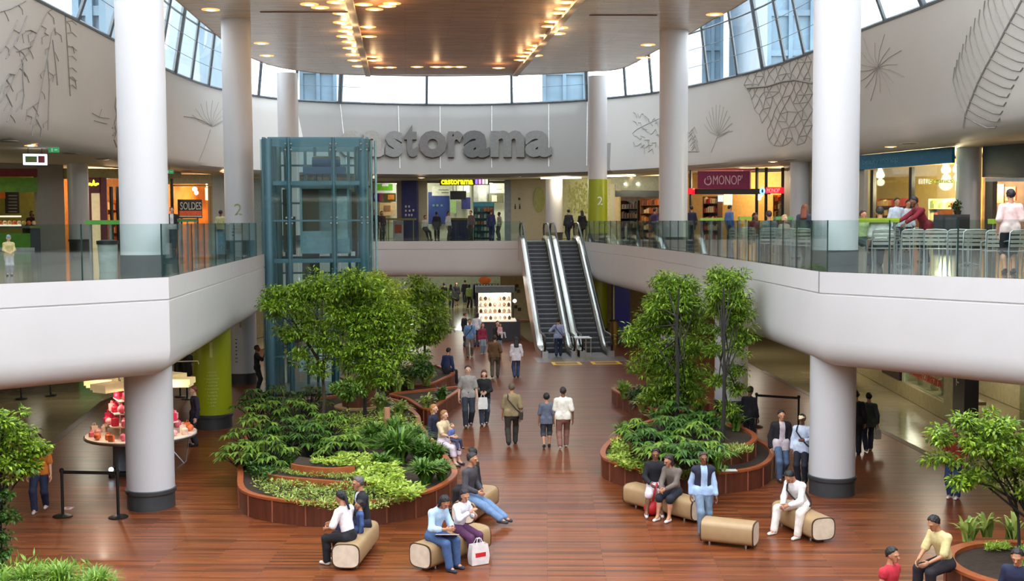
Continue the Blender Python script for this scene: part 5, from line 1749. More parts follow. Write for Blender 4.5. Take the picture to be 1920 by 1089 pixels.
m.tube([(0.25, 0, 2.35), (0.25, 0, 2.68), (1.4, 0.1, 2.7), (1.42, 0.1, 2.62)], 0.014, 5)
m.tube([(-0.4, 0, 2.35), (-0.4, 0, 2.75), (0.0, 0.1, 2.76)], 0.014, 5)
m.build('lamp_arm', M_steel, t)
m = MB()
m.tube([(1.25, -0.3, 0.86), (1.18, -0.35, 0.3), (0.95, -0.3, 0.12)], 0.018, 5)
m.tube([(0.9, -0.5, 0.6), (1.15, -0.4, 0.25)], 0.018, 5)
m.build('brace', M_steel, t)
pinks = [C(206, 40, 84), C(236, 120, 140), C(230, 170, 170), C(190, 30, 60), C(240, 210, 190), C(220, 110, 60)]
def goods(kind, x, y, z, s, m_, label, cat, grp):
    g = MB()
    if kind == 'bag':
        g.obox((0, 0, s * 0.5), (s * 0.4, 0, 0), (0, s * 0.22, 0), (0, 0, s * 0.5))
        g.tube([(-s * 0.2, 0, s), (-s * 0.15, 0, s * 1.35), (s * 0.15, 0, s * 1.35), (s * 0.2, 0, s)], s * 0.04, 5)
    elif kind == 'ball':
        g.ball((0, 0, s * 0.5), s * 0.5, n=10, m=7)
        g.cyl((0, 0, s * 0.95), (0, 0, s * 1.12), s * 0.08, n=6)
    else:
        g.lathe([(s * 0.3, 0), (s * 0.42, s * 0.15), (s * 0.42, s * 0.7), (s * 0.2, s * 0.9), (s * 0.2, s * 1.05)], n=10)
    o = g.build('gift_' + ('bag' if kind == 'bag' else 'ball' if kind == 'ball' else 'jar'), m_, loc=(x, y, z))
    o.rotation_euler = (0, 0, rnd.uniform(0, 3))
    return tag(o, label, cat, grp)
for k in range(30):
    a = R(k * 12)
    r = 1.16 if k % 2 else 1.02
    goods(('bag', 'ball', 'jar')[k % 3], KX + r * math.cos(a), KY + r * math.sin(a), 0.931, rnd.uniform(0.14, 0.2), pinks[rnd.choice((0, 1, 2, 4, 4, 5, 5))], 'small orange or pink gift on the round counter of the stall', 'gift', 'gifts on the stall counter')
for z, r, n in ((1.231, 0.8, 18), (1.531, 0.68, 16), (1.831, 0.56, 13)):
    for k in range(n):
        a = 2 * PI * k / n
        goods(('bag', 'jar', 'ball')[k % 3], KX + r * math.cos(a), KY + r * math.sin(a), z, rnd.uniform(0.17, 0.22), pinks[rnd.choice((0, 0, 1, 1, 2, 3))], 'pink gift on the upper tiers of the stall', 'gift', 'gifts on the stall tiers')
for x, y in ((-0.75, -0.75), (0.75, -0.75)):
    l = lamp(KX + x, KY + y, 2.02, 34, (1, 0.85, 0.7), 0.06)
for k, (dx, dy, lab) in enumerate(((0.55, -0.62, 'small lit floor lamp at the right foot of the pink stall'), (-0.5, -0.75, 'small lit floor lamp at the left foot of the pink stall'))):
    t = thing('floor_spot', lab, 'lamp', (KX + dx, KY + dy, 0))
    MB().lathe([(0.07, 0), (0.07, 0.14), (0.05, 0.16)], n=12).build('body', M_dark, t)
    MB().ball((0, -0.02, 0.19), 0.06, n=10, m=6).build('lamp', mat('blue_white_lamp', (1, 1, 1), 0.5, emit=(0.7, 0.85, 1), es=5), t)
# ---- bright stall on the far axis
q = P(930, 640)
KX2, KY2 = q.x - 0.05, q.y + 0.9
t = thing('market_stall', 'dark stall with a bright lit white display, left of the escalator foot', 'stall', (KX2, KY2, 0), R(3))
MB().box((0.15, 0, 0.5), (2.2, 1.3, 1.0)).build('base', mat('stall_dark', srgb(62, 62, 70), 0.4), t, smooth=0)
MB().box((0.05, -0.1, 1.03), (2.0, 1.5, 0.07)).build('counter_top', mat('lit_counter', srgb(250, 236, 216), 0.4, emit=(1, 0.9, 0.75), es=0.5), t, smooth=0)
MB().box((0.0, 0.5, 1.75), (1.7, 0.06, 1.4)).build('back_panel', mat('lit_display', srgb(255, 236, 210), 0.4, emit=(1, 0.86, 0.68), es=0.9), t, smooth=0)
MB().box((0.0, 0.1, 2.6), (2.0, 1.0, 0.32)).build('canopy', mat('stall_slate', srgb(84, 90, 92), 0.4), t, smooth=0)
for x in (-0.95, 0.95):
    MB().box((x, 0.45, 1.75), (0.07, 0.07, 1.5)).build('post', M_dark, t, smooth=0)
for z in (1.35, 1.68, 2.0):
    MB().box((0, 0.3, z), (1.7, 0.34, 0.03)).build('shelf', C(230, 220, 206), t, smooth=0)
MB().box((1.45, 0.1, 0.95), (0.9, 0.5, 0.1)).build('side_tray', mat('tray_brown', srgb(120, 74, 50), 0.4), t, smooth=0)
for z in (1.066, 1.366, 1.696, 2.016):
    for k in range(7):
        x, y = -0.72 + k * 0.24, (-0.35 if z < 1.1 else 0.3)
        p = Matrix.Rotation(R(3), 3, 'Z') @ Vector((x, y, 0))
        goods(('jar', 'ball')[k % 2], KX2 + p.x, KY2 + p.y, z, 0.19, (C(240, 220, 190), C(90, 70, 60), C(220, 180, 140), C(250, 240, 226))[(k * 3 + int(z * 7)) % 4], 'pale jar or bauble on the shelves of the bright stall', 'jar', 'jars on the bright stall')
lamp(KX2, KY2 - 0.2, 2.3, 26, (1, 0.86, 0.66), 0.1)
for px, py, lab in ((948, 546, 'tiny round lamp at the right end of the stall canopy'), (965, 564, 'pink glowing round lamp right of the bright stall')):
    q = PD(px, py, KY2 + 0.1)
    tag(MB().ball(q, 0.1, n=10, m=6).build('ball_lamp', mat('pink_lamp', (1, 1, 1), 0.5, emit=(1, 0.75, 0.75), es=3)), lab, 'lamp')

t = thing('paper_scrap', 'small red and white paper lying on the floor beside the left belt barrier', 'paper', P(127, 953))
MB().box((0, 0, 0.004), (0.2, 0.2, 0.006)).build('sheet', C(220, 200, 200), t, smooth=0)
MB().box((0, 0, 0.009), (0.08, 0.08, 0.004)).build('red_mark', C(190, 50, 50), t, smooth=0)
# ================================================================== planters and plants
M_pl = mat('planter_boards', srgb(96, 50, 34), 0.42, var=0.25, scale=2.0, stretch=(6, 6, 0.4))
M_rim = mat('planter_rim', srgb(158, 84, 48), 0.4, var=0.15)
M_soil = mat('soil', srgb(52, 38, 26), 0.9, var=0.3, scale=10, bump=0.5)
def planter(outline, h, label, closed=True, n=8, th=0.11, z0=0.0, soil=True, soil_drop=0.07):
    pts = spline([(x, y, 0) for x, y in outline], n, True)
    a = sum(pts[i].x * pts[(i + 1) % len(pts)].y - pts[(i + 1) % len(pts)].x * pts[i].y for i in range(len(pts)))
    if a < 0:
        pts.reverse()
    t = thing('planter', label, 'planter', (0, 0, 0))
    def off(d):
        o = []
        for i, p in enumerate(pts):
            q = (pts[(i + 1) % len(pts)] - pts[i - 1]).normalized()
            o.append(p + Vector((-q.y, q.x, 0)) * d)
        return o
    o0, o1 = off(0.0), off(th)
    cl = lambda ring, z: [(p.x, p.y, z) for p in ring]
    bw = MB().loft([cl(o0, z0), cl(o0, z0 + h - 0.05)], True)
    nb = len(bw.f)
    r0 = off(-0.02)
    MB().loft([cl(r0, z0 + h - 0.05), cl(r0, z0 + h), cl(o1, z0 + h), cl(o1, z0 + h - 0.3)], True).build('rim', M_rim, t, smooth=30)
    if soil:
        ring = off(th * 0.8)
        b = MB()
        b.add(cl(ring, z0 + h - soil_drop), [tuple(range(len(ring)))])
        b.build('soil', M_soil, t, smooth=0)
    # joints between the boards
    L = 0.0
    for i in range(len(pts)):
        L += (pts[i] - pts[i - 1]).length
        if L > 0.55:
            L = 0
            bw.box((o0[i].x, o0[i].y, z0 + (h - 0.05) / 2), (0.03, 0.03, h - 0.06))
    o = bw.build('board_wall', M_pl, t, smooth=40)
    o.data.materials.append(mat('planter_joint', srgb(140, 80, 56), 0.5))
    for p in o.data.polygons[nb:]:
        p.material_index = 1
    return t
planter([(-3.7, 22.65), (-2.0, 23.3), (-1.28, 25.0), (-1.5, 26.8), (-1.95, 28.7), (-2.5, 31.3), (-2.8, 33.3), (-3.7, 36), (-5.5, 37.0), (-7.0, 35.2), (-7.2, 31.5), (-6.75, 28.2), (-6.2, 25.6), (-5.5, 23.5)], 0.5,
        'long rounded timber planter in the left half of the hall, under the leafy trees')
planter([(-2.55, 34.0), (-2.1, 36), (-1.72, 38.3), (-1.85, 38.75), (-2.8, 38.2), (-4.0, 37.2), (-3.4, 36.2)], 0.5, 'pointed timber planter behind the man in the grey T-shirt', n=6)
planter([(-2.95, 39.4), (-2.4, 41), (-2.15, 42.2), (-2.35, 42.7), (-3.0, 44.6), (-4.4, 44.4), (-4.75, 41.5), (-4.4, 39.6)], 0.5, 'second pointed timber planter, beside the person in dark blue sitting on its edge', n=6)
planter([(4.2, 25.15), (2.95, 25.6), (2.15, 26.9), (2.4, 28.8), (3.2, 30.5), (4.2, 31.8), (5.2, 31.6), (5.8, 30.6), (6.25, 29.3), (6.35, 27.6), (5.6, 25.8)], 0.5,
        'round timber planter in the right half of the hall, under the slender tree')
planter([(4.5, 26.2), (3.1, 27.0), (2.95, 28.6), (3.9, 30.3), (5.0, 30.3), (5.75, 29.2), (5.95, 27.8), (5.5, 26.6)], 0.42, 'raised inner timber ring of the right round planter', z0=0.43)
planter([(4.1, 34.0), (3.7, 36.0), (3.35, 37.8), (3.5, 38.3), (4.6, 38.5), (5.9, 37.4), (6.1, 35.4), (5.2, 33.6)], 0.5, 'pointed timber planter behind the right round one', n=6)
planter([(8.5 + 1.42 * math.cos(R(a)), 18.3 + 1.42 * math.sin(R(a))) for a in range(0, 360, 30)], 0.5, 'round timber planter at the right bottom corner', n=4, th=0.16)
planter([(-7.5 + 1.4 * math.cos(R(a)), 16.7 + 1.35 * math.sin(R(a))) for a in range(0, 360, 30)], 0.5, 'timber planter with tall grass at the left bottom corner', n=4)
# low curved steps inside the left planter
def low_step(px, z, h, label):
    pts = spline([P(x, y, z) for x, y in px], 6)
    t = thing('planter_step', label, 'planter edge')
    b = MB()
    b.loft([[(p.x, p.y, z - h) for p in pts], [(p.x, p.y, z) for p in pts], [(p.x, p.y + 0.09, z) for p in pts], [(p.x, p.y + 0.09, z - h) for p in pts]])
    b.build('board', M_rim, t, smooth=30)
    back = [(p.x, p.y + 0.05, z - 0.03) for p in pts]
    far_ = [(p.x, p.y + 1.0, z - 0.03) for p in pts]
    MB().loft([back, far_]).build('soil', M_soil, t, smooth=0)
low_step([(500, 888), (530, 894), (600, 900), (650, 903), (700, 901)], 0.60, 0.2, 'lower curved timber step inside the left planter')
low_step([(545, 870), (575, 875), (620, 878), (665, 874)], 0.76, 0.3, 'upper curved timber step inside the left planter')

# ---------------- leaves
def leaves(B, D, N, L, Wd, droop=0.15, fold=0.12):
    """folded four point leaves; all arrays n x 3 / n"""
    D = D / np.linalg.norm(D, axis=1, keepdims=True)
    N = N - D * np.sum(N * D, axis=1, keepdims=True)
    N = N / (np.linalg.norm(N, axis=1, keepdims=True) + 1e-9)
    S = np.cross(D, N)
    L, Wd = L[:, None], Wd[:, None]
    mid = B + D * L * 0.45
    tip = B + D * L - N * L * droop
    l = mid - S * Wd * 0.5 + N * Wd * fold
    r = mid + S * Wd * 0.5 + N * Wd * fold
    V = np.stack([B, r, tip, l, mid - N * Wd * 0.02], axis=1).reshape(-1, 3)
    n = len(B)
    o = np.arange(n)[:, None] * 5
    F = np.concatenate([o + np.array([[0, 1, 2, 4]]), o + np.array([[0, 4, 2, 3]])], axis=0)
    return V, F
def rand_unit(n, rng):
    v = rng.normal(size=(n, 3))
    return v / np.linalg.norm(v, axis=1, keepdims=True)
LM = {'ficus': leaf_mat('leaf_ficus', srgb(38, 80, 18), srgb(172, 204, 60), 0.35, 0.35),
      'ficus_light': leaf_mat('leaf_ficus_light', srgb(110, 146, 36), srgb(206, 216, 86), 0.35, 0.35),
      'bamboo': leaf_mat('leaf_bamboo', srgb(42, 86, 20), srgb(170, 202, 64), 0.4, 0.35),
      'dark': leaf_mat('leaf_dark', srgb(20, 50, 22), srgb(92, 134, 52), 0.32, 0.25),
      'palm': leaf_mat('leaf_palmate', srgb(32, 66, 24), srgb(140, 174, 68), 0.35, 0.3),
      'strap': leaf_mat('leaf_strap', srgb(42, 86, 32), srgb(126, 164, 66), 0.36, 0.25),
      'bright': leaf_mat('leaf_bright', srgb(78, 122, 36), srgb(212, 224, 130), 0.35, 0.3),
      'lime': leaf_mat('leaf_lime', srgb(126, 160, 46), srgb(204, 218, 100), 0.45, 0.3),
      'fine': leaf_mat('leaf_fine', srgb(112, 142, 52), srgb(184, 196, 100), 0.5, 0.3),
      'grass': leaf_mat('leaf_grass', srgb(76, 128, 40), srgb(168, 196, 84), 0.45, 0.3)}
M_bark = mat('bark', srgb(84, 72, 58), 0.85, var=0.25, scale=12, bump=0.4)
M_bark2 = mat('bark_dark', srgb(40, 36, 30), 0.85, var=0.25, scale=12)
def crown(name, blobs, m, parent, leaf=0.12, dens=420, seed=1, thin=0.42, sub=0.3):
    """blobs: (x, y, z, r) in the parent's frame; each blob is built of small tufts"""
    rng = np.random.default_rng(seed)
    Bs, Ds, Ns = [], [], []
    for x, y, z, r in blobs:
        nt = max(7, int(30 * (r / 0.7) ** 1.6))
        tuft = rand_unit(nt, rng) * (rng.random((nt, 1)) ** 0.4) * r * 0.86
        tuft[:, 2] *= 0.8
        for tx, ty, tz in tuft:
            nl = max(8, int(dens / 26 * 3.4))
            rr = sub * (0.6 + 0.5 * rng.random())
            u = rand_unit(nl, rng)
            u[:, 2] = u[:, 2] * 0.7 + 0.12
            q = u * rr * (0.35 + 0.65 * rng.random((nl, 1)))
            q[:, 2] *= 0.65
            Bs.append(q + np.array([x + tx, y + ty, z + tz]))
            d = u + rand_unit(nl, rng) * 0.6 + np.array([0, 0, -0.25])
            Ds.append(d)
            Ns.append(np.array([0, 0, 1.0]) + rand_unit(nl, rng) * 0.55)
    B, D, N = np.concatenate(Bs), np.concatenate(Ds), np.concatenate(Ns)
    n = len(B)
    L = leaf * (0.7 + 0.6 * rng.random(n))
    V, F = leaves(B, D, N, L, L * thin, 0.2)
    return np_mesh(name, V, F, m, parent)
def pxblobs(px, Y, org, jit=0.35, seed=3, scale=1.0):
    r_ = random.Random(seed)
    out = []
    for x, y, r in px:
        q = PD(x, y, Y)
        out.append((q.x - org[0], q.y - org[1] + r_.uniform(-jit, jit), q.z - org[2], r * scale))
    return out
def tree(name, label, base, Y, px, m, bark, stems, leaf=0.12, dens=420, seed=1, thin=0.42, sub=0.3, r0=0.055, group=None, jit=0.35):
    t = thing(name, label, 'tree', base)
    bl = pxblobs(px, Y, base, jit, seed)
    crown('foliage', bl, m, t, leaf, dens, seed, thin, sub)
    for st in stems:
        pth = [Vector(p) for p in st]
        MB().tube(spline(pth, 5), [r0 * (1 - 0.6 * k / (5 * (len(pth) - 1))) for k in range(5 * (len(pth) - 1) + 1)], 8).build('trunk', bark, t)
    top = Vector(stems[0][-1])
    b = MB()
    for k, (x, y, z, r) in enumerate(bl):
        f = 0.35 + 0.5 * ((k * 7) % 10) / 10
        st = [Vector(p) for p in stems[k % len(stems)]]
        i = min(len(st) - 2, int(f * (len(st) - 1)))
        p = st[i].lerp(st[i + 1], f * (len(st) - 1) - i)
        q = Vector((x, y, z))
        b.tube([p, (p + q) / 2 + Vector((0, 0, 0.1)), q], [0.022, 0.016, 0.008], 5)
    b.build('branches', bark, t)
    return t
def G3(px, py, z):
    q = P(px, py, z)
    return (q.x, q.y, z)
b0 = G3(605, 790, 0.42)
tree('ficus_tree', 'leafy tree with spreading crown in front of the glass lift, leftmost of the left trees', b0, 32.0, [(600, 540, .66), (560, 570, .72), (525, 572, .5), (508, 568, .3), (545, 545, .5), (585, 612, .62), (624, 562, .55), (560, 668, .36), (596, 690, .34), (536, 628, .36), (612, 640, .5), (515, 548, .2)],
     LM['ficus'], M_bark, [[(0, 0, 0), (0.05, 0.05, 0.7), (0.0, 0.1, 1.5), (0.2, 0.1, 2.0), (-0.2, 0.1, 3.1)], [(0.0, 0.1, 1.5), (-0.4, 0.2, 2.2), (-0.9, 0.2, 2.9)]], 0.11, 430, 2)
b0 = G3(684, 792, 0.42)
tree('ficus_tree', 'broad leafy tree with the largest crown, at the middle of the left planter', b0, 31.6, [(652, 538, .6), (700, 560, .85), (738, 600, .75), (640, 600, .7), (690, 640, .9), (650, 672, .62), (722, 690, .62), (748, 650, .5), (664, 590, .7), (712, 610, .85), (690, 705, .5), (668, 524, .42)],
     LM['ficus'], M_bark2, [[(0, 0, 0), (0.02, 0, 0.9), (0.05, 0.1, 1.8), (0.1, 0.1, 3.2)], [(0.05, 0.1, 1.6), (-0.3, 0.1, 2.4), (-0.5, 0.1, 3.3)]], 0.115, 460, 5)
b0 = (-4.05, 34.2, 0.42)
tree('ficus_tree', 'yellow green tree top just behind the largest left crown', b0, 34.2, [(716, 522, .5), (738, 548, .55), (700, 540, .5), (748, 585, .45), (722, 575, .55)],
     LM['ficus_light'], M_bark, [[(0, 0, 0), (0.05, 0, 1.5), (0.1, 0.05, 3.4)]], 0.11, 400, 7)
b0 = (-3.35, 43.0, 0.42)
tree('ficus_tree', 'round crowned tree at the back right of the left trees, near the corridor', b0, 42.5, [(790, 545, .8), (770, 588, .8), (816, 590, .66), (800, 628, .72), (762, 560, .6), (822, 560, .5), (775, 640, .6), (790, 672, .5), (826, 620, .42), (745, 620, .6)],
     LM['ficus'], M_bark2, [[(0, 0, 0), (0.05, 0, 1.0), (0, 0.05, 2.0), (-0.1, 0.05, 3.2)]], 0.13, 400, 9)
b0 = G3(652, 792, 0.42)
tree('topiary_tree', 'small ball shaped tree on a bare stem in front of the wooden tub', b0, 30.2, [(650, 722, .36), (636, 730, .24), (666, 732, .24), (650, 738, .24)], LM['palm'], M_bark, [[(0, 0, 0), (0.01, 0, 0.5), (0, 0, 1.0)]], 0.11, 520, 11, 0.4, 0.16, 0.045, None, 0.15)
b0 = G3(1258, 795, 0.84)
tree('bamboo_tree', 'tall dense tree with feathery crown in the right planter, left of the slender tree', (b0[0], b0[1] - 1.0, 0.8), 30.6, [(1262, 558, .78), (1242, 600, .68), (1286, 598, .66), (1204, 622, .4), (1182, 628, .24), (1230, 650, .72), (1290, 650, .62), (1260, 690, .74), (1220, 690, .55), (1300, 700, .45), (1255, 735, .6), (1285, 740, .5), (1225, 735, .45), (1280, 536, .5), (1250, 532, .46), (1262, 590, .7), (1300, 570, .4), (1225, 580, .5)],
     LM['bamboo'], M_bark2, [[(0, 0, 0), (0.03, 0, 1.2), (0, 0.02, 2.4), (0.05, 0, 3.6)]], 0.13, 460, 13, 0.3, 0.3)
m = MB()
rr = random.Random(3)
b0 = G3(1357, 818, 0.84)
tree('bamboo_tree', 'slender airy tree with thin dark stem before the white column, right planter', (b0[0] - 0.1, b0[1] - 0.4, 0.8), 28.8, [(1358, 532, .42), (1374, 556, .4), (1348, 574, .4), (1386, 596, .36), (1360, 626, .36), (1381, 652, .3), (1343, 655, .26), (1370, 698, .3), (1350, 722, .24), (1386, 735, .26), (1362, 765, .22), (1366, 590, .4), (1350, 514, .28), (1395, 630, .26), (1372, 528, .4), (1340, 548, .36), (1390, 572, .34)],
     LM['bamboo'], M_bark2, [[(0, 0, 0), (0.03, 0, 1.2), (0.02, 0.02, 2.4), (0.0, 0, 3.7)]], 0.115, 520, 15, 0.32, 0.26)
b0 = (-8.9, 19.6, 0.0)
t = tree('ficus_tree', 'bright leafy tree at the left picture edge, before the person in orange', b0, 19.6, [(18, 800, .46), (34, 860, .34), (56, 848, .16), (8, 872, .46), (40, 828, .34), (-20, 830, .6), (48, 882, .14), (2, 780, .3)],
         LM['ficus'], M_bark2, [[(0, 0, 0), (0, 0, 1.2), (0.1, 0, 2.6)]], 0.085, 420, 17, 0.5, 0.2)
crown('hanging_foliage', pxblobs([(2, 930, .22), (8, 970, .2), (4, 1010, .18), (-12, 960, .3), (-4, 1040, .16)], 19.4, b0, 0.1), LM['dark'], t, 0.08, 420, 18, 0.5, 0.18)
b0 = G3(1872, 1020, 0.42)
tree('ficus_tree', 'leafy tree with thin crossing stems in the right bottom corner planter', (b0[0] + 0.1, b0[1] - 0.6, 0.42), 18.9, [(1820, 830, .42), (1772, 822, .22), (1870, 808, .44), (1840, 872, .46), (1902, 850, .46), (1778, 872, .26), (1882, 902, .42), (1944, 822, .44), (1932, 900, .42), (1800, 898, .2), (1850, 800, .34), (1810, 790, .2)],
     LM['ficus'], M_bark2, [[(0, 0, 0), (-0.03, 0, 0.6), (-0.08, 0.05, 1.2), (0.1, 0, 1.9)], [(0.1, 0.1, 0), (0.22, 0.1, 0.5), (0.35, 0.1, 1.1), (0.5, 0.1, 1.7)], [(0.05, -0.1, 0), (0.15, -0.1, 0.5), (0.0, 0, 1.0)]], 0.09, 430, 21, 0.45, 0.2, 0.03)
# wooden tub
t = thing('wooden_tub', 'brown wooden tub standing behind the ball shaped tree', 'tub', (-4.72, 34.9, 0.43))
MB().lathe([(0.5, 0), (0.56, 0.95)], n=28).build('staves', mat('tub_brown', srgb(110, 66, 46), 0.5, var=0.2, scale=3, stretch=(5, 5, 0.5)), t)
MB().lathe([(0.75, -0.02), (0.75, 0.05)], n=28).build('plinth', mat('tub_plinth', srgb(196, 160, 110), 0.6), t)

# ---------------- smaller plants
def palmate(label, x, y, z, r=0.5, h=0.6, seed=1, m='palm', n=16, name='umbrella_shrub'):
    """stems that end in rosettes of narrow drooping leaflets"""
    rng = np.random.default_rng(seed)
    t = thing(name, label, 'shrub', (x, y, z))
    Bs, Ds, Ns, Ls = [], [], [], []
    sb = MB()
    for k in range(n):
        a = 2 * PI * k * 0.618 + rng.random()
        f = math.sqrt((k + 0.5) / n)
        tip = Vector((r * f * math.cos(a), r * f * math.sin(a), h * (1.05 - 0.55 * f * f) * (0.8 + 0.3 * rng.random())))
        sb.tube([(tip.x * 0.2, tip.y * 0.2, 0), (tip.x * 0.6, tip.y * 0.6, tip.z * 0.6), tip], [0.016, 0.012, 0.007], 5)
        nl = 9
        for j in range(nl):
            b_ = 2 * PI * j / nl + rng.random() * 0.3
            Bs.append((tip.x, tip.y, tip.z))
            Ds.append((math.cos(b_) + tip.x * 0.5, math.sin(b_) + tip.y * 0.5, -0.12 - 0.25 * rng.random()))
            Ns.append((0, 0, 1))
            Ls.append(0.24 * (0.75 + 0.5 * rng.random()))
    B, D, N, L = map(np.array, (Bs, Ds, Ns, Ls))
    V, F = leaves(B.astype(float), D.astype(float), N.astype(float), L, L * 0.3, 0.22)
    np_mesh('foliage', V, F, LM[m], t)
    sb.build('stems', M_bark2, t)
    return t
def straps(label, x, y, z, r=0.5, h=0.5, n=90, w=0.03, seed=1, m='strap', name='strap_leaf_plant', parent=None, arch=1.0):
    rng = np.random.default_rng(seed)
    V, F = [], []
    for k in range(n):
        a = rng.random() * 2 * PI
        L = (0.65 + 0.45 * rng.random())
        out = r * L * (0.3 + 0.7 * rng.random())
        hh = h * L * (1.15 - 0.4 * out / r)
        ca, sa = math.cos(a), math.sin(a)
        bx, by = (rng.random() - 0.5) * 0.16 * r * 2, (rng.random() - 0.5) * 0.16 * r * 2
        o = len(V)
        for j in range(5):
            f = j / 4
            rr_ = out * f ** 1.3
            zz = hh * (1.9 * f - (0.9 + 0.35 * arch * out / r) * f * f)
            ww = w * (1 - f ** 3) * (0.6 + 0.4 * min(1, f * 4)) + 0.002
            cx, cy = bx + ca * rr_, by + sa * rr_
            V.append((cx - sa * ww, cy + ca * ww, zz))
            V.append((cx + sa * ww, cy - ca * ww, zz))
        for j in range(4):
            F.append((o + 2 * j, o + 2 * j + 1, o + 2 * j + 3, o + 2 * j + 2))
    t = thing(name, label, 'plant', (x, y, z)) if parent is None else parent
    np_mesh('foliage', V, F, LM[m], t)
    return t
def carpet(name, label, poly_px, z, m, n, leaf, h=0.12, seed=1, thin=0.6, upright=0.4):
    """ground cover over an outline given in the survey"""
    rng = np.random.default_rng(seed)
    pts = [P(x, y, z) for x, y in poly_px]
    xs, ys = [p.x for p in pts], [p.y for p in pts]
    B = []
    def inside(x, y):
        c = False
        for i in range(len(pts)):
            a, b_ = pts[i], pts[i - 1]
            if (a.y > y) != (b_.y > y) and x < (b_.x - a.x) * (y - a.y) / (b_.y - a.y) + a.x:
                c = not c
        return c
    while len(B) < n:
        x, y = min(xs) + rng.random() * (max(xs) - min(xs)), min(ys) + rng.random() * (max(ys) - min(ys))
        if inside(x, y):
            B.append((x, y, z + rng.random() * h * (0.7 + 0.5 * math.sin(x * 5) * math.sin(y * 4))))
    B = np.array(B)
    D = rand_unit(n, rng)
    D[:, 2] = np.abs(D[:, 2]) * upright + 0.1
    N = np.array([0, 0, 1.0]) + rand_unit(n, rng) * 0.4
    L = leaf * (0.7 + 0.6 * rng.random(n))
    V, F = leaves(B, D, N, L, L * thin, 0.15)
    o = np_mesh(name, V, F, LM[m])
    return tag(o, label, 'ground cover', None, 'stuff')
# left planter
carpet('groundcover', 'lime green heart leaved ground cover at the right front of the left planter', [(700, 862), (745, 870), (760, 905), (800, 922), (780, 938), (720, 930), (680, 905), (660, 880)], 0.62, 'lime', 1500, 0.12, 0.16, 1)
carpet('groundcover', 'fine pale creeping plants between the two timber steps', [(505, 884), (560, 884), (660, 886), (700, 890), (698, 900), (640, 900), (560, 893)], 0.58, 'fine', 1600, 0.07, 0.1, 2, 0.3, 1.2)
carpet('groundcover', 'mixed low green plants along the front rim of the left planter', [(470, 905), (520, 905), (700, 915), (800, 925), (780, 942), (700, 958), (620, 958), (540, 945), (490, 925)], 0.46, 'fine', 2600, 0.09, 0.14, 3, 0.4, 0.8)
carpet('groundcover', 'yellow green ground cover behind the upper timber step', [(580, 866), (640, 855), (700, 858), (690, 874), (640, 876), (590, 874)], 0.74, 'lime', 700, 0.09, 0.12, 4)
carpet('groundcover', 'sunny yellow green moss bank around the two thin trunks', [(600, 800), (650, 782), (720, 778), (790, 800), (800, 830), (740, 832), (650, 828)], 0.5, 'lime', 2600, 0.09, 0.3, 5, 0.5)
carpet('groundcover', 'dark leafy ground cover filling the left rim of the planter', [(462, 890), (480, 850), (540, 850), (560, 872), (520, 895), (500, 908)], 0.48, 'dark', 1300, 0.12, 0.25, 6, 0.45)
pl = [(455, 862, .5, .42, 'palm', 'umbrella shrub reaching out over the left rim of the left planter'), (480, 835, .62, .55, 'palm', 'umbrella shrub second from the left rim, beside the dark ground cover'), (500, 800, .6, .6, 'palm', 'umbrella shrub under the left edge of the lift'),
      (540, 835, .62, .55, 'dark', 'dark umbrella shrub behind the upper timber step, left one'), (585, 842, .55, .5, 'dark', 'dark umbrella shrub behind the upper timber step, right one'), (560, 800, .55, .6, 'palm', 'umbrella shrub in front of the bent trunk'),
      (612, 812, .5, .5, 'palm', 'light umbrella shrub left of the ball shaped tree'), (520, 770, .6, .6, 'dark', 'dark umbrella shrub at the foot of the lift, left one'), (580, 765, .55, .55, 'dark', 'dark umbrella shrub at the foot of the lift, right one'),
      (640, 850, .5, .42, 'palm', 'umbrella shrub with pale fronds in the centre of the left planter'), (505, 868, .55, .5, 'palm', 'low umbrella shrub beside the left end of the lower timber step'), (478, 772, .5, .55, 'dark', 'dark umbrella shrub left of the lift foot')]
for k, (px, py, r, h, m_, lab) in enumerate(pl):
    q = P(px, py + 12, 0.45)
    palmate(lab, q.x, q.y, 0.43, r * 1.15, h * 1.5, 30 + k, m_, 26)
st = [(745, 868, .85, .62, 150, 'strap', 'largest strap leaved clump in the left planter, beside the lime ground cover'), (700, 838, .6, .5, 100, 'strap', 'strap leaved clump in front of the two thin trunks'), (798, 905, .55, .42, 110, 'strap', 'strap leaved clump at the right rim of the left planter'),
      (775, 845, .6, .5, 100, 'strap', 'strap leaved clump behind the two seated women'), (662, 852, .5, .42, 80, 'strap', 'strap leaved clump left of the largest one'), (715, 885, .5, .36, 70, 'strap', 'low strap leaved clump between the largest one and the lime ground cover'),
      (600, 855, .5, .45, 70, 'strap', 'strap leaved clump beside the dark umbrella shrubs'),
      (815, 872, .5, .42, 90, 'strap', 'strap leaved clump below the seated woman in white trousers'), (790, 870, .6, .5, 100, 'strap', 'strap leaved clump right behind the largest one'), (740, 830, .55, .5, 90, 'strap', 'strap leaved clump between the moss bank and the largest one'), (828, 898, .4, .36, 70, 'strap', 'small strap leaved clump at the far right end of the left planter rim')]
for k, (px, py, r, h, n, m_, lab) in enumerate(st):
    q = P(px, py, 0.45)
    straps(lab, q.x, q.y, 0.43, r * 1.15, h * 1.5, n * 2, 0.028, 60 + k, m_)
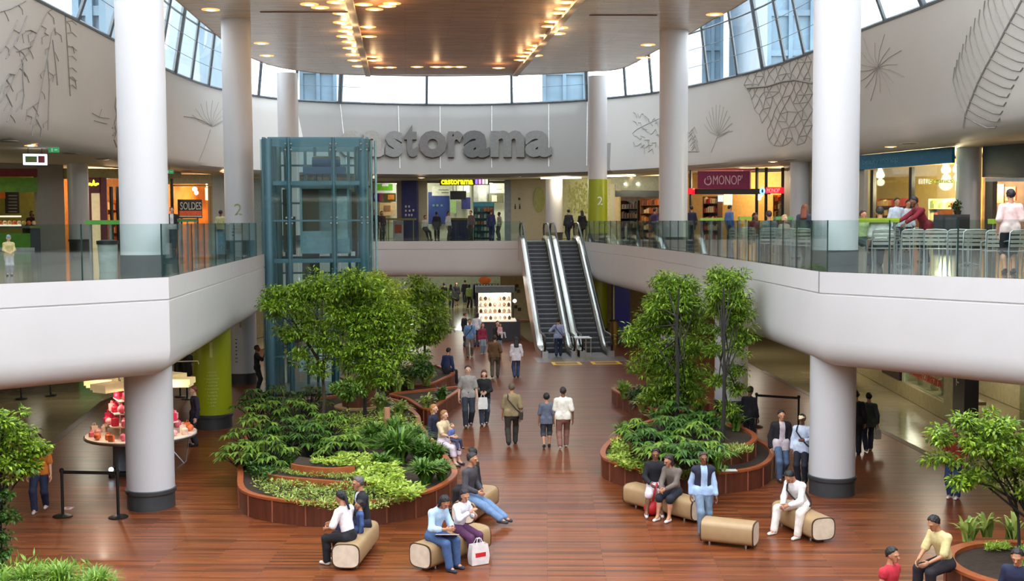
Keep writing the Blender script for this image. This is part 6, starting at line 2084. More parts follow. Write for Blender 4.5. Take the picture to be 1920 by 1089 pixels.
br = [(770, 728, .5, .55, -3.6, 'bright broad leaved plant at the point of the second pointed planter'), (800, 722, .5, .5, 0, 'bright broad leaved plant beside the person in dark blue'), (745, 735, .5, .55, 0, 'bright broad leaved plant under the round crowned tree'),
      (828, 752, .42, .42, 0, 'dark broad leaved plant in the pointed planter behind the man in grey'), (715, 772, .5, .5, 0, 'bright broad leaved plant right of the wooden tub'), (750, 785, .45, .5, 0, 'bright broad leaved plant above the sunny moss bank'),
      (700, 760, .5, .5, 0, 'bright broad leaved plant close behind the wooden tub'), (800, 765, .42, .4, 0, 'bright broad leaved plant in the inner corner of the pointed planter')]
for k, (px, py, r, h, _, lab) in enumerate(br):
    q = P(px, py, 0.45)
    straps(lab, q.x, q.y, 0.43, r * 1.15, h * 1.4, 60, 0.055, 80 + k, 'dark' if k == 3 else 'bright', 'broad_leaf_plant', arch=1.5)
crown_t = thing('shrub_mass', 'dense dark shrubs under the round crowned tree', 'shrub', (-3.9, 38.9, 0.4))
crown('foliage', pxblobs([(720, 680, .5), (750, 700, .5), (790, 690, .45), (700, 720, .45), (735, 720, .4)], 38.5, (-3.9, 38.9, 0.4)), LM['dark'], crown_t, 0.14, 360, 41, 0.45)
t = tag(MB().cyl((0, 0, 0), (0.0, 0, 0.62), 0.09, 0.085, n=12).build('cut_stump', mat('stump', srgb(178, 128, 92), 0.7), loc=P(726, 806, 0.43)), 'short pale wooden post in the middle of the moss bank', 'post')
# right planters
carpet('groundcover', 'light green ground cover along the left rim of the right round planter', [(1140, 865), (1150, 830), (1178, 838), (1180, 860), (1230, 885), (1225, 895), (1170, 880)], 0.46, 'lime', 1100, 0.11, 0.16, 7)
carpet('groundcover', 'low dark green plants along the front rim of the right round planter', [(1180, 868), (1240, 880), (1330, 885), (1370, 878), (1350, 895), (1280, 902), (1220, 897)], 0.46, 'palm', 900, 0.12, 0.2, 8, 0.35, 1.0)
carpet('groundcover', 'grass patch at the right side of the raised inner ring', [(1350, 845), (1380, 835), (1415, 838), (1410, 850), (1360, 856)], 0.82, 'fine', 600, 0.08, 0.1, 9, 0.3, 1.2)
pr = [(1215, 842, .55, .5, 'dark', 'dark umbrella shrub at the left of the raised inner ring'), (1255, 830, .6, .6, 'dark', 'dark umbrella shrub in the centre of the right planter'), (1300, 838, .6, .55, 'palm', 'umbrella shrub in front of the slender stem'),
      (1235, 862, .5, .42, 'palm', 'umbrella shrub behind the person in the black cardigan'), (1285, 868, .55, .45, 'dark', 'dark umbrella shrub behind the two seated people'), (1335, 858, .42, .4, 'palm', 'umbrella shrub beside the dark right side of the inner ring'),
      (1265, 800, .55, .6, 'dark', 'dark umbrella shrub at the foot of the feathery tree'), (1320, 808, .5, .5, 'dark', 'dark umbrella shrub between the two right trees'), (1190, 822, .42, .45, 'palm', 'light umbrella shrub at the inner ring near the red planter tail')]
for k, (px, py, r, h, m_, lab) in enumerate(pr):
    q = P(px, py + 8, 0.82)
    palmate(lab, q.x, q.y, 0.80, r, h * 1.2, 110 + k, m_, 24)
sr = [(1168, 812, .45, .4, 70, .026, 'strap', 0.45, 'dark spiky clump at the left rim of the right round planter'), (1170, 740, .5, .55, 110, .024, 'grass', 0.45, 'bright grassy clump at the point of the pointed right planter'), (1205, 765, .5, .5, 60, .045, 'bright', 0.45, 'bright broad clump along the pointed right planter'),
      (1228, 792, .5, .5, 60, .04, 'bright', 0.45, 'bright broad clump at the near end of the pointed right planter'), (1345, 870, .4, .4, 60, .026, 'strap', 0.82, 'strap leaved clump in front of the dark right side of the inner ring'), (1310, 770, .5, .6, 40, .055, 'bright', 0.82, 'pale broad leaved plant between the right trunks'),
      (1380, 800, .5, .5, 70, .03, 'strap', 0.82, 'strap leaved clump at the foot of the white column'), (1250, 765, .5, .6, 46, .05, 'bright', 0.82, 'pale broad leaved plant left of the feathery tree trunk'), (1330, 795, .35, .35, 40, .03, 'lime', 0.82, 'small lime clump beside the orange flower')]
for k, (px, py, r, h, n, w, m_, z, lab) in enumerate(sr):
    q = P(px, py + 6, z)
    straps(lab, q.x, q.y, z - 0.02, r, h * 1.2, n, w, 140 + k, m_)
q = P(1312, 782, 0.82)
t = thing('flower', 'orange flower head between the two right trees', 'flower', (q.x, q.y, 0.8))
MB().cyl((0, 0, 0), (0, 0, 0.42), 0.012, n=6).build('stem', M_bark, t)
m = MB()
for k in range(7):
    a = 2 * PI * k / 7
    m.tube([(0, 0, 0.42), (0.09 * math.cos(a), 0.09 * math.sin(a), 0.5), (0.16 * math.cos(a), 0.16 * math.sin(a), 0.44)], [0.012, 0.035, 0.01], 6)
m.build('petals', mat('orange_petal', srgb(214, 110, 40), 0.5), t)
crown_t = thing('shrub_mass', 'dense dark shrubs filling the pointed right planter behind the feathery tree', 'shrub', (4.9, 35.6, 0.4))
crown('foliage', pxblobs([(1230, 735, .5), (1262, 745, .55), (1200, 740, .4), (1290, 745, .5), (1215, 755, .35)], 35.3, (4.9, 35.6, 0.4)), LM['dark'], crown_t, 0.14, 380, 43, 0.4)
# corner planters
carpet('groundcover', 'dense grass in the left bottom corner planter', [(-80, 1110), (-60, 1078), (60, 1066), (180, 1072), (228, 1100), (160, 1140)], 0.5, 'grass', 1500, 0.14, 0.2, 10, 0.2, 2.0)
for k, (px, py, r, lab) in enumerate(((60, 1082, .5, 'tall grass clump left of centre in the left bottom corner planter'), (120, 1080, .55, 'tall grass clump in the middle of the left bottom corner planter'), (190, 1090, .45, 'tall grass clump at the right side of the left bottom corner planter'), (5, 1092, .5, 'tall grass clump at the left edge of the left bottom corner planter'))):
    q = P(px, py, 0.62)
    straps(lab, q.x, q.y - 0.15, 0.43, r, 0.5, 170, 0.012, 170 + k, 'grass', 'grass_clump')
for k, (px, py, n, m_, lab) in enumerate(((1815, 1008, 26, 'bright', 'bright broad leaved plant at the left of the right bottom planter'), (1850, 1000, 16, 'bright', 'upright pale leaf plant behind the right bottom planter rim'), (1895, 1006, 18, 'bright', 'pale broad leaved plant beside the crossing stems'))):
    q = P(px, py, 0.5)
    straps(lab, q.x, q.y, 0.43, 0.42, 0.5, n, 0.05, 180 + k, m_, 'broad_leaf_plant', arch=0.6)
carpet('groundcover', 'flat bright grass patch inside the right bottom planter', [(1850, 1022), (1890, 1020), (1895, 1030), (1850, 1034)], 0.47, 'lime', 400, 0.08, 0.06, 11, 0.3, 1.0)
carpet('groundcover', 'green grass at the right edge of the right bottom planter', [(1905, 1035), (1940, 1035), (1950, 1085), (1915, 1080)], 0.47, 'grass', 900, 0.12, 0.12, 12, 0.2, 1.6)

tag(MB().box((0, 0, 0.006), (0.34, 0.2, 0.012)).build('paper_scrap', C(226, 226, 220), smooth=0, loc=P(1368, 883, 0.5) + Vector((0, 0.06, 0))), 'crumpled white paper lying on the rim of the right round planter', 'paper')
# ================================================================== people
def surfnet(fn, lo, hi, h):
    """smooth closed surface fn = 0 on a grid of step h (naive surface nets)"""
    lo, hi = np.array(lo, float), np.array(hi, float)
    n = np.ceil((hi - lo) / h).astype(int) + 1
    ax = [lo[i] + h * np.arange(n[i]) for i in range(3)]
    X = np.stack(np.meshgrid(*ax, indexing='ij'), -1)
    Vv = fn(X.reshape(-1, 3)).reshape(n)
    S = Vv < 0
    c = np.zeros(n - 1, int)
    for i in (0, 1):
        for j in (0, 1):
            for k in (0, 1):
                c += S[i:n[0] - 1 + i, j:n[1] - 1 + j, k:n[2] - 1 + k]
    act = (c > 0) & (c < 8)
    idx = np.full(n - 1, -1)
    cells = np.argwhere(act)
    idx[act] = np.arange(len(cells))
    acc = np.zeros((len(cells), 3))
    cnt = np.zeros(len(cells))
    I = cells
    corner = [(0, 0, 0), (1, 0, 0), (0, 1, 0), (1, 1, 0), (0, 0, 1), (1, 0, 1), (0, 1, 1), (1, 1, 1)]
    vals = [Vv[I[:, 0] + a, I[:, 1] + b, I[:, 2] + d] for a, b, d in corner]
    for p in range(8):
        for q in range(p + 1, 8):
            dd = [abs(corner[p][t] - corner[q][t]) for t in range(3)]
            if sum(dd) != 1:
                continue
            a, b = vals[p], vals[q]
            m = (a < 0) != (b < 0)
            t = np.where(m, a / np.where(np.abs(a - b) < 1e-12, 1, a - b), 0)
            pos = np.array(corner[p]) + t[:, None] * (np.array(corner[q]) - np.array(corner[p]))
            acc += np.where(m[:, None], pos, 0)
            cnt += m
    V = lo + (I + acc / np.maximum(cnt, 1)[:, None]) * h
    F = []
    for a in range(3):
        b, d = (a + 1) % 3, (a + 2) % 3
        sl0 = [slice(None)] * 3
        sl1 = [slice(None)] * 3
        sl0[a], sl1[a] = slice(0, n[a] - 1), slice(1, n[a])
        s0, s1 = S[tuple(sl0)], S[tuple(sl1)]
        E = np.argwhere(s0 != s1)
        E = E[(E[:, b] > 0) & (E[:, d] > 0) & (E[:, b] < n[b] - 1) & (E[:, d] < n[d] - 1)]
        if not len(E):
            continue
        def cell(db, dd_):
            q = E.copy()
            q[:, b] += db
            q[:, d] += dd_
            return idx[q[:, 0], q[:, 1], q[:, 2]]
        quad = np.stack([cell(-1, -1), cell(0, -1), cell(0, 0), cell(-1, 0)], 1)
        fl = S[E[:, 0], E[:, 1], E[:, 2]]
        quad[~fl] = quad[~fl][:, ::-1]
        F.append(quad)
    return V, (np.concatenate(F) if F else np.zeros((0, 4), int))

def f_caps(a, b, r0, r1, flat=None):      # tapered capsule, optionally flattened along a direction
    a, b = np.array(a, float), np.array(b, float)
    d = b - a
    dd = max(1e-9, d @ d)
    def fn(p):
        t = np.clip((p - a) @ d / dd, 0, 1)
        v = p - (a + t[:, None] * d)
        if flat is not None:
            n, k = flat
            v = v + n * ((v @ n) * (1 / k - 1))[:, None]
        return np.linalg.norm(v, axis=1) - (r0 + (r1 - r0) * t)
    lo = np.minimum(a - r0, b - r1)
    hi = np.maximum(a + r0, b + r1)
    return fn, lo, hi
def f_ell(c, M, rad):                     # ellipsoid, M rows are its axes
    c, M, rad = np.array(c, float), np.array(M, float), np.array(rad, float)
    def fn(p):
        q = ((p - c) @ M.T) / rad
        l = np.linalg.norm(q, axis=1)
        return (l - 1) * min(rad)
    r = max(rad)
    return fn, c - r, c + r
def union(parts, k=0.03):
    def fn(p):
        d = None
        for f, _, _ in parts:
            e = f(p)
            if d is None:
                d = e
            else:
                h = np.maximum(k - np.abs(d - e), 0) / k
                d = np.minimum(d, e) - h * h * k * 0.25
        return d
    lo = np.min([q[1] for q in parts], 0)
    hi = np.max([q[2] for q in parts], 0)
    return fn, lo, hi
def net(parts, h, k=0.03, cut=None):
    fn, lo, hi = union(parts, k)
    g = fn if cut is None else (lambda p: np.maximum(fn(p), cut(p)))
    return surfnet(g, lo - 1.6 * h, hi + 1.6 * h, h)
def ik(a, t, l1, l2, pole):
    a, t, pole = np.array(a, float), np.array(t, float), np.array(pole, float)
    d = t - a
    L = np.linalg.norm(d)
    L2 = min(L, (l1 + l2) * 0.995)
    u = d / L
    t = a + u * L2
    x = (l1 * l1 - l2 * l2 + L2 * L2) / (2 * L2)
    hgt = math.sqrt(max(0, l1 * l1 - x * x))
    p = pole - u * (pole @ u)
    p = p / (np.linalg.norm(p) + 1e-9)
    return a + u * x + p * hgt, t
def rotz(a):
    return np.array([[math.cos(a), -math.sin(a), 0], [math.sin(a), math.cos(a), 0], [0, 0, 1]])
def rotx(a):
    return np.array([[1, 0, 0], [0, math.cos(a), -math.sin(a)], [0, math.sin(a), math.cos(a)]])
HAND = None
def hand_mesh():
    """right hand in its own frame: fingers along -z, palm facing +x (towards the thigh), thumb forward (+y)"""
    global HAND
    if HAND is None:
        parts = [f_caps((0, 0, 0.01), (0, 0.0, -0.075), 0.024, 0.036, (np.array([1.0, 0, 0]), 0.5))]
        for y, l, c in ((0.028, 0.068, 0.9), (0.009, 0.077, 1.0), (-0.010, 0.071, 1.1), (-0.028, 0.055, 1.2)):
            p0 = np.array([0, y, -0.085])
            p1 = p0 + np.array([0.008 * c, y * 0.1, -l * 0.5])
            p2 = p1 + np.array([0.016 * c, 0, -l * 0.35])
            p3 = p2 + np.array([0.016 * c, 0, -l * 0.2])
            parts += [f_caps(p0, p1, 0.0098, 0.009), f_caps(p1, p2, 0.009, 0.0082), f_caps(p2, p3, 0.0082, 0.007)]
        parts += [f_caps((0.006, 0.026, -0.02), (0.02, 0.052, -0.05), 0.014, 0.011), f_caps((0.02, 0.052, -0.05), (0.027, 0.054, -0.08), 0.011, 0.008)]
        HAND = net(parts, 0.0065, 0.006)
    return HAND
SKIN = {'fair': srgb(214, 166, 140), 'tan': srgb(186, 132, 100), 'brown': srgb(120, 78, 56), 'dark': srgb(72, 46, 36)}
def cloth(c):
    return mat('cloth_%d_%d_%d' % c, srgb(*c), 0.85, var=0.14, scale=14, bump=0.25)
PEOPLE = {}
def person(key, label, x, y, z, face, H=1.72, skin='fair', hair=(30, 24, 22), hairstyle='short', top=(200, 200, 200), sleeve=1.0, hem=0.0, bottom=(40, 44, 70), leg=1.0,
           shoes=(30, 28, 28), pose='stand', stride=0.0, lean=0.0, twist=0.0, head=(0.0, 0.0), hands=None, h=0.02, seat=0.45, feet=None, jacket=None, skirt=False, build=1.0, child=False, near=False, knees=None, cap=None, hood=None):
    """face: the direction the person looks in plan, degrees, 0 = towards the camera, 90 = towards the right of the picture"""
    t = thing('person', label, 'person', (x, y, z), R(face) + PI)      # local +y is forward
    s = H / 1.75
    w = build
    f = np.array
    sit = pose == 'sit'
    pz = (seat + 0.10 * s) if sit else 0.93 * s - abs(stride) * 0.06
    pel = f([0, 0, pz])
    Rt = rotz(twist) @ rotx(-lean)
    up = lambda v: pel + Rt @ (f(v) * s)
    waist, chest, neck0 = up([0, -0.01, 0.16]), up([0, 0.0, 0.40]), up([0, -0.02, 0.54])
    sh = {-1: up([-0.168 * w, -0.02, 0.462]), 1: up([0.168 * w, -0.02, 0.462])}
    Rh = rotz(twist + head[0]) @ rotx(-lean * 0.55 - head[1])
    hs = s * (1.12 if child else 1.0)
    neck1 = neck0 + Rh @ (f([0, 0.015, 0.075]) * s)
    hc = neck1 + Rh @ (f([0, 0.025, 0.095]) * hs)
    hip = {k: pel + rotz(twist * 0.3) @ f([k * 0.095 * s * w, 0, -0.02 * s]) for k in (-1, 1)}
    foot = {}
    for k in (-1, 1):
        if feet:
            fx, fy, fz = feet[0 if k < 0 else 1]
            foot[k] = f([fx, fy, fz + 0.085 * s])
        elif sit:
            foot[k] = f([k * 0.12, 0.46 * s + (0.04 if k > 0 else 0.0), 0.085 * s])
        else:
            sy = stride * k
            foot[k] = f([k * 0.085 * s * w, sy * 0.42 * s, 0.085 * s + (0.07 * abs(stride) if sy < 0 else 0)])
    ft = {k: foot[k] - f([0, 0, 0]) for k in foot}
    if not sit and z == 0:
        pass
    knee, ank = {}, {}
    for k in (-1, 1):
        pole = f([k * 0.1, 1, 0.25]) if not knees else f([k * knees, 1, 0.25])
        knee[k], ank[k] = ik(hip[k], foot[k], 0.44 * s, 0.42 * s, pole)
    arms = {}
    for k in (-1, 1):
        hd = (hands or {}).get(k)
        if hd is None:
            tgt = sh[k] + f([k * 0.09, 0.05 - 0.12 * stride * k, -0.53]) * s
            pole = f([k * 0.5, -1, 0])
        else:
            tgt = f(hd)
            pole = f([k * 0.8, -0.6, -0.7])
        el, wr = ik(sh[k], tgt, 0.29 * s, 0.26 * s, pole)
        arms[k] = (sh[k], el, wr)
    fwd = Rt @ f([0, 1.0, 0])
    fl = (fwd, 0.66)
    # ---- body: one skin surface, then head and hands at a finer step
    torso = [f_caps(pel + f([0, 0, -0.02]), waist, 0.135 * s * w, 0.125 * s * w, fl), f_caps(waist, chest, 0.125 * s * w, 0.155 * s * w, fl), f_caps(chest, neck0 - Rt @ f([0, 0, 0.06 * s]), 0.15 * s * w, 0.075 * s, fl),
             f_caps(sh[-1], sh[1], 0.056 * s, 0.056 * s)]
    legs = []
    for k in (-1, 1):
        legs += [f_caps(hip[k], knee[k], 0.086 * s * w, 0.056 * s), f_caps(knee[k], knee[k] * 0.6 + ank[k] * 0.4 + f([0, -0.02 * s, 0]), 0.054 * s, 0.055 * s), f_caps(knee[k] * 0.6 + ank[k] * 0.4 + f([0, -0.02 * s, 0]), ank[k], 0.054 * s, 0.036 * s)]
        legs += [f_caps(ank[k], ank[k] + f([0, 0.12, -0.05]) * s, 0.038 * s, 0.03 * s)]
    armp = []
    for k in (-1, 1):
        a, e, wr = arms[k]
        armp += [f_caps(a, e, 0.047 * s * w, 0.038 * s), f_caps(e, wr, 0.039 * s, 0.026 * s)]
    neckp = [f_caps(neck0 - f([0, 0, 0.04 * s]), neck1 + f([0, 0, 0.03]) * s, 0.058 * s, 0.054 * s)]
    V, F = net(torso + legs + armp + neckp, h, 0.035)
    Vs, Fs = [V], [F]
    hp = [f_ell(hc + Rh @ (f([0, -0.01, 0.025]) * hs), Rh.T, f([0.078, 0.098, 0.098]) * hs), f_caps(hc + Rh @ (f([0, 0.035, -0.03]) * hs), hc + Rh @ (f([0, 0.055, -0.085]) * hs), 0.058 * hs, 0.032 * hs),
          f_caps(hc + Rh @ (f([0, 0.092, 0.005]) * hs), hc + Rh @ (f([0, 0.112, -0.026]) * hs), 0.010 * hs, 0.016 * hs)]
    for k in (-1, 1):
        hp.append(f_caps(hc + Rh @ (f([k * 0.079, -0.005, 0.015]) * hs), hc + Rh @ (f([k * 0.076, 0.0, -0.03]) * hs), 0.015 * hs, 0.010 * hs))
        hp.append(f_caps(hc + Rh @ (f([k * 0.016, 0.088, 0.022]) * hs), hc + Rh @ (f([k * 0.05, 0.075, 0.022]) * hs), 0.012 * hs, 0.010 * hs))
    hp.append(f_caps(neck0, neck1 + f([0, 0, 0.02]), 0.055 * s, 0.052 * s))
    V, F = net(hp, h * 0.55, 0.018)
    Vs.append(V)
    Fs.append(F)
    hv, hf = hand_mesh()
    for k in (-1, 1):
        a, e, wr = arms[k]
        d = wr - e
        d /= np.linalg.norm(d)
        zx = -d
        yx = (fwd if abs(d[2]) > 0.5 or hands is None or hands.get(k) is None else f([0, 0, 1.0]))
        yx = yx - zx * (yx @ zx)
        yx /= np.linalg.norm(yx)
        xx = np.cross(yx, zx)
        if xx[0] * k > 0 and abs(d[2]) > 0.5:
            pass
        q = hv.copy() * s * 1.03
        mir = 1 if (xx @ f([-k, 0, 0])) > 0 else -1
        Q = wr + np.outer(q[:, 0] * mir, xx) + np.outer(q[:, 1], yx) + np.outer(q[:, 2], zx)
        Vs.append(Q)
        Fs.append(hf if mir > 0 else hf[:, ::-1])
    off = 0
    FF = []
    for v_, f_ in zip(Vs, Fs):
        FF.append(f_ + off)
        off += len(v_)
    np_mesh('body', np.concatenate(Vs), np.concatenate(FF), mat('skin_' + skin, SKIN[skin], 0.55, var=0.06), t)
    # ---- clothes follow the same skeleton, a little wider
    g = 0.016 * s
    G_ = lambda a, b, r0, r1, fl_=None: f_caps(a, b, r0 + g, r1 + g, fl_)
    bt = [G_(pel + f([0, 0, 0.05 * s]), pel + f([0, 0, -0.04 * s]), 0.137 * s * w, 0.135 * s * w, fl)]
    if skirt:
        km = (knee[-1] + knee[1]) / 2
        if sit:
            bt += [G_(hip[-1], knee[-1], 0.1 * s, 0.08 * s), G_(hip[1], knee[1], 0.1 * s, 0.08 * s), G_((hip[-1] + hip[1]) / 2, km, 0.1 * s, 0.07 * s)]
        else:
            bt += [G_(pel, km + f([0, 0, 0.02]), 0.14 * s, 0.17 * s, fl), G_(hip[-1], knee[-1], 0.1 * s, 0.09 * s), G_(hip[1], knee[1], 0.1 * s, 0.09 * s)]
    else:
        for k in (-1, 1):
            kr = 0.066 * s if leg < 1 else 0.062 * s
            bt.append(G_(hip[k], knee[k], 0.09 * s * w, kr))
            if leg >= 0.5:
                q = (leg - 0.5) / 0.5
                e = knee[k] + (ank[k] - knee[k]) * q + f([0, 0, 0.01])
                mid = knee[k] * 0.6 + ank[k] * 0.4 + f([0, -0.02 * s, 0])
                bt.append(G_(knee[k], e, kr, (0.058 if leg >= 1 else 0.064) * s))
                bt.append(G_(knee[k], knee[k] + (mid - knee[k]) * min(1, q * 2.2), kr, 0.06 * s))
    cutz = None
    if leg < 0.5 and not skirt:
        pass
    V, F = net(bt, h * 0.95, 0.03)
    np_mesh('skirt' if skirt else ('shorts' if leg < 0.8 else 'trousers'), V, F, cloth(bottom), t)
    g2 = 0.017 * s
    T_ = lambda a, b, r0, r1, fl_=None: f_caps(a, b, r0 + g2, r1 + g2, fl_)
    lowz = pel + Rt @ f([0, 0, (-0.06 - hem) * s])
    tp = [T_(lowz, waist, (0.137 + hem * 0.06) * s * w, 0.13 * s * w, fl), T_(waist, chest, 0.13 * s * w, 0.157 * s * w, fl), T_(chest, neck0 - Rt @ f([0, 0, 0.06 * s]), 0.152 * s * w, 0.07 * s, fl), T_(sh[-1], sh[1], 0.058 * s, 0.058 * s)]
    if not sit:
        for k in (-1, 1):
            tp.append(f_caps(hip[k] + f([0, 0, 0.06 * s]), hip[k] - f([0, 0, 0.2 * s]), (0.1 * w + 0.026) * s, (0.09 * w + 0.028) * s))
    if sit:
        tp[0] = T_(pel + f([0, 0, 0.02]), waist, 0.13 * s * w, 0.13 * s * w, fl)
    for k in (-1, 1):
        a, e, wr = arms[k]
        if sleeve <= 0.5:
            tp.append(T_(a, a + (e - a) * sleeve * 2, 0.056 * s * w, 0.054 * s)) if sleeve > 0.05 else None
        else:
            tp.append(T_(a, e, 0.052 * s * w, 0.044 * s))
            q = (sleeve - 0.5) * 2
            tp.append(T_(e, e + (wr - e) * q * 0.97, 0.043 * s, 0.034 * s))
    upv_ = Rt @ f([0, 0, 1.0])
    hemp = pel + Rt @ f([0, 0, (-0.075 - hem) * s]) if not sit else pel + Rt @ f([0, 0, -0.05 * s])
    hcut = lambda p: (hemp - p) @ upv_
    V, F = net(tp, h, 0.03, lambda p: np.where(np.abs((p - pel) @ np.cross(fwd, upv_)) < 0.19 * s * w, hcut(p), -1.0))
    if jacket:                            # open jacket over the shirt
        np_mesh('shirt', V, F, cloth(top), t)
        g2 += 0.014
        tp = [T_(pel + Rt @ f([0, 0, (-0.1 - hem) * s]), waist, 0.15 * s * w, 0.135 * s * w, fl), T_(waist, chest, 0.135 * s * w, 0.16 * s * w, fl), T_(chest, neck0 - Rt @ f([0, 0, 0.07 * s]), 0.155 * s * w, 0.07 * s, fl), T_(sh[-1], sh[1], 0.058 * s, 0.058 * s)]
        jc, jsl = jacket
        for k in (-1, 1):
            a, e, wr = arms[k]
            if jsl > 0.5:
                tp += [T_(a, e, 0.054 * s * w, 0.047 * s), T_(e, e + (wr - e) * (jsl - 0.5) * 1.94, 0.046 * s, 0.037 * s)]
        fw = fwd.copy()
        sidev = np.cross(fw, f([0, 0, 1.0]))
        c0 = chest
        jh = pel + Rt @ f([0, 0, (-0.14 - hem) * s])
        cut = lambda p: np.maximum(np.minimum((p - c0) @ fw - 0.01, 0.06 - np.abs((p - c0) @ sidev)), np.where(np.abs((p - pel) @ np.cross(fwd, upv_)) < 0.19 * s * w, (jh - p) @ upv_, -1.0))
        V, F = net(tp, h, 0.03, cut)
        np_mesh('jacket', V, F, cloth(jc), t)
    else:
        np_mesh('top', V, F, cloth(top), t)
    shp = []
    sm = cloth(shoes)
    for k in (-1, 1):
        d = f([k * 0.03, 1, 0])
        a = ank[k]
        shp = [f_caps(a + f([0, -0.03, -0.045]) * s, a + (d * 0.145 + f([0, 0, -0.055])) * s, 0.042 * s, 0.036 * s), f_caps(a + f([0, -0.01, 0.0]) * s, a + f([0, -0.01, -0.04]) * s, 0.042 * s, 0.044 * s)]
        zf = (a - f([0, 0, 0.085 * s]))[2] + 0.002
        V, F = net(shp, h * 0.75, 0.03, lambda p, zf=zf: zf - p[:, 2])
        np_mesh('shoe', V, F, sm, t)
    hm = mat('hair_%d_%d_%d' % hair, srgb(*hair), 0.6, var=0.2, scale=30)
    if hairstyle != 'bald':
        e = 0.014 * hs
        hr = [f_ell(hc + Rh @ (f([0, -0.012, 0.03]) * hs), Rh.T, f([0.082, 0.102, 0.1]) * hs + e * 0.6)]
        cutn = Rh @ f([0, 0.7, -0.72])
        cc = hc + Rh @ (f([0, 0.035, 0.06]) * hs)
        cut = lambda p: (p - cc) @ cutn + 0.008 * np.sin(p[:, 0] * 95) * np.sin(p[:, 2] * 70 + 1) + 0.004
        f0, l0, h0 = hr[0]
        hr = [(lambda p: f0(p) - 0.003 + 0.006 * np.sin(p[:, 0] * 85) * np.sin(p[:, 1] * 75 + 0.7) * np.sin(p[:, 2] * 80), l0 - 0.01, h0 + 0.01)]
        V, F = net(hr, h * 0.5, 0.02, cut)
        Vh, Fh = [V], [F]
        if hairstyle in ('long', 'tail', 'bob'):
            if hairstyle == 'long':
                lp = [f_caps(hc + Rh @ (f([k * 0.045, -0.055, 0.03]) * hs), neck0 + Rt @ (f([k * 0.06, -0.1, -0.1]) * s), 0.055 * hs, 0.045 * hs) for k in (-1, 0, 1)]
            elif hairstyle == 'bob':
                lp = [f_caps(hc + Rh @ (f([k * 0.06, -0.02, 0.02]) * hs), hc + Rh @ (f([k * 0.075, -0.025, -0.1]) * hs), 0.038 * hs, 0.028 * hs) for k in (-1, 1)] + [f_caps(hc + Rh @ (f([0, -0.07, 0.02]) * hs), hc + Rh @ (f([0, -0.08, -0.09]) * hs), 0.05 * hs, 0.045 * hs)]
            else:
                lp = [f_caps(hc + Rh @ (f([0, -0.11, 0.03]) * hs), neck0 + Rt @ (f([0, -0.13, -0.06]) * s), 0.035 * hs, 0.022 * hs)]
            V2, F2 = net(lp, h * 0.7, 0.03)
            Fh.append(F2 + len(V))
            Vh.append(V2)
        np_mesh('hair', np.concatenate(Vh), np.concatenate(Fh), hm, t)
    if cap:
        cp = [f_ell(hc + Rh @ (f([0, -0.01, 0.045]) * hs), Rh.T, f([0.09, 0.108, 0.088]) * hs)]
        cc2 = hc + Rh @ (f([0, 0, 0.045]) * hs)
        upv = Rh @ f([0, 0, -1.0])
        V, F = net(cp, h * 0.6, 0.02, lambda p: (p - cc2) @ upv)
        bp = [f_caps(hc + Rh @ (f([0, 0.07, 0.05]) * hs), hc + Rh @ (f([0, 0.155, 0.04]) * hs), 0.062 * hs, 0.05 * hs, (Rh @ f([0, 0, 1.0]), 0.18))]
        V2, F2 = net(bp, h * 0.5, 0.01)
        np_mesh('cap', np.concatenate([V, V2]), np.concatenate([F, F2 + len(V)]), cloth(cap), t)
    if near:
        for k in (-1, 1):
            e = hc + Rh @ (f([k * 0.033, 0.084, 0.004]) * hs)
            MB().ball(e, 0.012 * hs, 0.007 * hs, 0.008 * hs, 8, 6).build('eye', mat('eye_dark', srgb(40, 28, 24), 0.3), t)
        e = hc + Rh @ (f([0, 0.088, -0.058]) * hs)
        MB().ball(e, 0.024 * hs, 0.009 * hs, 0.007 * hs, 8, 6).build('mouth', mat('lip', srgb(150, 84, 76), 0.5), t)
    # world points used by bags and other things that are carried
    Rw = rotz(R(face) + PI)
    wpt = lambda v: Vector((Rw @ np.array(v)).tolist()) + Vector((x, y, z))
    PEOPLE[key] = dict(obj=t, hand={k: wpt(arms[k][2] + (arms[k][2] - arms[k][1]) / np.linalg.norm(arms[k][2] - arms[k][1]) * 0.08) for k in (-1, 1)}, sh={k: wpt(sh[k]) for k in (-1, 1)}, hip={k: wpt(hip[k]) for k in (-1, 1)}, chest=wpt(chest), waist=wpt(waist), pel=wpt(pel),
                       wpt=wpt, Rt=Rt, s=s, w=w, lap=wpt((knee[-1] + knee[1]) / 2), chest_l=chest, waist_l=waist, pel_l=pel, sh_l=sh, hc=wpt(hc))
    return t
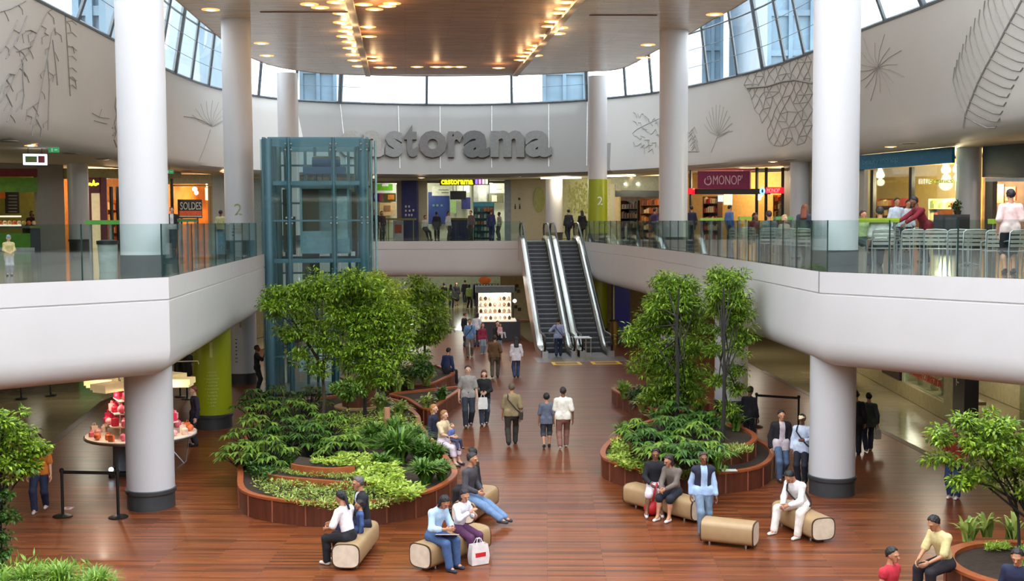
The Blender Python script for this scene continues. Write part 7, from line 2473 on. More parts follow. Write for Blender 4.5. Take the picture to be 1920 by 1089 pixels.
def strap(key, label, m, side=-1, name='shoulder_bag', bag=True, back=True, bagm=None, bagsize=(0.26, 0.1, 0.2), drop=0.0):
    """a cross body bag: a band over one shoulder and a bag at the other hip"""
    q = PEOPLE[key]
    w, s = q['w'], q['s']
    Rt = q['Rt']
    pel, ch = q['pel_l'], q['chest_l']
    pts = []
    for k in range(24):
        a = 2 * PI * k / 24
        ca, sa = math.cos(a), math.sin(a)
        rx, ry = (0.205 * w + 0.012) * s, (0.155 * w + 0.004) * s
        loc = np.array([side * ca * rx, sa * ry, 0.28 * s + ca * 0.27 * s])
        if ca > 0.7:
            loc[0] = side * 0.1 * s * w
            loc[2] = 0.545 * s - abs(sa) * 0.05 * s
            loc[1] *= 0.8
        pts.append(q['wpt'](pel + Rt @ loc))
    t = thing(name, label, 'bag')
    MB().tube(pts, 0.018, 5, True).build('strap', m, t)
    if bag:
        c = q['wpt'](pel + Rt @ np.array([-side * (0.215 * w + 0.03) * s, -0.03, -0.06 - drop]))
        f = q['wpt'](pel + Rt @ np.array([-side * (0.215 * w + 0.03) * s, 1.0, -0.06 - drop])) - c
        f = Vector((f.x, f.y, 0)).normalized()
        sx = Vector((f.y, -f.x, 0))
        b = MB()
        bw, bd, bh = bagsize
        b.obox(c, f * bw / 2, sx * bd / 2, Vector((0, 0, bh / 2)))
        b.obox(c + Vector((0, 0, bh * 0.22)), f * bw * 0.51, sx * bd * 0.56, Vector((0, 0, bh * 0.3)))
        b.build('pouch', bagm or m, t, smooth=0)
    return t
def carry_bag(pt, label, m, sz=(0.26, 0.1, 0.32), ang=0.0, name='shopping_bag', mark=None):
    t = thing(name, label, 'bag', (pt.x, pt.y, pt.z), ang)
    a, d, hgt = sz
    b = MB()
    b.loft([[(sx * a / 2 * f, sy * d / 2 * f, z) for sx, sy in ((-1, -1), (1, -1), (1, 1), (-1, 1))] for z, f in ((-0.1, 0.9), (-0.1 - hgt * 0.6, 1.06), (-0.1 - hgt, 0.96))], True)
    b.add([(-a / 2 * .96, -d / 2 * .96, -0.1 - hgt), (a / 2 * .96, -d / 2 * .96, -0.1 - hgt), (a / 2 * .96, d / 2 * .96, -0.1 - hgt), (-a / 2 * .96, d / 2 * .96, -0.1 - hgt)], [(0, 3, 2, 1)])
    b.build('body', m, t, smooth=30)
    hb = MB()
    for y in (-d / 2 * 0.8, d / 2 * 0.8):
        hb.tube([(-a * 0.2, y, -0.1), (-a * 0.1, y * 0.3, 0.0), (a * 0.1, y * 0.3, 0.0), (a * 0.2, y, -0.1)], 0.007, 5)
    hb.build('handle', m, t)
    if mark:
        MB().box((0, -d / 2 * 1.04, -0.1 - hgt * 0.5), (a * 0.6, 0.006, hgt * 0.22)).build('print', mark, t, smooth=0)
    return t
# ================================================================== benches
M_leather = mat('tan_leather', srgb(168, 138, 100), 0.42, var=0.05)
M_cream = MATS['shop_wall_cream']
M_cap = mat('bench_cap_cream', srgb(222, 206, 184), 0.5)
M_piping = mat('bench_trim_brown', srgb(74, 52, 36), 0.5)
def bench(a, c, label):
    a, c = Vector((a[0], a[1], 0)), Vector((c[0], c[1], 0))
    d = (c - a)
    L = d.length
    t = thing('bench', label, 'bench', (a + c) / 2, math.atan2(d.y, d.x))
    w, hh, z0 = 0.25, 0.215, 0.265
    def ring(x, k=1.0):
        o = []
        for i in range(24):
            th = 2 * PI * i / 24
            cx, sx = math.cos(th), math.sin(th)
            o.append((x, w * k * math.copysign(abs(cx) ** 0.55, cx), z0 + hh * k * math.copysign(abs(sx) ** 0.55, sx)))
        return o
    MB().loft([ring(-L / 2), ring(L / 2)], True).build('cushion', M_leather, t, smooth=50)
    for sx in (-1, 1):
        MB().loft([ring(sx * L / 2), ring(sx * (L / 2 + 0.02), 1.02), ring(sx * (L / 2 + 0.025), 0.93)], True).build('trim_ring', M_piping, t, smooth=30)
        b = MB()
        r_ = ring(sx * (L / 2 + 0.026), 0.93)
        b.add(r_, [tuple(range(24)) if sx > 0 else tuple(range(23, -1, -1))])
        b.build('end_cap', M_cap, t, smooth=0)
        for sy in (-1, 1):
            MB().cyl((sx * L * 0.36, sy * 0.13, 0), (sx * L * 0.36, sy * 0.13, 0.07), 0.025, n=10).build('leg', M_steel, t)
    return t
bench((-2.93, 19.75), (-2.78, 21.35), 'tan leather bench in front of the left planter, seen end on with its cream cap')
bench((-1.62, 19.75), (-0.62, 21.05), 'tan leather bench with the person in light blue reading on it')
bench((-1.0, 22.7), (-0.55, 24.2), 'tan leather bench behind the light blue reader, used by two people in dark tops')
bench((2.55, 24.35), (3.75, 22.85), 'tan leather bench in front of the right planter with the red bag beside it')
bench((3.63, 21.45), (4.5, 21.05), 'empty tan leather bench in the right foreground')
bench((5.42, 22.75), (5.85, 21.35), 'tan leather bench under the bent man all in white')

# ================================================================== walkers in the hall
def pp(px, py, z=0.0):
    q = P(px, py, z)
    return q.x, q.y, z
def who(key, label, px, py, z=0.0, face=0, **k):
    x, y, z = pp(px, py, z)
    return person(key, label, x, y, z, face, **k)
who('greyshirt', 'man in a grey T-shirt and dark jeans walking forward beside the woman in black', 878, 800, 0, 8, H=1.84, hair=(60, 44, 34), top=(150, 144, 138), sleeve=0.42, bottom=(44, 50, 60), shoes=(70, 66, 62), stride=0.35, h=0.02, near=True)
who('blackwoman', 'woman in a black cardigan and jeans carrying a white bag, beside the man in grey', 908, 797, 0, 5, H=1.68, hair=(84, 52, 36), hairstyle='bob', top=(28, 28, 30), sleeve=0.95, bottom=(62, 72, 88), shoes=(60, 50, 44), stride=0.2, hands={-1: (-0.06, 0.24, 1.02), 1: (0.12, 0.22, 1.02)}, h=0.02, near=True, build=0.9, head=(0, 0.25))
q = PEOPLE['blackwoman']
carry_bag(q['hand'][1] + Vector((0.02, -0.03, -0.02)), 'white paper bag held by the woman in the black cardigan', C(226, 222, 216), (0.28, 0.1, 0.34), 0.1)
who('satchel', 'man in a khaki shirt with a shoulder strap walking away mid hall', 960, 834, 0, 180, H=1.7, skin='tan', hair=(90, 74, 62), hairstyle='crop', top=(140, 122, 88), sleeve=0.5, bottom=(52, 46, 40), shoes=(32, 30, 30), stride=0.5, build=1.08, h=0.02)
strap('satchel', 'dark cross body strap and pouch on the man in the khaki shirt', cloth((50, 44, 40)), side=-1)
who('boy', 'boy in a slate grey T-shirt and knee shorts walking away beside the man in white', 1025, 839, 0, 180, H=1.46, skin='tan', hair=(22, 18, 18), top=(92, 98, 114), sleeve=0.45, bottom=(64, 66, 74), leg=0.62, hem=0.06, shoes=(26, 26, 28), stride=0.3, child=True, h=0.019)
who('whiteman', 'man in a white shirt and tan trousers walking away beside the boy', 1056, 840, 0, 180, H=1.66, skin='brown', hair=(44, 32, 28), hairstyle='crop', top=(236, 228, 214), sleeve=0.45, bottom=(134, 92, 80), shoes=(190, 176, 160), stride=0.45, build=1.1, h=0.02)
who('farblue', 'man in a light blue T-shirt with a dark strap walking forward near the bright stall', 881, 669, 0, 0, H=1.72, skin='tan', hair=(60, 50, 44), top=(110, 150, 196), sleeve=0.45, bottom=(120, 108, 100), stride=0.35, h=0.024)
strap('farblue', 'dark diagonal strap on the man in light blue near the bright stall', cloth((36, 40, 62)), side=-1)
who('pinkgirl', 'girl in a raspberry jacket beside the man in light blue', 905, 664, 0, 30, H=1.4, hair=(120, 70, 50), hairstyle='bob', top=(150, 44, 74), sleeve=0.95, bottom=(140, 160, 176), shoes=(200, 200, 200), child=True, h=0.024)
who('brownman', 'man in a brown T-shirt walking away towards the bright stall', 928, 708, 0, 176, H=1.68, skin='tan', hair=(30, 26, 24), hairstyle='crop', top=(104, 74, 46), sleeve=0.5, bottom=(92, 80, 68), leg=1.0, stride=0.55, build=1.08, h=0.022)
who('whitewoman', 'woman with long dark hair in a white tunic and jeans walking away near the escalators', 968, 708, 0, 186, H=1.6, skin='tan', hair=(26, 22, 24), hairstyle='long', top=(226, 218, 222), sleeve=0.8, hem=0.1, bottom=(58, 70, 100), stride=0.3, h=0.022)
who('mother', 'woman in a black jacket carrying a child, in front of the bright stall', 933, 672, 0, 20, H=1.66, hair=(70, 34, 34), hairstyle='long', top=(34, 34, 38), sleeve=0.95, bottom=(120, 140, 170), hands={1: (0.0, 0.26, 1.1), -1: (-0.15, 0.25, 1.12)}, h=0.024)
m = PEOPLE['mother']
c = m['chest']
person('toddler', 'toddler in a pale pink top held by the woman in the black jacket', c.x + 0.12, c.y - 0.2, c.z - 0.34, 40, H=0.86, hair=(100, 60, 50), top=(226, 170, 176), sleeve=0.9, bottom=(190, 190, 200), pose='sit', seat=0.18, child=True, h=0.016)
who('farcoat', 'person in a black coat looking at the left side of the bright stall', 872, 650, 0, 120, H=1.66, hair=(90, 60, 44), hairstyle='short', top=(30, 32, 40), sleeve=0.95, hem=0.08, bottom=(80, 90, 110), h=0.026)
who('farwhite', 'person in a white top with dark hair bending over the bright stall', 893, 650, 0, 160, H=1.64, skin='tan', hair=(30, 26, 28), hairstyle='bob', top=(210, 216, 230), sleeve=0.6, bottom=(60, 66, 90), lean=0.25, h=0.026)
who('escman', 'man in a pale blue shirt with a dark strap stepping onto the left escalator', 1047, 668, 0, 176, H=1.74, skin='tan', hair=(30, 28, 28), top=(160, 172, 210), sleeve=0.5, bottom=(46, 58, 84), stride=0.45, hands={-1: (-0.42, 0.2, 1.05)}, h=0.024)
strap('escman', 'dark diagonal strap on the man stepping onto the escalator', cloth((60, 62, 80)), side=-1)
# far corridor shoppers
for k, (px, py, face, top, bot, hs, lab) in enumerate(((833, 575, 200, (26, 26, 30), (60, 64, 80), 'short', 'dark dressed shopper farthest left in the corridor under the far slab'), (846, 578, 170, (110, 124, 140), (70, 80, 100), 'long', 'shopper in pale grey second from left in the far corridor'),
        (856, 573, 10, (24, 22, 26), (26, 24, 28), 'long', 'woman all in black with a knee length skirt facing us in the far corridor'), (872, 568, 190, (22, 24, 34), (30, 32, 44), 'short', 'tall shopper in black near the middle of the far corridor'),
        (880, 578, 150, (150, 180, 110), (34, 32, 40), 'bob', 'shopper in a pale green top beside the tall one in the far corridor'), (893, 575, 180, (60, 40, 60), (40, 40, 56), 'bob', 'shopper in plum near the clothes rail of the far corridor'))):
    who('far%d' % k, lab, px, py, 0, face, H=1.7, skin='tan', hair=(26, 22, 22), hairstyle=hs, top=top, sleeve=0.9, bottom=bot, skirt=(k == 2), stride=0.25, h=0.034)
who('darkblue_sit', 'person in dark blue sitting on the edge of the second pointed planter', 838, 722, 0, 150, H=1.68, skin='tan', hair=(28, 24, 24), top=(40, 46, 84), sleeve=0.9, bottom=(36, 36, 46), pose='sit', seat=0.5, lean=0.2, h=0.022)
who('liftman', 'person in black standing at the left corner of the glass lift', 483, 735, 0, 100, H=1.68, skin='brown', hair=(40, 30, 26), top=(28, 26, 32), sleeve=0.5, bottom=(40, 40, 48), h=0.024, hands={1: (0.12, 0.28, 1.36)})
who('stallman', 'stall keeper in a dark jacket standing right of the pink stall', 366, 835, 0, -60, H=1.62, hair=(120, 60, 40), top=(44, 36, 56), sleeve=0.95, bottom=(40, 40, 50), h=0.02)
who('orange', 'person in an orange top and dark jeans half hidden by the left edge tree', 76, 958, 0, 10, H=1.66, hair=(60, 40, 30), top=(206, 118, 40), sleeve=0.45, bottom=(36, 42, 70), shoes=(190, 186, 180), stride=0.4, h=0.02, near=True)
# right side
who('vest', 'man in a dark sleeveless vest and jeans walking forward between the right benches', 1318, 1000, 0, 4, H=1.62, skin='brown', hair=(60, 46, 40), hairstyle='crop', top=(164, 190, 226), sleeve=0.95, bottom=(112, 130, 152), shoes=(40, 40, 46), jacket=((36, 38, 58), 0.0), stride=0.55, h=0.018, near=True)
who('suit', 'man in a dark jacket and jeans standing left of the right corner column', 1464, 900, 0, 4, H=1.66, skin='tan', hair=(28, 24, 24), top=(190, 176, 180), sleeve=0.9, bottom=(78, 96, 124), shoes=(52, 36, 36), jacket=((22, 20, 26), 1.0), hem=0.08, stride=0.4, h=0.019, near=True)
who('capman', 'person with a cream cap and dark backpack strap half behind the right corner column', 1503, 906, 0, -30, H=1.6, skin='brown', hair=(24, 22, 22), top=(196, 206, 226), sleeve=0.95, hem=0.06, bottom=(30, 32, 44), shoes=(24, 24, 26), cap=(228, 206, 170), h=0.02, hands={-1: (-0.12, 0.2, 1.05)})
strap('capman', 'dark strap across the person with the cream cap', cloth((30, 28, 40)), side=1, bag=False)
who('greencoat', 'person in a grey green coat walking away right of the right corner column', 1628, 846, 0, 172, H=1.56, skin='tan', hair=(22, 20, 22), top=(74, 92, 96), sleeve=0.95, hem=0.1, bottom=(46, 54, 80), shoes=(170, 150, 140), stride=0.35, h=0.021)
carry_bag(PEOPLE['greencoat']['hand'][1], 'small white bag in the hand of the person in the grey green coat', C(206, 206, 190), (0.16, 0.08, 0.24), 0.2)
who('darkwalker', 'dark dressed walker just right of the right corner column', 1604, 852, 0, 176, H=1.66, skin='tan', hair=(22, 20, 22), top=(26, 24, 34), sleeve=0.95, bottom=(26, 24, 32), h=0.022)
who('jeans', 'person in a rust top and blue jeans behind the right corner tree', 1788, 934, 0, -40, H=1.62, skin='tan', hair=(40, 28, 24), top=(140, 44, 30), sleeve=0.6, bottom=(40, 56, 96), shoes=(220, 210, 210), h=0.02)
who('planterman', 'dark dressed person leaning at the back of the right round planter', 1402, 838, 0, 140, H=1.62, skin='brown', hair=(24, 20, 20), top=(30, 28, 36), sleeve=0.9, bottom=(28, 28, 36), lean=0.2, h=0.022)

# ================================================================== seated people
def seat_at(key, label, x, y, face, **k):
    return person(key, label, x, y, 0, face, pose='sit', seat=k.pop('seat', 0.47), h=k.pop('h', 0.018), near=True, **k)
seat_at('whitesit', 'dark haired woman in a white T-shirt at the near end of the end on bench', -2.92, 20.0, -122, H=1.66, skin='tan', hair=(20, 18, 22), hairstyle='tail', top=(232, 226, 232), sleeve=0.45, bottom=(28, 28, 34), shoes=(222, 216, 210), lean=0.25, hands={-1: (-0.2, 0.34, 0.68), 1: (0.05, 0.36, 0.72)}, feet=((-0.12, 0.40, 0), (0.12, 0.36, 0)))
seat_at('dadsit', 'man in a black jacket sitting on the far end of the end on bench', -2.76, 21.0, -70, H=1.74, skin='tan', hair=(90, 84, 84), hairstyle='crop', top=(210, 212, 226), sleeve=0.9, bottom=(44, 50, 74), jacket=((28, 28, 34), 1.0), lean=0.15, hands={-1: (-0.12, 0.36, 0.9), 1: (0.1, 0.30, 0.72)})
person('kidsit', 'small child in blue sitting between the man in black and the woman in white', -2.78, 20.52, 0.0, -80, H=1.08, skin='tan', hair=(24, 20, 22), top=(60, 84, 132), sleeve=0.9, bottom=(50, 66, 110), pose='sit', seat=0.47, child=True, h=0.016, near=True, feet=((-0.08, 0.3, 0.2), (0.08, 0.3, 0.2)))
seat_at('reader', 'person in a light blue shirt and jeans reading on the left foreground bench', -1.42, 20.05, 52, H=1.68, skin='tan', hair=(24, 20, 22), hairstyle='bob', top=(176, 204, 232), sleeve=0.8, bottom=(66, 92, 136), shoes=(52, 56, 70), lean=0.32, head=(0.0, 0.45), hands={-1: (-0.05, 0.42, 0.74), 1: (0.12, 0.40, 0.74)})
seat_at('girlsit', 'girl in a white top and plum trousers sitting beside the light blue reader', -0.98, 20.55, 52, H=1.52, skin='tan', hair=(30, 22, 26), hairstyle='bob', top=(226, 226, 236), sleeve=0.9, bottom=(86, 44, 80), shoes=(40, 36, 46), lean=0.2, child=True, head=(-0.3, 0.2), hands={-1: (-0.1, 0.3, 0.78), 1: (0.1, 0.34, 0.9)})
q = PEOPLE['reader']
t = tag(MB().obox((0, 0, 0), (0.2, 0.03, -0.01), (-0.03, 0.15, -0.05), (0, 0, 0.006)).build('newspaper', C(232, 228, 226), smooth=0, loc=q['lap'] + Vector((-0.08, 0.02, 0.13))), 'white paper lying on the lap of the light blue reader', 'newspaper')
carry_bag(Vector((-0.62, 20.1, 0.47)), 'white shopping bag with a red print standing in front of the girl in plum trousers', C(236, 228, 226), (0.34, 0.16, 0.36), 0.5, mark=C(206, 40, 50))
seat_at('leaner', 'man in a charcoal jacket with long outstretched jeans on the bench behind the reader', -0.92, 23.0, 64, H=1.8, skin='tan', hair=(40, 36, 36), hairstyle='crop', top=(70, 66, 72), sleeve=0.95, bottom=(104, 130, 166), shoes=(60, 58, 62), lean=0.15, feet=((-0.08, 0.92, 0), (0.14, 0.98, 0)), hands={-1: (-0.12, 0.25, 0.66), 1: (0.12, 0.28, 0.66)})
seat_at('backsit', 'person with black hair and dark top seated behind the man in charcoal', -0.75, 23.7, -95, H=1.7, skin='brown', hair=(18, 16, 16), top=(30, 28, 34), sleeve=0.95, bottom=(30, 28, 32), lean=0.15)
seat_at('cardigan', 'person in a black cardigan and white skirt on the right foreground bench', 2.98, 23.75, -4, H=1.64, skin='brown', hair=(28, 22, 24), top=(24, 24, 30), sleeve=0.95, bottom=(228, 214, 224), leg=0.55, shoes=(214, 208, 204), lean=0.1, hands={-1: (-0.12, 0.3, 0.66), 1: (0.12, 0.3, 0.66)}, feet=((-0.12, 0.42, 0), (0.2, 0.46, 0)))
seat_at('taupe', 'person in a taupe sweater and black shorts beside the one in the black cardigan', 3.32, 23.3, -38, H=1.62, skin='tan', hair=(40, 28, 30), hairstyle='bob', top=(110, 98, 90), sleeve=0.95, bottom=(34, 36, 48), leg=0.55, shoes=(226, 222, 216), lean=0.28, hands={-1: (-0.04, 0.42, 0.66), 1: (0.06, 0.44, 0.66)}, head=(-0.4, 0.1))
q = P(1222, 966)
t = thing('backpack', 'red bag with a long red strap standing on the floor before the white skirt', 'bag', (q.x, q.y, 0))
MB().ball((0, 0, 0.15), 0.17, 0.13, 0.15, 14, 9).build('body', mat('red_bag', srgb(190, 26, 40), 0.6), t)
MB().tube([(0.02, 0, 0.28), (0.06, 0.02, 0.5), (0.12, 0.08, 0.66), (0.16, 0.1, 0.5), (0.14, 0.04, 0.26)], 0.022, 6).build('strap', mat('red_bag', srgb(190, 26, 40), 0.6), t)
seat_at('whiteall', 'man all in white bent over his hands on the right foreground bench', 5.62, 22.05, -52, H=1.74, skin='tan', hair=(18, 16, 18), top=(232, 230, 232), sleeve=0.92, bottom=(236, 226, 216), shoes=(236, 232, 226), lean=0.5, head=(0, 0.4), hands={-1: (-0.06, 0.48, 0.62), 1: (0.06, 0.50, 0.62)}, feet=((-0.24, 0.42, 0), (0.26, 0.5, 0)), knees=0.5)
strap('whiteall', 'dark strap across the man all in white', cloth((40, 36, 40)), side=1, bag=False)
seat_at('yellowman', 'man in a pale yellow shirt and black trousers sitting on the right bottom planter rim', 6.95, 18.15, -68, H=1.72, skin='tan', hair=(24, 20, 22), top=(214, 196, 140), sleeve=0.46, bottom=(34, 28, 36), shoes=(30, 26, 30), lean=0.32, seat=0.5, head=(0, 0.25), hands={-1: (-0.12, 0.44, 0.66), 1: (0.1, 0.46, 0.66)}, feet=((-0.12, 0.4, 0), (0.16, 0.44, 0)))
seat_at('redtop', 'woman with short black hair in a red top at the bottom picture edge', 5.52, 16.55, 40, H=1.62, skin='tan', hair=(20, 18, 20), top=(190, 44, 60), sleeve=0.1, bottom=(40, 40, 50), seat=0.44, lean=0.05)
seat_at('navyman', 'man in a navy shirt at the right bottom corner, before the timber planter', 7.35, 16.4, -40, H=1.7, skin='tan', hair=(26, 22, 22), top=(34, 38, 66), sleeve=0.5, bottom=(30, 30, 38), seat=0.44, lean=0.1, head=(0.1, 0.2))
# low seats under the two cut off figures
bench((5.2, 16.4), (5.95, 16.65), 'tan bench under the woman in the red top, almost cut off by the picture edge')
bench((7.05, 16.15), (7.7, 16.55), 'tan bench under the man in navy at the right bottom corner')
seat_at('twosit', 'woman in white trousers holding a small child, seated on the left planter rim', -1.78, 28.6, 60, H=1.62, hair=(150, 104, 60), hairstyle='bob', top=(214, 190, 150), sleeve=0.4, bottom=(226, 208, 222), leg=0.75, shoes=(54, 46, 70), seat=0.5, lean=0.1, hands={-1: (-0.08, 0.34, 0.74), 1: (0.1, 0.36, 0.74)})
seat_at('navysit', 'blond woman in navy seated behind the one in white trousers on the planter rim', -2.05, 29.5, 70, H=1.62, hair=(170, 116, 60), hairstyle='bob', top=(34, 36, 56), sleeve=0.9, bottom=(30, 30, 40), seat=0.5)
person('babysit', 'small child in blue on the lap of the woman in white trousers', -1.52, 28.4, 0.42, 60, H=0.8, hair=(150, 120, 80), top=(96, 110, 170), sleeve=0.4, bottom=(60, 64, 90), pose='sit', seat=0.2, child=True, h=0.016)

# ================================================================== upper floor: cafe and people
M_alu = mat('chair_aluminium', srgb(196, 198, 200), 0.3, 0.85, var=0.05)
M_slat = mat('chair_slat', srgb(170, 166, 156), 0.4, 0.5)
def make_chair(label):
    t = thing('cafe_chair', label, 'chair')
    for sx in (-1, 1):
        MB().tube([(sx * 0.25, -0.2, 0), (sx * 0.25, -0.16, 0.44), (sx * 0.245, -0.2, 0.82), (sx * 0.2, -0.21, 0.86)], 0.014, 7).build('leg', M_alu, t)
        MB().tube([(sx * 0.25, 0.24, 0), (sx * 0.25, 0.2, 0.44), (sx * 0.25, 0.2, 0.62), (sx * 0.25, -0.17, 0.66)], 0.014, 7).build('leg', M_alu, t)
    m = MB()
    for k in range(6):
        m.box((0, -0.16 + k * 0.07, 0.45), (0.48, 0.055, 0.016))
    m.build('seat', M_slat, t, smooth=0)
    m = MB()
    for k in range(4):
        m.box((0, -0.185 - k * 0.008, 0.56 + k * 0.085), (0.47, 0.014, 0.06))
    m.tube([(-0.2, -0.21, 0.86), (0, -0.215, 0.87), (0.2, -0.21, 0.86)], 0.014, 7)
    m.build('backrest', M_slat, t, smooth=40)
    return t
CH = None
def chair(px, py, face, label, group=None):
    global CH
    q = P(px, py, 5.0)
    if CH is None:
        CH = o = make_chair(label)
    else:
        o = copy_tree(CH)
    o['label'] = label
    o.location = (q.x, q.y, 5.0)
    o.rotation_euler = (0, 0, R(face) + PI)
    return o
# backs towards the railing: face 180 looks away from us
for px, py, face, lab in ((1651, 503, 180, 'aluminium cafe chair under the man in the white shirt, nearest the column'), (1707, 504, 176, 'empty aluminium cafe chair second from the right corner column'), (1757, 505, 150, 'aluminium cafe chair behind the waiter in red, turned aside'),
                          (1794, 506, 172, 'aluminium cafe chair with a round back in front of the black table'), (1822, 508, 178, 'aluminium cafe chair left of the woman in pink'), (1868, 512, 170, 'aluminium cafe chair just behind the legs of the woman in pink'),
                          (1735, 490, 10, 'aluminium cafe chair facing us across the cafe table'), (1680, 492, 20, 'aluminium cafe chair facing us opposite the man in the white shirt'), (1905, 513, 185, 'aluminium cafe chair at the right picture edge'),
                          (1385, 482, 160, 'aluminium cafe chair farthest left behind the railing'), (1412, 482, 30, 'aluminium cafe chair under the person in dark red'), (1440, 487, 175, 'aluminium cafe chair in front of the grey jacket'),
                          (1468, 490, 178, 'aluminium cafe chair in front of the blond child'), (1497, 494, 182, 'aluminium cafe chair nearest the left side of the corner column'), (1450, 474, 10, 'aluminium cafe chair behind the grey jacket table')):
    chair(px, py, face, lab)
def table(px, py, label, r=0.36, col=(40, 40, 44), h_=0.73):
    q = P(px, py, 5.0)
    t = thing('cafe_table', label, 'table', (q.x, q.y, 5.0))
    MB().lathe([(r, h_ - 0.025), (r + 0.006, h_ - 0.012), (r, h_)], n=24).build('tabletop', C(*col), t)
    MB().cyl((0, 0, 0.03), (0, 0, h_ - 0.025), 0.032, n=10).build('leg', M_alu, t)
    m = MB()
    for k in range(4):
        a = PI / 2 * k + 0.5
        m.tube([(0, 0, 0.08), (0.3 * math.cos(a), 0.3 * math.sin(a), 0.015)], 0.018, 6)
    m.build('foot', M_alu, t)
    return t
table(1690, 500, 'dark round cafe table before the man in the white shirt')
table(1815, 498, 'black round cafe table in front of the grey white column')
table(1440, 478, 'dark round cafe table between the left cafe chairs')
def ledge(px0, px1, py, depth, label, col, zt=1.2):
    a, c = P(px0, 470, 5.0), P(px1, 470, 5.0)
    y = depth
    p0, p1 = PD(px0, py, y), PD(px1, py, y)
    t = thing('bar_ledge', label, 'ledge')
    MB().box(((p0.x + p1.x) / 2, y, p0.z), (p1.x - p0.x, 0.32, 0.1)).build('top', mat('ledge_%d' % col[1], srgb(*col), 0.4), t, smooth=0)
    n = max(2, int((p1.x - p0.x) / 1.2))
    for k in range(n + 1):
        x = p0.x + (p1.x - p0.x) * (0.06 + 0.88 * k / n)
        MB().box((x, y, (5.0 + p0.z) / 2), (0.05, 0.05, p0.z - 5.0)).build('post', M_steel, t, smooth=0)
    return t
ledge(1600, 1682, 413, 26.2, 'long lime green bar ledge right of the right corner column', (150, 170, 40))
ledge(1858, 1960, 415, 23.6, 'lime green bar ledge at the right picture edge before the woman in pink', (140, 170, 40))
ledge(164, 250, 417, 26.5, 'green bar ledge left of the left corner column', (70, 128, 50))
ledge(1312, 1356, 411, 40, 'short lime ledge under the magenta banner', (150, 180, 60))
ledge(1385, 1412, 409, 36, 'short pale green ledge before the dark shop posts', (130, 180, 130))
ledge(1452, 1485, 409, 33, 'green ledge behind the blond child at the cafe', (90, 150, 90))
ledge(335, 368, 413, 38, 'dark green ledge below the black sale sign', (70, 110, 60))
q = P(203, 509, 5.0)
t = thing('litter_bin', 'tall grey bin behind the left railing, beside the left corner column', 'bin', (q.x, q.y, 5.0))
MB().lathe([(0.19, 0), (0.22, 0.62)], n=20).build('body', C(150, 156, 150), t)
MB().lathe([(0.24, 0.62), (0.24, 0.7), (0.12, 0.72)], n=20).build('lid', M_dark, t)
q = P(1775, 470, 5.0)
t = thing('waste_station', 'grey waste cabinet with a plant and orange tray on top behind the cafe tables', 'cabinet', (q.x + 0.15, q.y, 5.0), R(10))
MB().box((0, 0, 0.62), (1.0, 0.6, 1.24)).build('body', C(76, 80, 86), t, smooth=0)
MB().box((-0.22, -0.31, 0.7), (0.4, 0.02, 0.9)).build('door', C(96, 100, 106), t, smooth=0)
MB().box((0.26, -0.31, 0.7), (0.44, 0.02, 0.9)).build('door', C(52, 56, 62), t, smooth=0)
c = Vector((q.x + 0.35, q.y, 6.24))
t = thing('potted_plant', 'dark bushy potted plant on the waste cabinet of the cafe', 'plant', c)
MB().lathe([(0.1, 0), (0.13, 0.14)], n=14).build('pot', C(60, 50, 44), t)
crown('foliage', [(0, 0, 0.3, 0.24)], LM['dark'], t, 0.09, 420, 77, 0.45, 0.14)
t = tag(MB().box((c.x - 0.42, c.y - 0.05, 6.32), (0.36, 0.3, 0.16)).build('tray_stack', C(220, 120, 40), smooth=0), 'orange tray stack on the waste cabinet of the cafe', 'tray')
def up(key, label, px, py, face, **k):
    q = P(px, py, 5.0)
    k.setdefault('h', 0.02)
    return person(key, label, q.x, q.y, 5.0, face, **k)
up('pinkback', 'woman in a pale pink shirt and black skirt standing at the upper right edge', 1892, 513, 172, H=1.66, skin='tan', hair=(24, 20, 24), top=(236, 200, 196), sleeve=0.45, bottom=(24, 24, 30), skirt=True, shoes=(40, 36, 40))
up('redwaiter', 'person in a dark red sweater bending over the cafe table', 1735, 492, -78, H=1.72, skin='brown', hair=(20, 18, 20), top=(120, 24, 38), sleeve=0.95, hem=0.08, bottom=(26, 26, 34), lean=0.55, hands={-1: (-0.15, 0.66, 1.0), 1: (0.15, 0.7, 1.02)})
up('whiteshirt', 'man in a cream white shirt seated right of the corner column, back to us', 1651, 501, 178, H=1.72, skin='tan', hair=(40, 32, 30), hairstyle='crop', top=(226, 226, 216), sleeve=0.5, bottom=(40, 44, 60), pose='sit', seat=0.46, lean=0.2)
up('cafewhite', 'dark haired guest in a white shirt sitting behind the cafe table, left one', 1680, 476, 10, H=1.74, skin='tan', hair=(22, 20, 20), top=(214, 222, 234), sleeve=0.9, bottom=(40, 44, 60))
up('cafewhite2', 'dark haired guest in white standing beside the person in dark red', 1698, 472, 8, H=1.72, skin='tan', hair=(24, 22, 22), top=(224, 224, 232), sleeve=0.9, bottom=(40, 44, 60), lean=0.2)
up('cafegreen', 'seated guest in a pale green top just right of the corner column', 1617, 490, 20, H=1.62, skin='tan', hair=(60, 30, 24), top=(160, 176, 120), sleeve=0.8, bottom=(50, 60, 60), pose='sit', seat=0.46)
up('darkred', 'seated guest in dark red behind the railing, left cafe group', 1410, 479, 30, H=1.6, skin='brown', hair=(24, 20, 22), hairstyle='bob', top=(110, 30, 36), sleeve=0.9, bottom=(60, 40, 50), pose='sit', seat=0.46, lean=0.2)
up('greyjacket', 'seated guest in a grey jacket with the back to us, left cafe group', 1441, 484, 186, H=1.66, skin='tan', hair=(60, 30, 24), top=(110, 116, 110), sleeve=0.95, bottom=(40, 44, 50), pose='sit', seat=0.46)
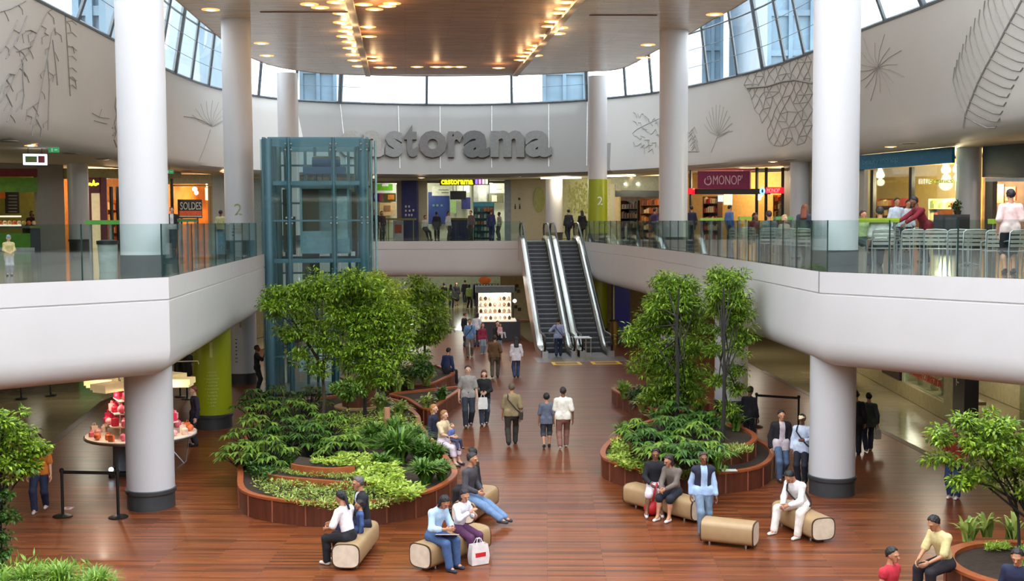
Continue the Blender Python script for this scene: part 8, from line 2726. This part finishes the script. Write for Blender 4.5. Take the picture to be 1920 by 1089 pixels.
up('blondchild', 'blond child sitting at the left cafe group', 1470, 484, 30, H=1.4, hair=(196, 160, 110), hairstyle='bob', top=(200, 186, 160), sleeve=0.5, bottom=(120, 120, 130), pose='sit', seat=0.46, child=True)
up('redhair', 'guest with long red brown hair standing left of the corner column', 1508, 486, 150, H=1.6, hair=(120, 60, 34), hairstyle='long', top=(52, 60, 72), sleeve=0.9, bottom=(40, 44, 50), pose='sit', seat=0.66)
up('kid', 'small child in a blue cap and sand jacket standing at the left railing', 18, 517, 30, H=0.84, top=(190, 160, 110), sleeve=0.9, bottom=(150, 140, 140), cap=(90, 130, 180), hair=(150, 110, 70), child=True, h=0.014, hands={-1: (-0.05, 0.14, 0.5), 1: (0.05, 0.14, 0.5)})
up('aisle1', 'person in a dark jacket and white shirt walking before the sale shop', 324, 470, 10, H=1.7, hair=(40, 30, 26), top=(226, 226, 230), sleeve=0.9, bottom=(40, 44, 70), jacket=((40, 36, 40), 1.0), h=0.026)
up('aisle2', 'person in pale green and blue jeans standing left of the column marked 2', 415, 464, 175, H=1.62, skin='brown', hair=(30, 24, 24), top=(196, 196, 150), sleeve=0.6, bottom=(60, 84, 130), h=0.028)
up('esc1', 'walker in a dark jacket with a white bag at the top of the escalators', 1066, 450.5, 200, H=1.72, hair=(24, 22, 24), top=(44, 46, 56), sleeve=0.95, bottom=(50, 50, 60), h=0.03, stride=0.3)
up('esc2', 'woman with long black hair in black at the top of the escalators', 1091, 450.5, 200, H=1.66, hair=(16, 14, 16), hairstyle='long', top=(26, 24, 28), sleeve=0.95, hem=0.2, bottom=(40, 40, 48), h=0.03, stride=0.3)
def upY(key, label, px, y, face, **k):
    q = PD(px, 420, y)
    return person(key, label, q.x, y, 5.0, face, h=0.03, **k)
upY('store1', 'man in a black shirt and jeans standing at the high table of the far store', 704, 66.8, 10, H=1.76, hair=(40, 30, 28), top=(30, 34, 44), sleeve=0.5, bottom=(50, 56, 70))
upY('store2', 'dark haired person beside the man in black at the high table', 716, 67.4, 30, H=1.7, skin='tan', hair=(26, 20, 22), hairstyle='bob', top=(60, 44, 48), sleeve=0.8, bottom=(80, 84, 80))
upY('store3', 'guest with a white top sitting left of the store doorway', 797, 68.6, 40, H=1.6, skin='tan', hair=(30, 26, 24), top=(196, 190, 186), sleeve=0.8, bottom=(40, 40, 44), pose='sit', seat=0.6)
upY('store4', 'dark figure standing in front of the blue display panel', 819, 69.4, 180, H=1.66, skin='brown', hair=(24, 22, 24), top=(40, 38, 52), sleeve=0.9, bottom=(36, 36, 46))
upY('store5', 'shopper in a white and dark top at the left end of the store counter', 841, 69.6, 60, H=1.68, skin='tan', hair=(26, 22, 24), top=(200, 204, 210), sleeve=0.9, bottom=(40, 44, 60))
upY('store6', 'shopper in brown leaning on the right end of the store counter', 883, 69.4, -40, H=1.72, hair=(60, 36, 30), top=(120, 100, 110), sleeve=0.9, bottom=(70, 66, 70))
upY('store7', 'worker in dark blue overalls walking before the teal shelf', 921, 69.0, 160, H=1.78, skin='tan', hair=(130, 60, 40), top=(56, 60, 110), sleeve=0.9, hem=0.1, bottom=(50, 54, 104))
upY('store8', 'shopper in white and dark at the right end of the teal shelf', 936, 69.6, -60, H=1.62, skin='brown', hair=(24, 22, 22), top=(190, 190, 180), sleeve=0.6, bottom=(60, 60, 66))
upY('shopblue', 'shopper with a pale blue jacket inside the shop under the magenta banner', 1368, 52.0, 120, H=1.74, hair=(40, 30, 26), top=(96, 130, 190), sleeve=0.9, bottom=(50, 54, 70))
upY('shopdark', 'dark shopper just right of the tall column by the brown shop', 1296, 52.0, 200, H=1.72, skin='tan', hair=(24, 20, 22), top=(44, 40, 64), sleeve=0.9, bottom=(40, 40, 50))
upY('shopdark2', 'shopper in violet just left of the tall column by the brown shop', 1228, 55.0, 120, H=1.66, skin='tan', hair=(30, 20, 24), top=(70, 50, 90), sleeve=0.9, bottom=(44, 40, 56))
upY('stand1', 'dark haired seller behind the juice counter', 60, 49.4, 30, H=1.62, skin='brown', hair=(20, 18, 20), hairstyle='bob', top=(60, 30, 44), sleeve=0.9, bottom=(40, 40, 44))
